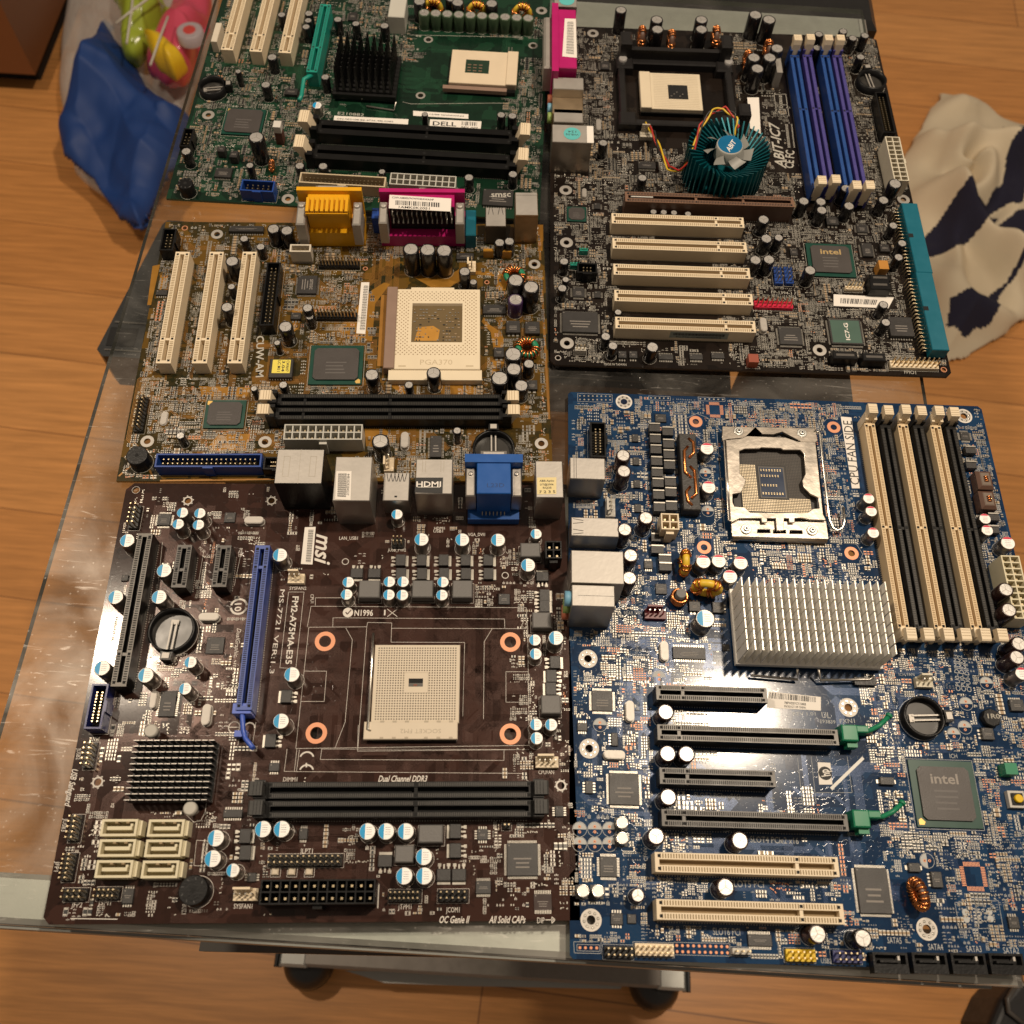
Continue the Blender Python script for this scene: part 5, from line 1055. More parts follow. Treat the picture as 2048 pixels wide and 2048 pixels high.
for i in range(7):
    a0 = 2*math.pi*i/7+.3; n = len(m.v); st_ = 6
    for k in range(st_+1):
        r_ = 8+(16-8)*k/st_; aa = a0+.28*k/st_; m.v += [(cx+r_*math.cos(aa-.16),cy+r_*math.sin(aa-.16),28),(cx+r_*math.cos(aa+.30),cy+r_*math.sin(aa+.30),32)]
    for k in range(st_): b_ = n+2*k; m.f.append((b_,b_+2,b_+3,b_+1)); m.m.append(0); m.sm.append(True)
fan = m.build('fan',fanwh,cl_); m = MB(); m.lathe(cx,cy,[(8.6,24),(8.6,33.2),(8.0,34)],28); hb = m.build('fan_hub',mat('hub_grey',(.42,.42,.38),.4),cl_)
m = MB(); m.lathe(cx,cy,[(7.9,34.05),(7.9,34.1)],28); m.build('hub_sticker',mat('hub_blue',(.0,.12,.27),.35),cl_); m = MB(); text(m,P('A3',1042,778,34.2),P('A3',1080,722,34.2),'ABIT',3.4,34.2,bold=True,ital=True); m.build('hub_lettering',paper,cl_)
paths = [P('A3',*p) for p in ()]
wp = [(625,640,6),(660,680,9),(690,760,8),(740,870,10),(800,872,16),(860,800,26),(905,650,36),(960,575,40),(1030,560,42),(1085,600,41),(1095,650,38),(1085,695,34)]
for col_,off in (('wire_red',0),('wire_yellow',2.1),('wire_black',4.2)):
    m = MB(); pts = []
    for i in range(len(wp)-1):
        for k in range(6):
            f = k/6; pts.append([wp[i][j]*(1-f)+wp[i+1][j]*f for j in range(3)])
    out_ = []
    for i,p in enumerate(pts):
        x,y = P('A3',p[0],p[1],p[2]); ph = i*.42+off; out_.append((x+.95*math.cos(ph),y+.95*math.sin(ph),p[2]+.95*math.sin(ph)))
    m.tube(out_,.62,7); m.build(col_,mat(col_,{'wire_red':(.42,.02,.015),'wire_yellow':(.68,.46,.03),'wire_black':(.015,.015,.015)}[col_],.4),cl_)
fanheader('A3',625,690,3,mat('hdr_ivory',(.45,.41,.33),.5),0)
# capacitors
caps('A3','black',4.2,18,(495,50),(1188,75,5),(1258,100,5)); caps('A3','black',4.6,16,(680,100),(683,150),(910,100),(910,150)); caps('A3','black',4.8,18,(1300,248),(1180,295),(1262,295),(1198,352))
caps('A3','black',3.2,12,(1515,175),(1505,245),(1690,195),(1752,182),(1730,292),(403,735),(605,915),(1640,160))
caps('A3','black',3.6,12,(1655,970),(1437,1035),(1525,1038),(1530,1082),(1670,1060),(1848,1030)); cap('A3',1908,945,4.4,16,'black')
caps('A4','black',3.8,12,(1025,190),(1037,272),(990,364),(1048,362),(1225,408),(548,738)); caps('A4','black',3.0,11,(1090,268),(168,370),(160,485),(347,692),(378,732),(1540,556),(1550,632),(1582,216),(1620,292),(1605,352)); caps('A4','black',2.3,8,(175,448),(400,588),(552,157),(596,159),(640,161),(700,166))
for x,y in ((603,175),(755,195),(985,175),(1255,245),(1148,302)): toroid('A3',x,y,4.6,2.3,11,'y',core=brownfer,ang=math.pi/2,gaps=3,z=9)
# chips and connectors
bga('A4',1315,360,30,27,25,22,rot=-.01,mark='intel',h=2.2,label='square chip on green base at the right middle',mcol=mat('laser_gold',(.40,.28,.12),.5)); bga('A4',222,165,12.5,12.5,10.5,10.5,h=1.6)
ic('A4',237,630,22,15.5,'NSEW',(32,20),2,mark=None,label='large chip with fine legs at the left edge'); ic('A4',230,502,7.5,7.5,'NSEW',12,1.3); ic('A4',1140,690,14,13,'NSEW',24,1.6); ic('A4',1615,650,15,14.5,'NSEW',9,3,label='square socketed chip beside the teal connector'); ic('A4',1470,320,7,11,'EW',10,1.8); ic('A4',1447,228,7,7,'NSEW',10,1.3)
o = ic('A4',1378,672,20,19,'NSEW',30,1.8,label='chip with a dark green label'); k = MB(); a = ORG[o]; k.quad(a[0]-9,a[1]-8.5,a[0]+9,a[1]+8.5,1.86); o2 = k.build('green_label',mat('label_green',(.045,.10,.075),.5),o); k = MB(); text(k,(a[0]+.5,a[1]-6.5),(a[0]+.5,a[1]+6.5),'IC7-G',2.6,1.92,bold=True); k.build('label_lettering',paper,o)
ic('A3',628,850,12,6,'NS',12,1.4); ic('A3',412,335,6.5,8,'EW',8,1.5); ic('A4',310,132,4,5,'EW',4,1.3); ic('A4',605,780,9,4,'NS',8,1.3); ic('A4',735,780,8,4,'NS',8,1.3); ic('A4',828,775,8,4,'NS',8,1.3); ic('A4',418,770,5,5,'S',3,2); ic('A4',465,770,5,5,'S',3,2); ic('A4',312,512,4,5,'EW',4,1.2); ic('A4',1155,330,5,5,'NS',4,1.2); ic('A4',1320,195,8,7,'S',3,2.2); ic('A4',1545,312,6,6,'',3,2.2)
crystal('A4',1025,640,False); crystal('A4',255,75,False,3,8,3); crystal('A3',380,640,False,3.5,11,3.5)
battery('A3',1790,405,10.5,6,1.7)
header('A4',1085,395,'A4',1090,465,2,4,bluep,label='left blue pin header'); header('A4',1130,395,'A4',1135,465,2,4,bluep,label='right blue pin header'); header('A4',985,555,'A4',1150,557,2,8,redp,label='crimson pin header'); header('A4',1568,808,'A4',1775,820,2,10,cream,label='cream front panel header'); header('A4',1375,480,'A4',1450,488,1,5,cream)
header('A4',225,398,'A4',310,400,2,3,blackp,shroud=8,w=8,name='box_header'); header('A4',215,745,'A4',262,747,1,3,mat('hdr_white',(.5,.48,.43),.5),4); header('A4',195,380,'A4',235,382,1,3,tealagp,4,label='small green header'); header('A4',235,318,'A4',270,320,1,3,tealagp,4,label='small green header')
a = P('A4',980,790,5); m = MB(); m.cbox(*a,0,6,6,6); m.build('jumper_cap',mat('jumper_brown',(.28,.06,.03),.45),B.root,(*a,0)); occ(a[0]-3,a[1]-3,a[0]+3,a[1]+3)
for x,y,w_,d_ in ((1375,772,15,6),(1500,780,14,6),(1525,470,13,8),(1525,440,13,5)):
    a = P('A4',x,y,7); m = MB(); m.bbox(a[0]-w_/2,a[1]-d_/2,0,a[0]+w_/2,a[1]+d_/2,7,.5); m.box(a[0]-w_/2+2,a[1]-.8,7,a[0]+w_/2-2,a[1]+.8,7.05,1)
    m.build('drive_socket',[blackp,greyrim],B.root,(*a,0)); occ(a[0]-w_/2,a[1]-d_/2,a[0]+w_/2,a[1]+d_/2)
a = P('A4',1540,385,8); m = MB(); m.cbox(*a,0,6,7,8); m.build('jumper_cap',mat('tab_orange',(.45,.20,.03),.45),B.root,(*a,0)); o = sticker('A4',((1325,512),(1585,525),(1560,572),(1325,562)),.15,bars=(.12,.3,.75,.75))
o = sticker('A3',((1145,502),(1205,502),(1215,690),(1160,660)),.15); m = MB(); a = P('A3',1370,300,14); m.cbox(a[0]-9,a[1]-4,0,4,20,13); m.build('bar_heatsink',steelsat,B.root,(a[0]-9,a[1],0)); occ(a[0]-11,a[1]-14,a[0]-6,a[1]+6)
# rear connectors (left edge)
q = rect('A3',150,45,268,350,27); m = MB(); m.bbox(q[0],q[1],1,q[2],q[3],27,.6); m.box(q[0]-1.5,q[1]-5,1,q[0]+3,q[3]+5,28); m.box(q[0],q[1]-9,0,q[2],q[1],6); o = m.build('parallel_socket',magenta,B.root,((q[0]+q[2])/2,(q[1]+q[3])/2,0)); o['label'] = 'magenta parallel port at the top of the black board'; occ(q[0]-2,q[1]-9,q[2],q[3]+5)
m = MB(); m.bbox(q[0]-7,q[1]+4,4,q[0]-1.5,q[3]-4,24,1.5); m.build('metal_shell',steelsat,o); sticker('A3',((205,95),(262,97),(268,298),(192,290)),27.15,parent=o); k = MB(); c4 = [P('A3',*p,27.2) for p in ((218,110),(250,112),(252,282),(212,278))]
for i in range(36):
    f = i/36; f2 = f+(.006,.014,.01)[i % 3]; A = [[c4[a_][j]*(1-t)+c4[b_][j]*t for j in (0,1)] for a_,b_,t in ((0,3,f2),(1,2,f2),(1,2,f),(0,3,f))]; k.face([(*p_,27.2) for p_ in A])
k.build('barcode_print',ink,o)
o = io('audio_socket_stack','A3',145,397,'A3',303,462,22,'upper silver rear socket with pink, green and blue jacks'); q = B.last
m = MB(); m.bbox(q[0],q[1]-15,0,q[2],q[1],15,.4); m.build('shield',mat('copper_shield',(.62,.47,.30),.35,.9),o)
for yy,nm in ((q[3]-6,'pink_jack'),(q[1]-3,'blue_jack'),(q[1]-12,'green_jack')):
    m = MB(); m.tube([(q[0],yy,8),(q[0]-3,yy,8)],3.6,18); m.build('audio_jack',mat(nm,(.5,.3,.3),.45),o)
io('usb_socket','A3',148,560,'A3',300,632,15,'low silver rear socket pair')
o = io('network_socket_stack','A3',140,640,'A3',345,738,26,'silver rear socket with a round turquoise sticker',side=mat('plate_dim',(.35,.31,.27),.3,.9)); q = B.last; a = P('A3',243,688,26.2); k = MB(); k.lathe(*a,[(5.6,26.15)],28,[0]); st = k.build('round_sticker',mat('sticker_turquoise',(.10,.45,.45),.5),o)
k = MB(); text(k,(a[0]+4.2,a[1]-.9),(a[0]-4.2,a[1]-.9),'WB.06',1.6,26.2); text(k,(a[0]+2.6,a[1]+1.8),(a[0]-2.6,a[1]+1.8),'124',1.8,26.2); k.build('print',ink,o); k = MB(); k.quad(*P('A3',320,735,26.2),*P('A3',352,650,26.2),26.2); k.build('barcode_label',paper,o)
o = io('game_socket','A3',150,-20,'A3',268,35,20,'silver connector top cut by the frame edge'); a = P('A3',215,0,20.2); k = MB(); k.lathe(*a,[(5.6,20.15)],28,[0]); k.build('round_sticker',mat('sticker_turquoise',(.10,.45,.45),.5),o)
T('A3',1318,868,1278,628,'ABIT-IC7',7,True,True); T('A3',1360,865,1365,775,'CE FC',6,True); SL('A3',(1283,487),(1343,485),(1360,598),(1298,600),(1283,487),w=.35); T('A3',1320,555,1315,492,'D33010',2.2,True); arc('A3',1325,575,2.6,0,360,.5); SL('A3',(1305,575),(1345,575),w=.5)
for x_ in (1345,1352,1375):
    T('A3',x_+12,760,x_-2,640,'....................',1.0)
for c,x1,y1,x2,y2,s_,h in (('A4',1490,513,1550,518,'SATA2',2.4),('A4',1325,812,1385,812,'SATA4',2.8),('A4',1470,818,1530,820,'SATA3',2.8),('A4',1608,502,1615,470,'IDE1',2.4),('A4',1628,845,1678,848,'FPIO1',2.6),('A4',1057,502,1145,508,'FP-1394-1',2.2),('A4',980,582,1060,588,'FP-1394-2',2.2),('A4',302,312,330,312,'CD1',2.2),('A4',335,402,370,404,'FP',2),('A4',340,812,435,814,'MADE IN TAIWAN',1.6),('A4',945,826,1010,828,'BUZZ2',1.8),('D5',215,1025,210,1000,'F2',2.2)):
    T(c,x1,y1,x2,y2,s_,h)
zz = [(2,2,36,302,6),(36,190,60,290,3),(36,95,60,130,2),(110,2,244,20,2),(105,20,230,85,8),(108,85,225,125,5),(210,120,244,300,6),(36,120,100,175,3),(60,122,180,160,1),(178,180,186,260,.5),(125,140,165,240,1.5),(2,2,244,8,1),(120,240,150,300,2),(110,85,120,120,1),(160,20,215,60,3)]
traces(60,(0,0,244,305),9,.15,.42,zones=zz); smd(8000,(1.5,1.5,242.5,303.5),seed=31,silk=.7,cop=.05,zones=zz,part=.45,big=.08)
finish(mat('silk_dim',(.43,.41,.36),.6),solder,mat('trace_black',(.03,.024,.018),.3,.2))

# ================================================================== amber-green small board (middle left)
new_board('motherboard', -234.66, 428.91, 0.07060, 'amber and green motherboard with a large ivory pin socket and three cream slots, middle left')
for c,x,y in (('A5',680,228),('A5',215,1608),('A5',1000,1612),('A6',1562,428),('A6',1608,1622)): hole(c,x,y,3.8,1.9,'tin')
hole('A5',465,187,2,1.4,'copper'); hole('A6',1245,548,1.6,1.0,'copper'); hole('A6',435,457,1.6,1.0,'copper')
pcb([(0,0),(244,0),(244,-190),(0,-190)], mats=[pcbmat('mask_amber',(0.017,0.018,0.007),(0.115,0.062,0.010),0.25), mat('edge_amber',(.30,.17,.03),.4)])
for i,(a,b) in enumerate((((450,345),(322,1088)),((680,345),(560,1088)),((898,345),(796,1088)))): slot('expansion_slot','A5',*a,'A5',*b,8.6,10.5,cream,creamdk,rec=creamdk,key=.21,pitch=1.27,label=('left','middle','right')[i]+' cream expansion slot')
header('A5',1062,415,'A5',1005,835,2,16,blackp,shroud=9,w=8.5,name='box_header'); header('A5',362,190,'A5',345,335,2,5,blackp,shroud=9,w=8.5,name='box_header'); header('A5',270,1728,'A5',975,1740,2,20,bluep,shroud=9,w=8.5,label='bright blue ribbon connector',name='box_header'); header('A5',190,1315,'A5',155,1540,2,9)
header('A5',990,1750,'A5',1180,1755,2,8,blackp,shroud=8,w=8,name='box_header'); header('E2',450,850,'E2',820,880,2,13); header('A6',110,768,'A6',380,772,2,12)
slot('memory_slot','A5',1085,1332,'A6',1345,1330,7.6,9,blackp,mat('contact_blk',(.05,.048,.042),.4,.5),key=(.12,.5),rw=.3,latch=cream,hl=14,open_=2.5,latch_col=blackp,label='upper black memory slot with cream latches')
slot('memory_slot','A5',1070,1425,'A6',1350,1422,7.6,9,blackp,mat('contact_blk',(.05,.048,.042),.4,.5),key=(.12,.5),rw=.3,latch=cream,hl=14,open_=2.5,latch_col=blackp,label='lower black memory slot with cream latches')
power('A5',1125,1545,'A6',415,1545,10,clearp,nylondk,w=10,h=13,label='translucent white main power connector')
buzzer('A5',145,1700,6,9)
# pin socket
q = rect('A6',632,592,1200,1128,6); m = MB(); m.bbox(*q[:2],0,*q[2:],6,.3); m.box(q[0]-1.5,q[1]-7,0,q[2]+1,q[1]-.01,5); m.box(q[0]+10,q[3],0,q[2]-16,q[3]+2,5)
hq = rect('A6',750,688,1080,948,6); st_ = 1.27
x0,y0,x1,y1 = q[0]+1.8,q[1]+10,q[2]-1.8,q[3]-1.6; nx = int((x1-x0)/st_); ny = int((y1-y0)/st_)
for i in range(nx):
    for j in range(ny):
        if (i+j) % 2: continue
        x = x0+(i+.5)*(x1-x0)/nx; y = y0+(j+.5)*(y1-y0)/ny
        if hq[0]-1.4 < x < hq[2]+1.4 and hq[1]-1.4 < y < hq[3]+1.4: continue
        m.quad(x-.36,y-.36,x+.36,y+.36,6.03,1)
so = m.build('processor_socket',[mat('socket370',(.74,.64,.47),.45,var=.04),mat('pin_hole370',(.30,.21,.12),.7)],B.root,((q[0]+q[2])/2,(q[1]+q[3])/2,0)); occ(*q,2); so['label'] = 'big ivory pin grid socket with a square window'
m = MB(); m.box(*hq[:2],5.9,*hq[2:],6.06); m.box(hq[0],hq[3]-2,6,hq[2],hq[3],6.1,1)
rr = random.Random(5)
m.prism([(hq[0]+2,hq[1]+1),(hq[0]+16,hq[1]+1),(hq[0]+17,hq[1]+9),(hq[0]+13,hq[1]+12),(hq[0]+4,hq[1]+11)],6.05,6.09,2)
for i in range(16):
    for j in range(11):
        if rr.random() < .62 and not (2 < i < 10 and j < 6 and rr.random() < .75): x = hq[0]+1+i*(hq[2]-hq[0]-2)/16; y = hq[1]+1+j*(hq[3]-hq[1]-4)/11; m.box(x,y,6.05,x+rr.choice((.7,1.3)),y+.7,6.4,rr.choice((3,3,3,4,5,5)))
m.build('socket_well',[mat('well_dark',(.13,.085,.03),.5),mat('well_lip',(.2,.15,.09),.6),mat('well_copper',(.55,.27,.045),.4,.3),solder,smdblk,tan],so)
k = MB(); text(k,P('A6',800,1080,6),P('A6',1015,1080,6),'PGA370',3.6,6.04); 
for s_ in ((655,1106,705,1106),(1105,1106,1155,1106)): k.line(*P('A6',s_[0],s_[1],6),*P('A6',s_[2],s_[3],6),1.0,6.05)
k.build('moulded_lettering',mat('mould370',(.52,.43,.29),.6),so)
q2 = rect('A6',582,575,626,1118,7); m = MB(); m.bbox(*q2[:2],0,*q2[2:],7,.4); m.build('lever_housing',brownlev,so); occ(*q2,1)
q3 = rect('A6',540,625,578,1100,1); B.smd.box(q3[0],q3[1],.02,q3[2],q3[3],.06,3); k = MB(); k.quad(q3[0],q3[1],q3[2],q3[3],.08); k.build('bare_copper_strip',mat('amber_copper',(.42,.20,.04),.35,.5),B.root); occ(*q3)
# amber copper areas
am = MB()
for c,pts in (('A6',((1225,780),(1260,830),(1340,880),(1360,930),(1350,980),(1290,990),(1270,880),(1210,810))),('A6',((1320,475),(1400,475),(1370,600),(1305,600))),('A6',((740,505),(1000,500),(1060,460),(1065,540),(1000,580),(880,585))),('A6',((500,690),(600,560),(560,550),(480,600),(250,860),(300,920),(480,940))),('A6',((1280,1070),(1370,1080),(1300,1200),(1275,1150))),('A6',((640,1200),(760,1200),(740,1290),(660,1285),(600,1230))),('A6',((930,1200),(1020,1200),(1270,1290),(940,1290))),
 ('A6',((1585,165),(1620,165),(1615,340),(1585,340))),('A6',((1500,505),(1625,510),(1625,530),(1500,530))),('A5',((300,500),(360,500),(330,560),(295,620))),('A5',((1180,720),(1250,720),(1230,850),(1190,880))),('A5',((900,1250),(560,1240),(580,1310),(880,1310))),('A5',((700,1550),(900,1560),(880,1670),(600,1670))),('A5',((250,440),(300,430),(240,700),(215,700))),('A6',((1150,470),(1300,480),(1320,510),(1210,500),(1130,490))),('A6',((1440,1370),(1540,1370),(1500,1430),(1440,1440))),('A6',((430,1520),(560,1520),(640,1600),(560,1660),(440,1640)))):
    ap = MB(); ap.prism([P(c,*p) for p in pts],.0,.03); ap.build('copper_pour',mat('amber_pour',(.36,.17,.022),.3,.35,var=.25),B.root)
for p in (((25,1840),(120,1760)),((120,1760),(175,1250)),((300,1870),(1080,1860)),((230,1800),(260,1860))): B.tr.line(*P('A5',*p[0]),*P('A5',*p[1]),1.0,.035)
B.tr.line(*P('A6',1612,600),*P('A6',1660,1460),1.4,.035); B.tr.line(*P('A6',1590,165),*P('A6',1600,400),1.4,.035)
caps('A6','black',5,20,(738,325),(850,330),(960,335),(1437,532),(1540,578)); cap('A6',1437,662,4.6,13,'purple'); cap('A6',1097,475,3.6,14,'black'); caps('A6','black',5.2,15,(1420,1025),(1330,1185),(1425,1125,4.6)); caps('A6','black',4.2,15,(890,1150),(478,1162)); caps('A6','black',3.3,12,(1525,1090),(1475,1235,4.2),(725,1230,2.6),(1330,282),(1395,274),(1047,1535,2.4)); cap('A6',535,1605,4.8,16,'black'); cap('A6',1155,545,2.4,9,'black')
caps('A5','black',4.2,15,(1135,842),(1283,717,3.2),(780,406),(745,712,3.6)); caps('A5','black',2.6,10,(1297,775),(1080,950,2),(1120,1230),(925,1255,2),(435,1568,2.4),(775,576,2.4),(970,310,2.8),(860,256,2.8)); caps('A5','black',4,13,(1055,190),(1145,202))
toroid('A6',1430,482,5.2,2.2,8,'z',core=greenp,z=5,gaps=2); toroid('A6',1515,965,5.4,2.3,8,'z',core=greenp,z=5,gaps=2)
bga('A6',240,1090,31.5,28,26.5,22.5,tri=(1,-1),h=2.2,rot=0,label='large dark chip on a green base left of the ivory socket'); bga('A5',730,1420,23,19,19,15.5,tri=(-1,1),h=2,label='smaller dark chip on a green base')
def q4(x,y,mk): pass
o = ic('A5',1280,562,12,14,'NSEW',(24,26),2,mark='smsc',mang=-math.pi/2,label='square legged chip lettered sideways'); ic('A6',1100,372,11,5,'NS',8,2); ic('A6',1295,725,14,7,'NS',12,2); ic('A6',905,1640,6.5,14,'EW',14,2)
ic('A6',1420,842,8.5,9,'S',3,2.6); ic('A6',1548,848,9,9,'',2,2.6); ic('A6',1325,1012,6,7,'S',2,2.4); ic('A6',1545,1230,6.5,6.5,'S',2,2.4); ic('A5',1205,770,6,5,'S',3,2.2); ic('A5',310,615,7,4,'S',5,1.5); ic('A5',875,190,22,4.5,'S',14,2.6)
q = rect('A5',1035,1055,1178,1180,3.4); m = MB(); m.bbox(*q[:2],0,*q[2:],3,.3); pins(m,q[0],q[1],q[2],q[3],9,'S',1,.8,1.5); o = m.build('firmware_chip',[chip,solder],B.root,((q[0]+q[2])/2,(q[1]+q[3])/2,0)); occ(*q,1)
k = MB(); k.bbox(q[0]+1.6,q[1]+3,3,q[2]-1.6,q[3]-.8,3.15,.05); o2 = k.build('yellow_label',yellowp,o); k = MB(); cx_ = (q[0]+q[2])/2
for i,s_ in enumerate(('CWAH7','3.04','LC M11')): xx = q[2]-3.2-i*2.5; text(k,(xx,q[3]-1.4),(xx,q[1]+4),s_,1.7,3.2,bold=True)
k.build('label_print',ink,o)
crystal('A6',697,1595,False,4,10.5,4.4); crystal('A5',325,1452,False,1.2,9,3.6); fanheader('A6',1140,442,3,cream,math.pi/2); a = P('A5',1235,320,11); m = MB(); m.cbox(*a,0,13,6,2); 
for b_ in ((-6.5,-3,6.5,-2),(-6.5,2,6.5,3),(-6.5,-2,-5.5,2),(5.5,-2,6.5,2)): m.box(a[0]+b_[0],a[1]+b_[1],0,a[0]+b_[2],a[1]+b_[3],11)
for i in (-3,0,3): m.cbox(a[0]+i,a[1],1,.7,.7,9,1)
m.build('audio_header',[mat('hdr_cream2',(.6,.54,.44),.45),pinm],B.root,(*a,0)); occ(a[0]-7,a[1]-4,a[0]+7,a[1]+4); fanheader('A6',590,1760,3,cream,math.pi/2)
battery('A6',1290,1650,12,6,math.pi/2)
sticker('A6',((408,548),(462,548),(435,892),(375,888)),.15); k = MB(); c4 = [P('A6',*p,.2) for p in ((425,570),(455,570),(432,870),(398,868))]
for i in range(52):
    f = i/52; f2 = f+(.005,.011,.008)[i % 3]; A = [[c4[a_][j]*(1-t)+c4[b_][j]*t for j in (0,1)] for a_,b_,t in ((0,3,f2),(1,2,f2),(1,2,f),(0,3,f))]; k.face([(*p_,.2) for p_ in A])
k.build('barcode_print',ink,B.root)
for x,y in ((1255,350),(1375,355)): a = P('A6',x,y,4); m = MB(); m.bbox(a[0]-3.2,a[1]-1,0,a[0]+3.2,a[1]+1.2,7,.7); m.build('disc_capacitor',mat('disc_amber',(.42,.20,.02),.35),B.root,(*a,0)); occ(a[0]-3.5,a[1]-1.5,a[0]+3.5,a[1]+1.5)
# rear connectors (top edge)
q = rect('E2',250,175,830,400,29); qi = rect('E2',345,195,715,400,29); m = MB(); yb = P('E2',500,700,0)[1]
m.bbox(qi[0],yb+4,0,qi[2],qi[3],28,.5); m.box(q[0],yb,0,q[2],q[3]-4,12); m.box(q[0],q[3]-3,4,q[2],q[3],31)
o = m.build('serial_socket',yellow,B.root,((q[0]+q[2])/2,(q[1]+q[3])/2,0)); o['label'] = 'tall golden yellow rear socket'; occ(q[0],yb,q[2],0); k = MB()
for i in range(9): x = qi[0]+1+(qi[2]-qi[0]-2)*i/8; k.box(x-.9,qi[1]+.6,28,x+.9,qi[3]-6,30.2)
k.box(qi[0],qi[1],27,qi[2],qi[1]+.6,28.6); k.build('ribs',yellow,o); m = MB(); m.bbox(qi[0]+4,q[3],12,qi[2]-2,q[3]+6,28,2); m.build('metal_shell',steelsat,o)
for s_,x in ((0,q[0]),(1,qi[2]+2)):
    m = MB(); xe = qi[0]-.5 if not s_ else q[2]; m.bbox(x+.5,qi[1]-6,8,xe,q[3]-7,26,.8); m.lathe((x+xe)/2,q[3]-11,[(2,26),(1.9,27.2),(.9,27.3)],14); m.build('bracket',steelsat,o)
q = rect('E2',1005,178,1790,390,29); qi = rect('E2',1100,195,1690,390,29); m = MB(); yb = P('E2',1400,700,0)[1]; m.bbox(qi[0]-.3,qi[1]+6,10,qi[2]+.3,qi[3],28,.5); m.box(q[0],yb,0,q[2],yb+12,9); m.box(q[0],yb+12,0,q[2],q[3]-3,14); m.box(q[0],q[3]-3,4,q[2],q[3],30)
o = m.build('parallel_socket',magenta,B.root,((q[0]+q[2])/2,(q[1]+q[3])/2,0)); o['label'] = 'wide magenta parallel port with a white barcode sticker'; occ(q[0],yb,q[2],0); m = MB(); n = 13
for i in range(n):
    x = qi[0]+2+(qi[2]-qi[0]-4)*i/(n-1)
    for k_ in (0,1): m.tube([(x+k_*.5,qi[1]+5.8,26-5*k_),(x+k_*.5,qi[1]+1.5-2*k_,25-5*k_),(x+k_*.6,yb+12.2-k_,9)],.45,6)
m.build('contact_legs',solder,o); m = MB(); m.box(qi[0],yb+11.8,9,qi[2],qi[1]+5,9.3); m.box(qi[0],qi[1]+5.7,9,qi[2],qi[1]+5.9,27); m.build('shadow_gap',mat('inner_black',(.01,.008,.008),.6),o)
for x,xe in ((q[0]+.3,qi[0]-1),(qi[2]+1,q[2]-.3)): m = MB(); m.bbox(x,qi[1]-6,8,xe,q[3]-7,26,.8); m.lathe((x+xe)/2,q[3]-11,[(2,26),(1.9,27.2),(.9,27.3)],14); m.build('bracket',steelsat,o)
c4 = ((1100,228),(1668,262),(1662,382),(1092,352)); sticker('E2',c4,30.0,parent=o,bars=(.1,.38,.82,.72),lines=(('CUW-AM000/9V/W97/8/AWA/HP',.04,.72,.18,1.5),('1AMK0K2051',.16,.66,.86,1.9)))
q = rect('E4',78,462,375,735,16); m = MB(); m.bbox(*q[:2],0,*q[2:],16,.4,1,0); o = m.build('usb_socket',[steelsat,mat('usb_side',(.10,.08,.06),.5,.6)],B.root,((q[0]+q[2])/2,(q[1]+q[3])/2,0)); occ(*q); k = MB(); w = q[2]-q[0]
for f in (.26,.74):
    for s_ in (-1,1): k.line(q[0]+w*f+s_*1.6,q[3]-6,q[0]+w*f+s_*.7,q[3]-.4,.35,16.03)
k.build('spring_cuts',dark,o)
q = rect('E4',500,245,835,578,25); m = MB(); m.bbox(*q[:2],0,*q[2:],25,.4,1,0); o = m.build('mouse_keyboard_socket',[steelsat,mat('tarnished',(.38,.26,.15),.35,.9,var=.3,scale=200)],B.root,((q[0]+q[2])/2,(q[1]+q[3])/2,0)); occ(*q); k = MB(); k.line(q[0],q[3]-2.5,q[2],q[3]-2.5,.3,25.03); k.build('seam',greyrim,o); o['label'] = 'tall tarnished metal rear socket at the right'
q = rect('E2',1800,365,1895,600,12); m = MB(); m.bbox(*q[:2],0,*q[2:],12,.5); m.build('round_post_block',teal,B.root); q = rect('E2',940,345,1000,440,14); m = MB(); m.bbox(*q[:2],0,*q[2:],14,.5); m.build('audio_plug_block',bluep,B.root)
T('A5',968,905,965,1180,'CUW-AM',4.6,True); T('A6',265,565,262,632,'LCD1U',2.6); T('A6',1180,510,1270,510,'CPU_FAN',2.2); T('A6',1258,1050,1252,1180,'SOCKET_370',1.4); T('A6',1540,1780,1540,1840,'USB',1.6)
zz = [(3,-3,240,-30,3),(3,-30,12,-185,4),(12,-135,100,-172,8),(20,-30,70,-130,2.5),(75,-30,125,-60,2),(120,-8,150,-30,2),(205,-25,243,-150,5),(130,-165,243,-188,6),(100,-95,125,-135,2),(70,-60,130,-105,2),(70,-130,235,-140,2),(3,-175,60,-188,1)]
traces(110,(0,-190,244,0),12,.3,.7,zones=zz+[(80,-60,160,-130,4)],cnt=(2,7)); smd(5500,(1.5,-188.5,242.5,-1.5),seed=41,silk=.6,cop=.25,zones=zz,part=.5,big=.1)
finish(mat('silk_dim',(.43,.41,.36),.6),solder,mat('trace_amber',(.30,.14,.03),.3,.35))

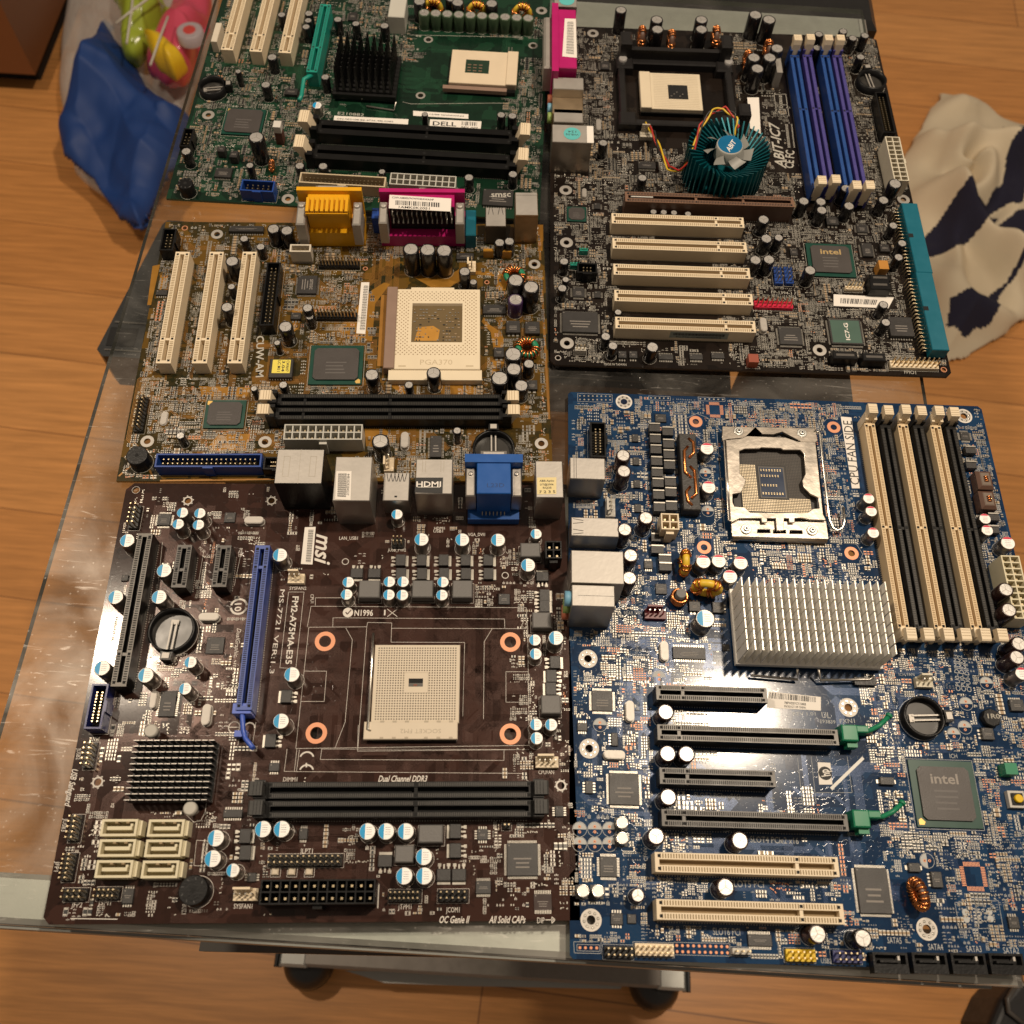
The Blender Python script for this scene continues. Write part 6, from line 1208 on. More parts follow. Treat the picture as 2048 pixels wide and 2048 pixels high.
# ================================================================== green board (rear left)
new_board('motherboard', -238.8, 448.6, 0.005, 'green motherboard with black pin-fin heatsink and two black memory slots, rear left')
for c,x,y in (('A2',275,542),('A2',650,937),('A2',1845,50)): hole(c,x,y,4.2,1.9,'tin')
for x,y in ((1312,187),(1275,450),(1805,215)): hole('A2',x,y,3.4,2.0,'tin')
pcb([(0,0),(245,0),(245,262),(0,262)], mats=[pcbmat('mask_green',(0.004,0.016,0.009),(0.008,0.035,0.018),0.28), mat('edge_green',(.06,.10,.05),.5)])
for bx,by,tx,ty in ((362,232,470,-200),(497,240,595,-200),(634,246,722,-200)):
    b = P('A2',bx,by+3,11); px_,py_ = P('A2',bx,by+3,11)
    # lower end is in view; the slot's length is the standard one
    B_top = (px_, py_+85)
    def place_slot(col,hc,L_,lb,**k):
        m0 = P('A2',bx,by,11)
        x_ = m0[0]; CR['tmp'] = (0,0,1.0)
        return x_
    from_ = (px_, py_); 
    # express the far end as a picture position through the camera
    def pix(lx, ly, z):
        wx = B.x+B.c*lx-B.s*ly; wy = B.y+B.s*lx+B.c*ly; d = Vector((wx, wy, z-CH)); dz = d.dot(fw); return (1024+FPX*d.dot(rt)/dz, 1024-FPX*d.dot(up)/dz)
    e = pix(px_, py_+85, 11); s_ = pix(px_, py_, 11)
    slot('expansion_slot','P',*s_,'P',*e,8.6,11,cream,creamdk,rec=creamdk,key=.21,pitch=1.27,label={362:'left',497:'middle',634:'right'}[bx]+' cream expansion slot')
ag = slot('expansion_slot','A2',825,20,'A2',765,340,7.6,12,tealagp,mat('agp_hole',(.0,.09,.07),.6),rec=mat('agp_well',(.004,.06,.05),.6),key=.36,label='bright green-blue graphics slot with a hooked clip')
m = MB(); a = P('A2',765,345,10); b = P('A2',725,375,8); c_ = P('A2',712,440,8); d = P('A2',700,465,8); m.tube([(*a,9),(*b,8),(*c_,6),(*d,6)],1.6,6); m.build('retention_clip',tealagp,ag)
# pin-fin heatsink
q = rect('A2',885,150,1140,350,24); m = MB(); m.box(q[0]-1,q[1]-1,2,q[2]+1,q[3]+1,6)
for i in range(9):
    for j in range(9):
        x = q[0]+(q[2]-q[0])*(i+.5)/9; y = q[1]+(q[3]-q[1])*(j+.5)/9; n = len(m.v)
        for (hx,z) in ((1.0,6),(.45,26)): m.v += [(x-hx,y-hx,z),(x+hx,y-hx,z),(x+hx,y+hx,z),(x-hx,y+hx,z)]
        for f_ in ((4,5,6,7),(0,1,5,4),(1,2,6,5),(2,3,7,6),(3,0,4,7)): m.f.append(tuple(n+k for k in f_)); m.m.append(0); m.sm.append(False)
hs = m.build('heatsink',hsblk,B.root,((q[0]+q[2])/2,(q[1]+q[3])/2,0)); occ(q[0]-2,q[1]-2,q[2]+2,q[3]+2); hs['label'] = 'black heatsink of tapered pins'
m = MB(); m.tube([(*P('A2',1005,385,8),8),(*P('A2',998,465,3),3),(*P('A2',1125,437,4),4)],.7,8); m.tube([(*P('A2',1020,500,1),1),(*P('A2',1150,520,1),1),(*P('A2',1160,480,6),6)],.6,8); m.build('wire_clip',steel,hs)
# processor socket
q = rect('A2',1425,232,1722,405,7); m = MB(); m.box(q[0]-1,q[1]-3,0,q[2],q[3],3.5,1); m.bbox(*q[:2],3.5,*q[2:],7,.3); m.bbox(q[2]-7,q[1],3.5,q[2]+.6,q[3]+.4,8,.3); m.box(q[0]-4,q[1]-4,2,q[2]-6,q[1]-.5,5,2)
hq = rect('A2',1490,280,1595,348,7); so = m.build('processor_socket',[mat('socket_mpga',(.66,.55,.40),.45,var=.05),blackp,brownlev],B.root,((q[0]+q[2])/2,(q[1]+q[3])/2,0)); occ(q[0]-3,q[1]-4,q[2]+1,q[3]+1); m = MB(); m.box(*hq[:2],6.9,*hq[2:],7.06)
for i in range(3):
    for j in range(3): m.box(hq[0]+1.5+i*4,hq[1]+1.5+j*3,7.06,hq[0]+4+i*4,hq[1]+2.4+j*3,7.4,1)
m.build('socket_well',[mat('well_green',(.006,.03,.014),.5),mat('well_part',(.3,.2,.14),.4,.4)],so)
for a,b,lb in (((795,590),(1705,652),'upper'),((775,708),(1695,768),'lower')): slot('memory_slot','A2',*a,'A2',*b,13,9,blackslot,blackp,key=.56,rw=.25,latch=cream,hl=17,open_=5,latch_col=blackp,label=lb+' black memory slot with cream latches')
# box headers etc.
header('A2',705,835,'A2',1110,858,2,20,mat('hdr_tan',(.55,.45,.30),.45),shroud=9,w=9,label='tan ribbon connector',name='box_header'); power('A2',1130,850,'A2',1442,848,10,clearp,nylondk,w=10,h=15,label='translucent main power connector'); header('A2',428,872,'A2',585,878,2,5,bluep,shroud=9,w=9.5,label='bright blue pin socket',name='box_header'); header('A2',182,605,'A2',165,690,2,4,blackp,shroud=8,w=7,name='box_header')
battery('A2',290,398,9.5,6,.2); buzzer('A2',165,862,5,9)
bga('A2',440,568,27,25,24,22,tri=(-1,1),h=2,label='square dark chip on a green base'); ic('A2',345,812,11,8,'S',10,2); o = ic('A2',1640,930,20,14,'S',12,2,label='large chip partly under the metal sockets'); k = MB(); text(k,P('A2',1608,920,2),P('A2',1700,918,2),'smsc',3.2,2.05,bold=True); k.build('chip_marking_large',mat('mark_light',(.45,.43,.38),.6),o)
ic('A2',665,430,9,6,'EW',4,2.5); ic('A2',955,75,6,9,'EW',10,1.6); ic('A2',395,725,5,6,'',1,6); ic('A2',335,700,5,5,'',1,6)
for i in range(10): cap('A2',1292+i*54.5,58+i*2.9,4.2,12,'green')
for x,y in ((1335,25),(1540,40),(1755,50)): toroid('A2',x,y-5,5,2.6,10,'y',gaps=3,ang=0)
cap('A2',500,645,5.2,20,'black'); caps('A2','black',3.4,12,(170,712),(470,778,2.6),(545,398),(575,268,3.6),(415,335,2.2),(825,362,3),(1105,120,3.4),(885,90,3.2),(620,68,3),(748,62,3.2),(745,95,2.8),(735,125,3),(970,110,3),(1295,538,2.2),(1655,540,3),(1708,545,3.2)); caps('A2','black',3.2,11,(705,780),(815,782),(1093,808,2.4),(1503,835),(1710,820),(1330,-10,4.5),(1420,-10,4.5)); cap('A2',787,495,3.4,8,'blue')
for x,y in ((1450,10),(1610,15),(1270,5)): cap('A2',x,y,4.6,15,'black')
toroid('A2',572,775,2.6,1.3,5,'y',core=brownfer,ang=math.pi/2)
a = P('A2',600,590,14); m = MB(); m.cbox(*a,0,5,6,10,0,None); m.cbox(*a,10,5,6,5,1); m.build('jumper_cap',[mat('relay_dark',(.09,.02,.012),.4),mat('relay_white',(.6,.57,.53),.5)],B.root,(*a,0)); occ(a[0]-3,a[1]-3,a[0]+3,a[1]+3)
a = P('A2',1165,40,14); m = MB(); m.bbox(a[0]-6,a[1]-9,0,a[0]+6,a[1]+12,14,.5); m.build('power_connector',clearp,B.root,(*a,0)); occ(a[0]-6,a[1]-9,a[0]+6,a[1]+12)
a = P('A2',312,150,9); m = MB(); m.bbox(a[0]-2.2,a[1]-10,0,a[0]+2.2,a[1]+10,9,.4); m.build('audio_header',mat('hdr_cream2',(.6,.54,.44),.45),B.root,(*a,0)); occ(a[0]-3,a[1]-10,a[0]+3,a[1]+10)
sticker('A2',((868,545),(1218,562),(1215,592),(865,572)),.15,lines=(('CN-0E2108-82-4736-48J-0382',.04,.8,.5,1.3),)); sticker('A2',((1240,522),(1500,538),(1500,560),(1240,545)),.15,lines=(('12/88 0000000033',.3,.92,.5,1.1),)); sticker('A2',((1320,562),(1562,572),(1558,610),(1316,598)),.15,bars=(.62,.12,.92,.6),lines=(('DELL',.06,.52,.5,4.0),('REV A03',.62,.94,.8,1.2)))
T('A2',885,533,1008,542,'E210882',2.6); T('A2',815,530,855,533,'UL',2.4,True,True); SL('A2',(640,848),(672,870),(668,885),(600,880)); SL('A2',(1225,165),(1730,175),w=.3); SL('A2',(1190,480),(1230,490),(1725,485),(1760,420),w=.3)
zz = [(3,3,60,130,8),(60,3,95,60,5),(60,60,90,110,2),(95,8,240,18,3),(75,95,110,150,2),(215,20,243,150,3),(3,130,20,260,3),(20,130,110,260,5),(100,170,130,260,4),(130,225,243,262,4),(128,140,140,190,2),(195,175,240,190,1.5)]
traces(90,(0,0,245,262),14,.16,.45,zones=zz+[(110,100,240,200,4)]); smd(4200,(1.5,1.5,243.5,260),seed=51,silk=.6,cop=.1,zones=zz,part=.5,big=.12)
finish(mat('silk_dim',(.43,.41,.36),.6),solder,mat('trace_green',(.018,.075,.038),.3,.2))
# ================================================================== the place
def slabm(name, b, mats, parent=None, **k): return b.build(name, mats, parent)
FZ = -720.0
# floor
fm = bpy.data.materials.new('floor_wood'); fm.use_nodes = True; nt = fm.node_tree; N = nt.nodes; L = nt.links; bs = N['Principled BSDF']
tc = N.new('ShaderNodeTexCoord'); mp = N.new('ShaderNodeMapping'); mp.inputs['Rotation'].default_value = (0,0,math.radians(4)); L.new(tc.outputs['Object'], mp.inputs['Vector'])
br = N.new('ShaderNodeTexBrick'); br.inputs['Scale'].default_value = 1; br.inputs['Brick Width'].default_value = 1.25; br.inputs['Row Height'].default_value = .125; br.inputs['Mortar Size'].default_value = .0011; br.offset = .37
br.inputs['Color1'].default_value = (.62,.27,.08,1); br.inputs['Color2'].default_value = (.72,.335,.108,1); br.inputs['Mortar'].default_value = (.36,.155,.05,1); L.new(mp.outputs['Vector'], br.inputs['Vector'])
m2 = N.new('ShaderNodeMapping'); m2.inputs['Scale'].default_value = (5,95,1); m2.inputs['Rotation'].default_value = (0,0,math.radians(4)); L.new(tc.outputs['Object'], m2.inputs['Vector'])
g1 = N.new('ShaderNodeTexNoise'); g1.inputs['Scale'].default_value = 1.6; g1.inputs['Detail'].default_value = 9; g1.inputs['Roughness'].default_value = .65; g1.inputs['Distortion'].default_value = .5; L.new(m2.outputs['Vector'], g1.inputs['Vector'])
rm = N.new('ShaderNodeMapRange'); rm.inputs['From Min'].default_value = .3; rm.inputs['From Max'].default_value = .7; rm.inputs['To Min'].default_value = .72; rm.inputs['To Max'].default_value = 1.16; L.new(g1.outputs['Fac'], rm.inputs['Value'])
vm = N.new('ShaderNodeVectorMath'); vm.operation = 'SCALE'; L.new(br.outputs['Color'], vm.inputs[0]); L.new(rm.outputs['Result'], vm.inputs['Scale']); L.new(vm.outputs['Vector'], bs.inputs['Base Color']); bs.inputs['Roughness'].default_value = .33
m = MB(); m.quad(-3000,-2500,3000,4500,FZ); fl = m.build('floor', fm); tag(fl, kind='structure')
# cart table with a glass top
def empty(name, loc, label, cat, group=None):
    e = bpy.data.objects.new(name, None); S.collection.objects.link(e); e.location = [a*MM for a in loc]; ORG[e] = tuple(loc); tag(e, label, cat, group); return e
tb = empty('glass_table', (0,340,FZ), 'small castor table with smeared glass top and silver rails under the motherboards', 'table')
gm = bpy.data.materials.new('dirty_glass'); gm.use_nodes = True; nt = gm.node_tree; N = nt.nodes; L = nt.links; out = N['Material Output']; N.remove(N['Principled BSDF'])
tr = N.new('ShaderNodeBsdfTransparent'); tr.inputs['Color'].default_value = (.90,.93,.90,1); gl = N.new('ShaderNodeBsdfGlossy'); gl.inputs['Roughness'].default_value = .02; df = N.new('ShaderNodeBsdfGlossy'); df.inputs['Color'].default_value = (.8,.76,.7,1); df.inputs['Roughness'].default_value = .40
fr = N.new('ShaderNodeFresnel'); fr.inputs['IOR'].default_value = 1.5; mx1 = N.new('ShaderNodeMixShader'); L.new(fr.outputs['Fac'], mx1.inputs['Fac']); L.new(tr.outputs['BSDF'], mx1.inputs[1]); L.new(gl.outputs['BSDF'], mx1.inputs[2])
tc = N.new('ShaderNodeTexCoord'); n1 = N.new('ShaderNodeTexNoise'); n1.inputs['Scale'].default_value = 15; n1.inputs['Detail'].default_value = 8; n1.inputs['Distortion'].default_value = 1.4; L.new(tc.outputs['Object'], n1.inputs['Vector'])
mp = N.new('ShaderNodeMapping'); mp.inputs['Rotation'].default_value = (0,0,.9); mp.inputs['Scale'].default_value = (14,110,1); L.new(tc.outputs['Object'], mp.inputs['Vector']); n2 = N.new('ShaderNodeTexNoise'); n2.inputs['Scale'].default_value = 2; n2.inputs['Detail'].default_value = 6; n2.inputs['Distortion'].default_value = 2.5; L.new(mp.outputs['Vector'], n2.inputs['Vector'])
n3 = N.new('ShaderNodeTexVoronoi'); n3.inputs['Scale'].default_value = 260; L.new(tc.outputs['Object'], n3.inputs['Vector'])
r1 = N.new('ShaderNodeMapRange'); r1.inputs['From Min'].default_value = .40; r1.inputs['From Max'].default_value = .75; r1.inputs['To Max'].default_value = .13; L.new(n1.outputs['Fac'], r1.inputs['Value'])
r2 = N.new('ShaderNodeMapRange'); r2.inputs['From Min'].default_value = .62; r2.inputs['From Max'].default_value = .72; r2.inputs['To Max'].default_value = .13; L.new(n2.outputs['Fac'], r2.inputs['Value'])
r3 = N.new('ShaderNodeMapRange'); r3.inputs['From Min'].default_value = .16; r3.inputs['From Max'].default_value = .05; r3.inputs['To Max'].default_value = .2; L.new(n3.outputs['Distance'], r3.inputs['Value'])
a1 = N.new('ShaderNodeMath'); a1.operation = 'ADD'; L.new(r1.outputs['Result'], a1.inputs[0]); L.new(r2.outputs['Result'], a1.inputs[1]); a2 = N.new('ShaderNodeMath'); a2.operation = 'MULTIPLY'; L.new(r3.outputs['Result'], a2.inputs[0]); L.new(n1.outputs['Fac'], a2.inputs[1]); a3 = N.new('ShaderNodeMath'); a3.operation = 'ADD'; L.new(a1.outputs['Value'], a3.inputs[0]); L.new(a2.outputs['Value'], a3.inputs[1]); a4 = N.new('ShaderNodeMath'); a4.operation = 'ADD'; a4.inputs[1].default_value = .012; a4.use_clamp = True; L.new(a3.outputs['Value'], a4.inputs[0])
mx2 = N.new('ShaderNodeMixShader'); L.new(a4.outputs['Value'], mx2.inputs['Fac']); L.new(mx1.outputs['Shader'], mx2.inputs[1]); L.new(df.outputs['BSDF'], mx2.inputs[2]); L.new(mx2.outputs['Shader'], out.inputs['Surface'])
m = MB(); m.box(-248,12,-9,246,688,-5,1,0)
# top and underside are glass, the four edges read as dark greenish glass
gt = m.build('glass_top', [gm, mat('glass_edge', (.04,.045,.035), .2)], tb)
rail = mat('rail_silver', (.44,.44,.41), .42, .55, var=.05); railend = mat('rail_cap', (.25,.25,.235), .5)
for y in (24, 667):
    m = MB(); m.bbox(-330 if y < 100 else -20,y-11 if y < 100 else 655,-34,252,y+11 if y < 100 else 690,-12.5,2.5); m.build('cross_rail', rail, tb)
    m = MB(); m.box(-330 if y < 100 else -20,y-13,-46,238,y-11.5,-18); m.build('rail_lip', railend, tb)
for x in (-205, 200):
    m = MB(); m.box(x-14,330,FZ+75,x+14,372,-36); m.build('leg', mat('leg_grey',(.10,.098,.09),.45,.4), tb)
m = MB(); m.bbox(-216,6,FZ+46,214,30,FZ+70,3); m.build('foot_bar', mat('foot_grey',(.24,.215,.19),.38,.5), tb)
for s_ in (-1,1):
    x = -218 if s_ < 0 else 216
    m = MB(); m.bbox(x-(0 if s_ < 0 else 30),5,FZ+45.5,x+(30 if s_ < 0 else 0),31,FZ+71,3); fe = m.build('foot_end', rail, tb)
    m = MB(); m.bbox(x-(4 if s_ < 0 else 0),4,FZ+45,x+(0 if s_ < 0 else 4),32,FZ+72,1); m.build('foot_cap', blackp, fe)
    m = MB(); cx = -192 if s_ < 0 else 188
    m.lathe(cx,10,[(15,FZ+2),(24,FZ+14),(28,FZ+29),(25,FZ+42),(18,FZ+52),(8,FZ+57)],28); cs = m.build('castor', mat('castor_black',(.015,.015,.015),.3), tb)
m = MB(); m.box(-250,420,FZ+46,252,455,FZ+78); m.build('foot_bar', mat('foot_grey2',(.13,.125,.115),.4,.5), tb)
# lower shelf and pull-out tray, seen edge-on below the front rail
m = MB(); m.prism([(-166,8),(-20,13),(80,19),(80,330),(-166,330)],-152,-140); m.build('pull_out_tray', mat('tray_grey',(.085,.075,.068),.5), tb)
# black equipment under the glass
e = MB(); e.prism([(-334,430),(-328,424),(166,424),(166,566),(-308,566),(-311,561)],-190,-150); o = e.build('electronics_case', mat('case_black',(.020,.021,.022),.35,bump=.2)); tag(o,'flat black case lying crosswise under the glass table','electronics case')
e = MB(); e.box(-328,434,-150.5,-306,452,-149.5); e.build('case_slot', dark, o)
e = MB(); e.line(-326,457,160,457,1.6,-149.2); e.line(-328,430,160,430,1.2,-149.2); e.build('case_seam', greyrim, o)
e = MB(); e.bbox(-170,560,-190,215,1100,-140,8); o = e.build('electronics_case', mat('monitor_black',(.012,.013,.014),.25)); tag(o,'glossy black slab under the glass, seen in the gaps between the rear boards','electronics case')
e = MB(); e.box(182,380,-600,208,470,-60); o = e.build('table_leg_post', mat('post_dark',(.018,.018,.018),.5), tb); e = MB(); e.bbox(178,415,-75,206,436,-55,2); e.build('post_bracket', rail, tb)
e = MB(); e.bbox(-60,700,-40,268,940,-26,5); o = e.build('black_panel', mat('laptop_black',(.012,.012,.012),.22)); tag(o,'glossy black panel behind the silver rear rail, cut by the top of the frame','black panel')
# cabinet top left
e = MB(); cb = world('P',118,0,-700); cy_ = 1345; e.box(-1900,cy_,FZ+45,cb[0]+30,cy_+400,-250); o = e.build('cabinet', mat('cabinet_wood',(.20,.075,.028),.4,scale=12)); tag(o,'reddish brown cabinet with a dark gap below it, top left','cabinet')
e = MB(); e.box(-1880,cy_+40,FZ,cb[0]+10,cy_+380,FZ+45); e.build('plinth', dark, o)
# towel
def inside(p, poly):
    c = False; n = len(poly)
    for i in range(n):
        a, b = poly[i], poly[(i+1) % n]
        if (a[1] > p[1]) != (b[1] > p[1]) and p[0] < (b[0]-a[0])*(p[1]-a[1])/(b[1]-a[1])+a[0]: c = not c
    return c
def D5(x, y): return world('D5', x, y, -700)
outline = [D5(*p) for p in ((450,420),(640,455),(760,540),(845,575),(1250,620),(1250,1300),(845,1535),(760,1600),(640,1675),(500,1730),(420,1700),(330,1300),(250,900),(262,740),(330,620),(400,500))]
navy = [[D5(*p) for p in q] for q in (((740,615),(850,625),(850,690),(720,790),(630,720)), ((900,740),(900,850),(830,930),(790,1020),(620,1030),(690,940),(680,850),(740,780)), ((340,1180),(470,1040),(640,1000),(690,1075),(580,1200),(400,1240)), ((580,1140),(760,1090),(850,1030),(850,1110),(780,1200),(785,1300),(720,1480),(650,1590),(560,1625),(440,1610),(430,1500),(560,1480),(640,1440),(740,1380),(750,1200),(640,1170)))]
m = MB(); nx, ny = 170, 190; X0 = min(p[0] for p in outline); X1 = max(p[0] for p in outline); Y0 = min(p[1] for p in outline); Y1 = max(p[1] for p in outline)
from mathutils import noise
def segdist(x, y, poly):
    d = 1e9
    for i in range(len(poly)):
        a, b = poly[i], poly[(i+1) % len(poly)]; ux, uy = b[0]-a[0], b[1]-a[1]; t = max(0, min(1, ((x-a[0])*ux+(y-a[1])*uy)/(ux*ux+uy*uy))); d = min(d, math.hypot(x-a[0]-ux*t, y-a[1]-uy*t))
    return d
def th(x, y):
    u, v = x/100, y/100; w = noise.noise(Vector((u*.5+3, v*.5, 0)))*2.2
    f = .5+.5*math.sin(u*1.6+v*3.0+w*2.4); g = noise.noise(Vector((u*.9, v*.9, 5))); k = .5+.5*math.sin(u*4.2-v*1.2+w*3)
    c0, c1 = D5(540, 880); r_ = math.hypot(x-c0, y-c1); swirl = 34*math.exp(-(r_/85)**2)*(1+.55*math.sin(r_/11+2*math.atan2(y-c1, x-c0)))
    e = min(1, segdist(x, y, outline)/55); return FZ+5+(e**.6)*(52*f**3+20*k**2.5+40*(g+.45)+swirl*1.2)
idx = {}
for i in range(nx+1):
    for j in range(ny+1):
        x = X0+(X1-X0)*i/nx; y = Y0+(Y1-Y0)*j/ny
        if inside((x+6*noise.noise(Vector((x/40,y/40,1))), y+6*noise.noise(Vector((x/40,y/40,9)))), outline): idx[(i,j)] = len(m.v); m.v.append((x, y, th(x, y)))
for (i, j), a in idx.items():
    q = [(i,j),(i+1,j),(i+1,j+1),(i,j+1)]
    if all(k in idx for k in q):
        c = ((m.v[idx[q[0]]][0]+m.v[idx[q[2]]][0])/2, (m.v[idx[q[0]]][1]+m.v[idx[q[2]]][1])/2)
        cw = (c[0]+9*noise.noise(Vector((c[0]/35,c[1]/35,2))), c[1]+9*noise.noise(Vector((c[0]/35,c[1]/35,7)))); m.f.append(tuple(idx[k] for k in q)); m.m.append(1 if any(inside(cw, n_) for n_ in navy) else 0); m.sm.append(True)
tw = m.build('towel', [mat('towel_beige',(.68,.58,.42),.9,var=.22,scale=9,bump=.8,bscale=600), mat('towel_navy',(.012,.011,.030),.9,bump=.6,bscale=700)]); tag(tw,'crumpled beige towel with navy blue bands lying on the floor at right','towel')
sm = tw.modifiers.new('thick','SOLIDIFY'); sm.thickness = .005; sm.offset = -1; ss = tw.modifiers.new('sub','SUBSURF'); ss.levels = 1; ss.render_levels = 1
# shopping bag and its contents
def crumple(name, poly_px, zb, zt, mt, seed, amp, cells=26, dome=1.0, c='A1'):
    """filled crumpled body: outline read at mid height, domed top, real thickness"""
    poly = [world(c, *p, (zb+zt)/2) for p in poly_px]; m = MB(); X0 = min(p[0] for p in poly); X1 = max(p[0] for p in poly); Y0 = min(p[1] for p in poly); Y1 = max(p[1] for p in poly)
    cx = sum(p[0] for p in poly)/len(poly); cy = sum(p[1] for p in poly)/len(poly); n = 72; rings = 16; ring = []
    import bisect
    per = [0]
    for i in range(len(poly)): a, b = poly[i], poly[(i+1) % len(poly)]; per.append(per[-1]+math.hypot(b[0]-a[0], b[1]-a[1]))
    def at(t):
        s_ = t*per[-1]; i = min(bisect.bisect_right(per, s_)-1, len(poly)-1); f = (s_-per[i])/max(1e-6, per[i+1]-per[i]); a, b = poly[i], poly[(i+1) % len(poly)]; return (a[0]+(b[0]-a[0])*f, a[1]+(b[1]-a[1])*f)
    base = [at(k/n) for k in range(n)]
    for r_ in range(rings*2+1):
        f = r_/rings-1          # -1 underside .. 1 top centre
        s_ = math.sqrt(max(0, 1-abs(f)**2.2)) if f != 0 else 1; s_ = max(s_, .001)
        z = (zb+zt)/2+(zt-zb)/2*(f if f < 0 else f*dome)
        for k, p in enumerate(base):
            x = cx+(p[0]-cx)*s_; y = cy+(p[1]-cy)*s_
            vd = noise.voronoi(Vector((x/75+seed, y/75, z/75)))[0]; d = amp*(noise.noise(Vector((x/70+seed, y/70, z/70)))+1.8*(vd[1]-vd[0]-.3)+.5*(vd[0]-.4))
            m.v.append((x+d*.5, y+d*.4, z+d))
    for r_ in range(rings*2):
        for k in range(n): k2 = (k+1) % n; m.f.append((r_*n+k, r_*n+k2, (r_+1)*n+k2, (r_+1)*n+k)); m.m.append(0); m.sm.append(True)
    return m.build(name, mt)
film = bpy.data.materials.new('bag_film'); film.use_nodes = True; nt = film.node_tree; N = nt.nodes; L = nt.links; out = N['Material Output']; pb = N['Principled BSDF']; pb.inputs['Base Color'].default_value = (.62,.60,.57,1); pb.inputs['Roughness'].default_value = .3
trn = N.new('ShaderNodeBsdfTransparent'); mxs = N.new('ShaderNodeMixShader'); nn = N.new('ShaderNodeTexNoise'); nn.inputs['Scale'].default_value = 14; mr_ = N.new('ShaderNodeMapRange'); mr_.inputs['To Min'].default_value = .25; mr_.inputs['To Max'].default_value = .62; L.new(nn.outputs['Fac'], mr_.inputs['Value']); L.new(mr_.outputs['Result'], mxs.inputs['Fac']); L.new(trn.outputs['BSDF'], mxs.inputs[1]); L.new(pb.outputs['BSDF'], mxs.inputs[2]); L.new(mxs.outputs['Shader'], out.inputs['Surface'])
o = crumple('plastic_bag', ((430,-300),(1230,-300),(1190,150),(1050,560),(960,900),(830,1130),(760,1215),(640,1150),(420,960),(330,480),(350,200)), FZ+2, FZ+90, film, 3, 10); tag(o,'thin milky plastic bag spilled open on the floor, top left','plastic bag')
def tri(t): return abs((t % 2)-1)
bo = [world('A1', *p, FZ+120) for p in ((520,-40),(600,110),(700,230),(780,380),(1000,540),(1030,560),(960,800),(860,900),(740,1165),(600,1090),(450,860),(290,740),(262,590),(370,440),(420,250),(470,80))]
m = MB(); X0 = min(p[0] for p in bo); X1 = max(p[0] for p in bo); Y0 = min(p[1] for p in bo); Y1 = max(p[1] for p in bo); nx = 120; ny = 150; idx = {}
for i in range(nx+1):
    for j in range(ny+1):
        x = X0+(X1-X0)*i/nx; y = Y0+(Y1-Y0)*j/ny
        if not inside((x, y), bo): continue
        e = min(1, segdist(x, y, bo)/40); q = 6*noise.noise(Vector((x/30, y/30, 3))); w = 40*noise.noise(Vector((x/140, y/140, 1)))
        z = FZ+70+e**.5*(55*tri((x*.35+y*.9+w)/150)+38*tri((x*.9-y*.35-w)/105+.4)+26*tri((x*.7+y*.7+w)/62)+q)
        idx[(i, j)] = len(m.v); m.v.append((x, y, z))
for (i, j) in idx:
    q = [(i,j),(i+1,j),(i+1,j+1),(i,j+1)]
    if all(k in idx for k in q): m.f.append(tuple(idx[k] for k in q)); m.m.append(0); m.sm.append(True)
o = m.build('blue_carrier_bag', mat('bag_blue',(.008,.045,.20),.6,var=.12,scale=10,bump=.35,bscale=60)); md = o.modifiers.new('thick','SOLIDIFY'); md.thickness = .02; tag(o,'folded dark blue carrier bag lying on the milky plastic bag','carrier bag')
o = crumple('green_sweet_packet', ((640,-120),(820,-120),(960,20),(930,120),(830,250),(745,300),(690,260),(670,130)), FZ+95, FZ+175, mat('packet_green',(.34,.42,.04),.2,var=.35,scale=25,bump=1,bscale=45), 13, 22); tag(o,'shiny lime green sweet packet tucked in the plastic bag','sweet packet')
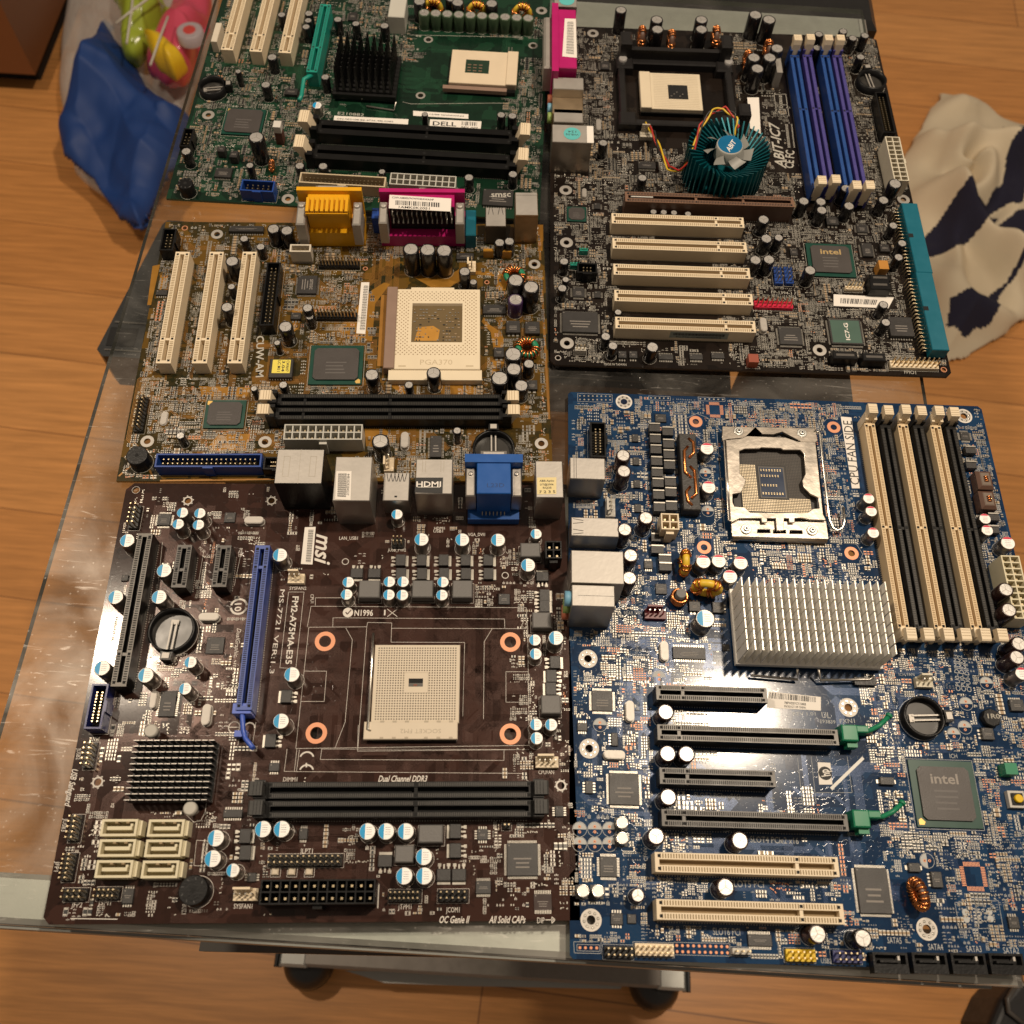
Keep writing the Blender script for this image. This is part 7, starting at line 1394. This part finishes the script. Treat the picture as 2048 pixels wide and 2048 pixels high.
o = crumple('pink_sweet_packet', ((1010,-60),(1170,-60),(1150,120),(1090,260),(1040,350),(1000,400),(920,390),(830,300),(880,200),(950,100)), FZ+100, FZ+185, mat('packet_pink',(.62,.08,.14),.2,var=.2,scale=20,bump=1,bscale=45), 17, 18); tag(o,'shiny pink and yellow sweet packet leaning on the lime packet','sweet packet')
a = world('A1', 935, 320, FZ+188); b = world('A1',1045,165,FZ+192); m = MB()
yo = crumple('yellow_band', ((800,215),(900,225),(1010,300),(1030,350),(960,400),(860,340)), FZ+120, FZ+192, mat('packet_yellow',(.78,.52,.02),.3,bump=.4,bscale=25), 21, 6); yo.parent = o; yo['label'] = 'yellow end of the packet'
m.lathe(*b,[(21,FZ+175),(20,FZ+191),(18,FZ+192)],20); wo = m.build('white_badge', mat('badge_white',(.42,.36,.38),.4), o); m = MB(); m.lathe(*b,[(10,FZ+190),(9.5,FZ+193)],16); m.build('red_spot', mat('badge_red',(.55,.06,.05),.5), wo)
m = MB()
for pts in (((700,240),(735,60),(760,-120)),((640,130),(720,90),(860,10),(960,-60)),((830,360),(900,200),(940,130))): m.tube([(*world('A1',*p,FZ+195),FZ+195+6*k) for k, p in enumerate(pts)], 1.9, 6); m.v[-6*3:] = m.v[-6*3:]
sb = bpy.data.objects['plastic_bag']; m.build('bag_strap', mat('strap_white',(.55,.52,.45),.4), sb)
# stretcher bar in front of the foot bar
m = MB(); m.prism([world('P',*p,-690) for p in ((690,1941),(950,1948),(1250,1962),(1240,1978),(930,1972),(770,1966))],-700,-688); m.build('stretcher_bar', rail, tb)
# shoe, lower right
m = MB(); pts = []
pl = [world('D2',x,y,-640) for x,y in ((1900,1290),(1960,1270),(2300,1400),(2500,2100),(1700,2100),(1690,1640),(1780,1430))]
m.prism(pl, FZ+2, FZ+70); o = m.build('shoe', mat('shoe_black',(.012,.011,.012),.5,bump=.5,bscale=300)); tag(o,'black shoe toe cut by the lower right corner','shoe'); bv = o.modifiers.new('b','BEVEL'); bv.width = .02; bv.segments = 4
m = MB(); m.tube([(*world('D2',1905,1310,-640),FZ+72),(*world('D2',1810,1440,-640),FZ+76),(*world('D2',1820,1540,-640),FZ+76),(*world('D2',1950,1640,-640),FZ+74)],2.5,8); m.build('welt', greyrim, o)
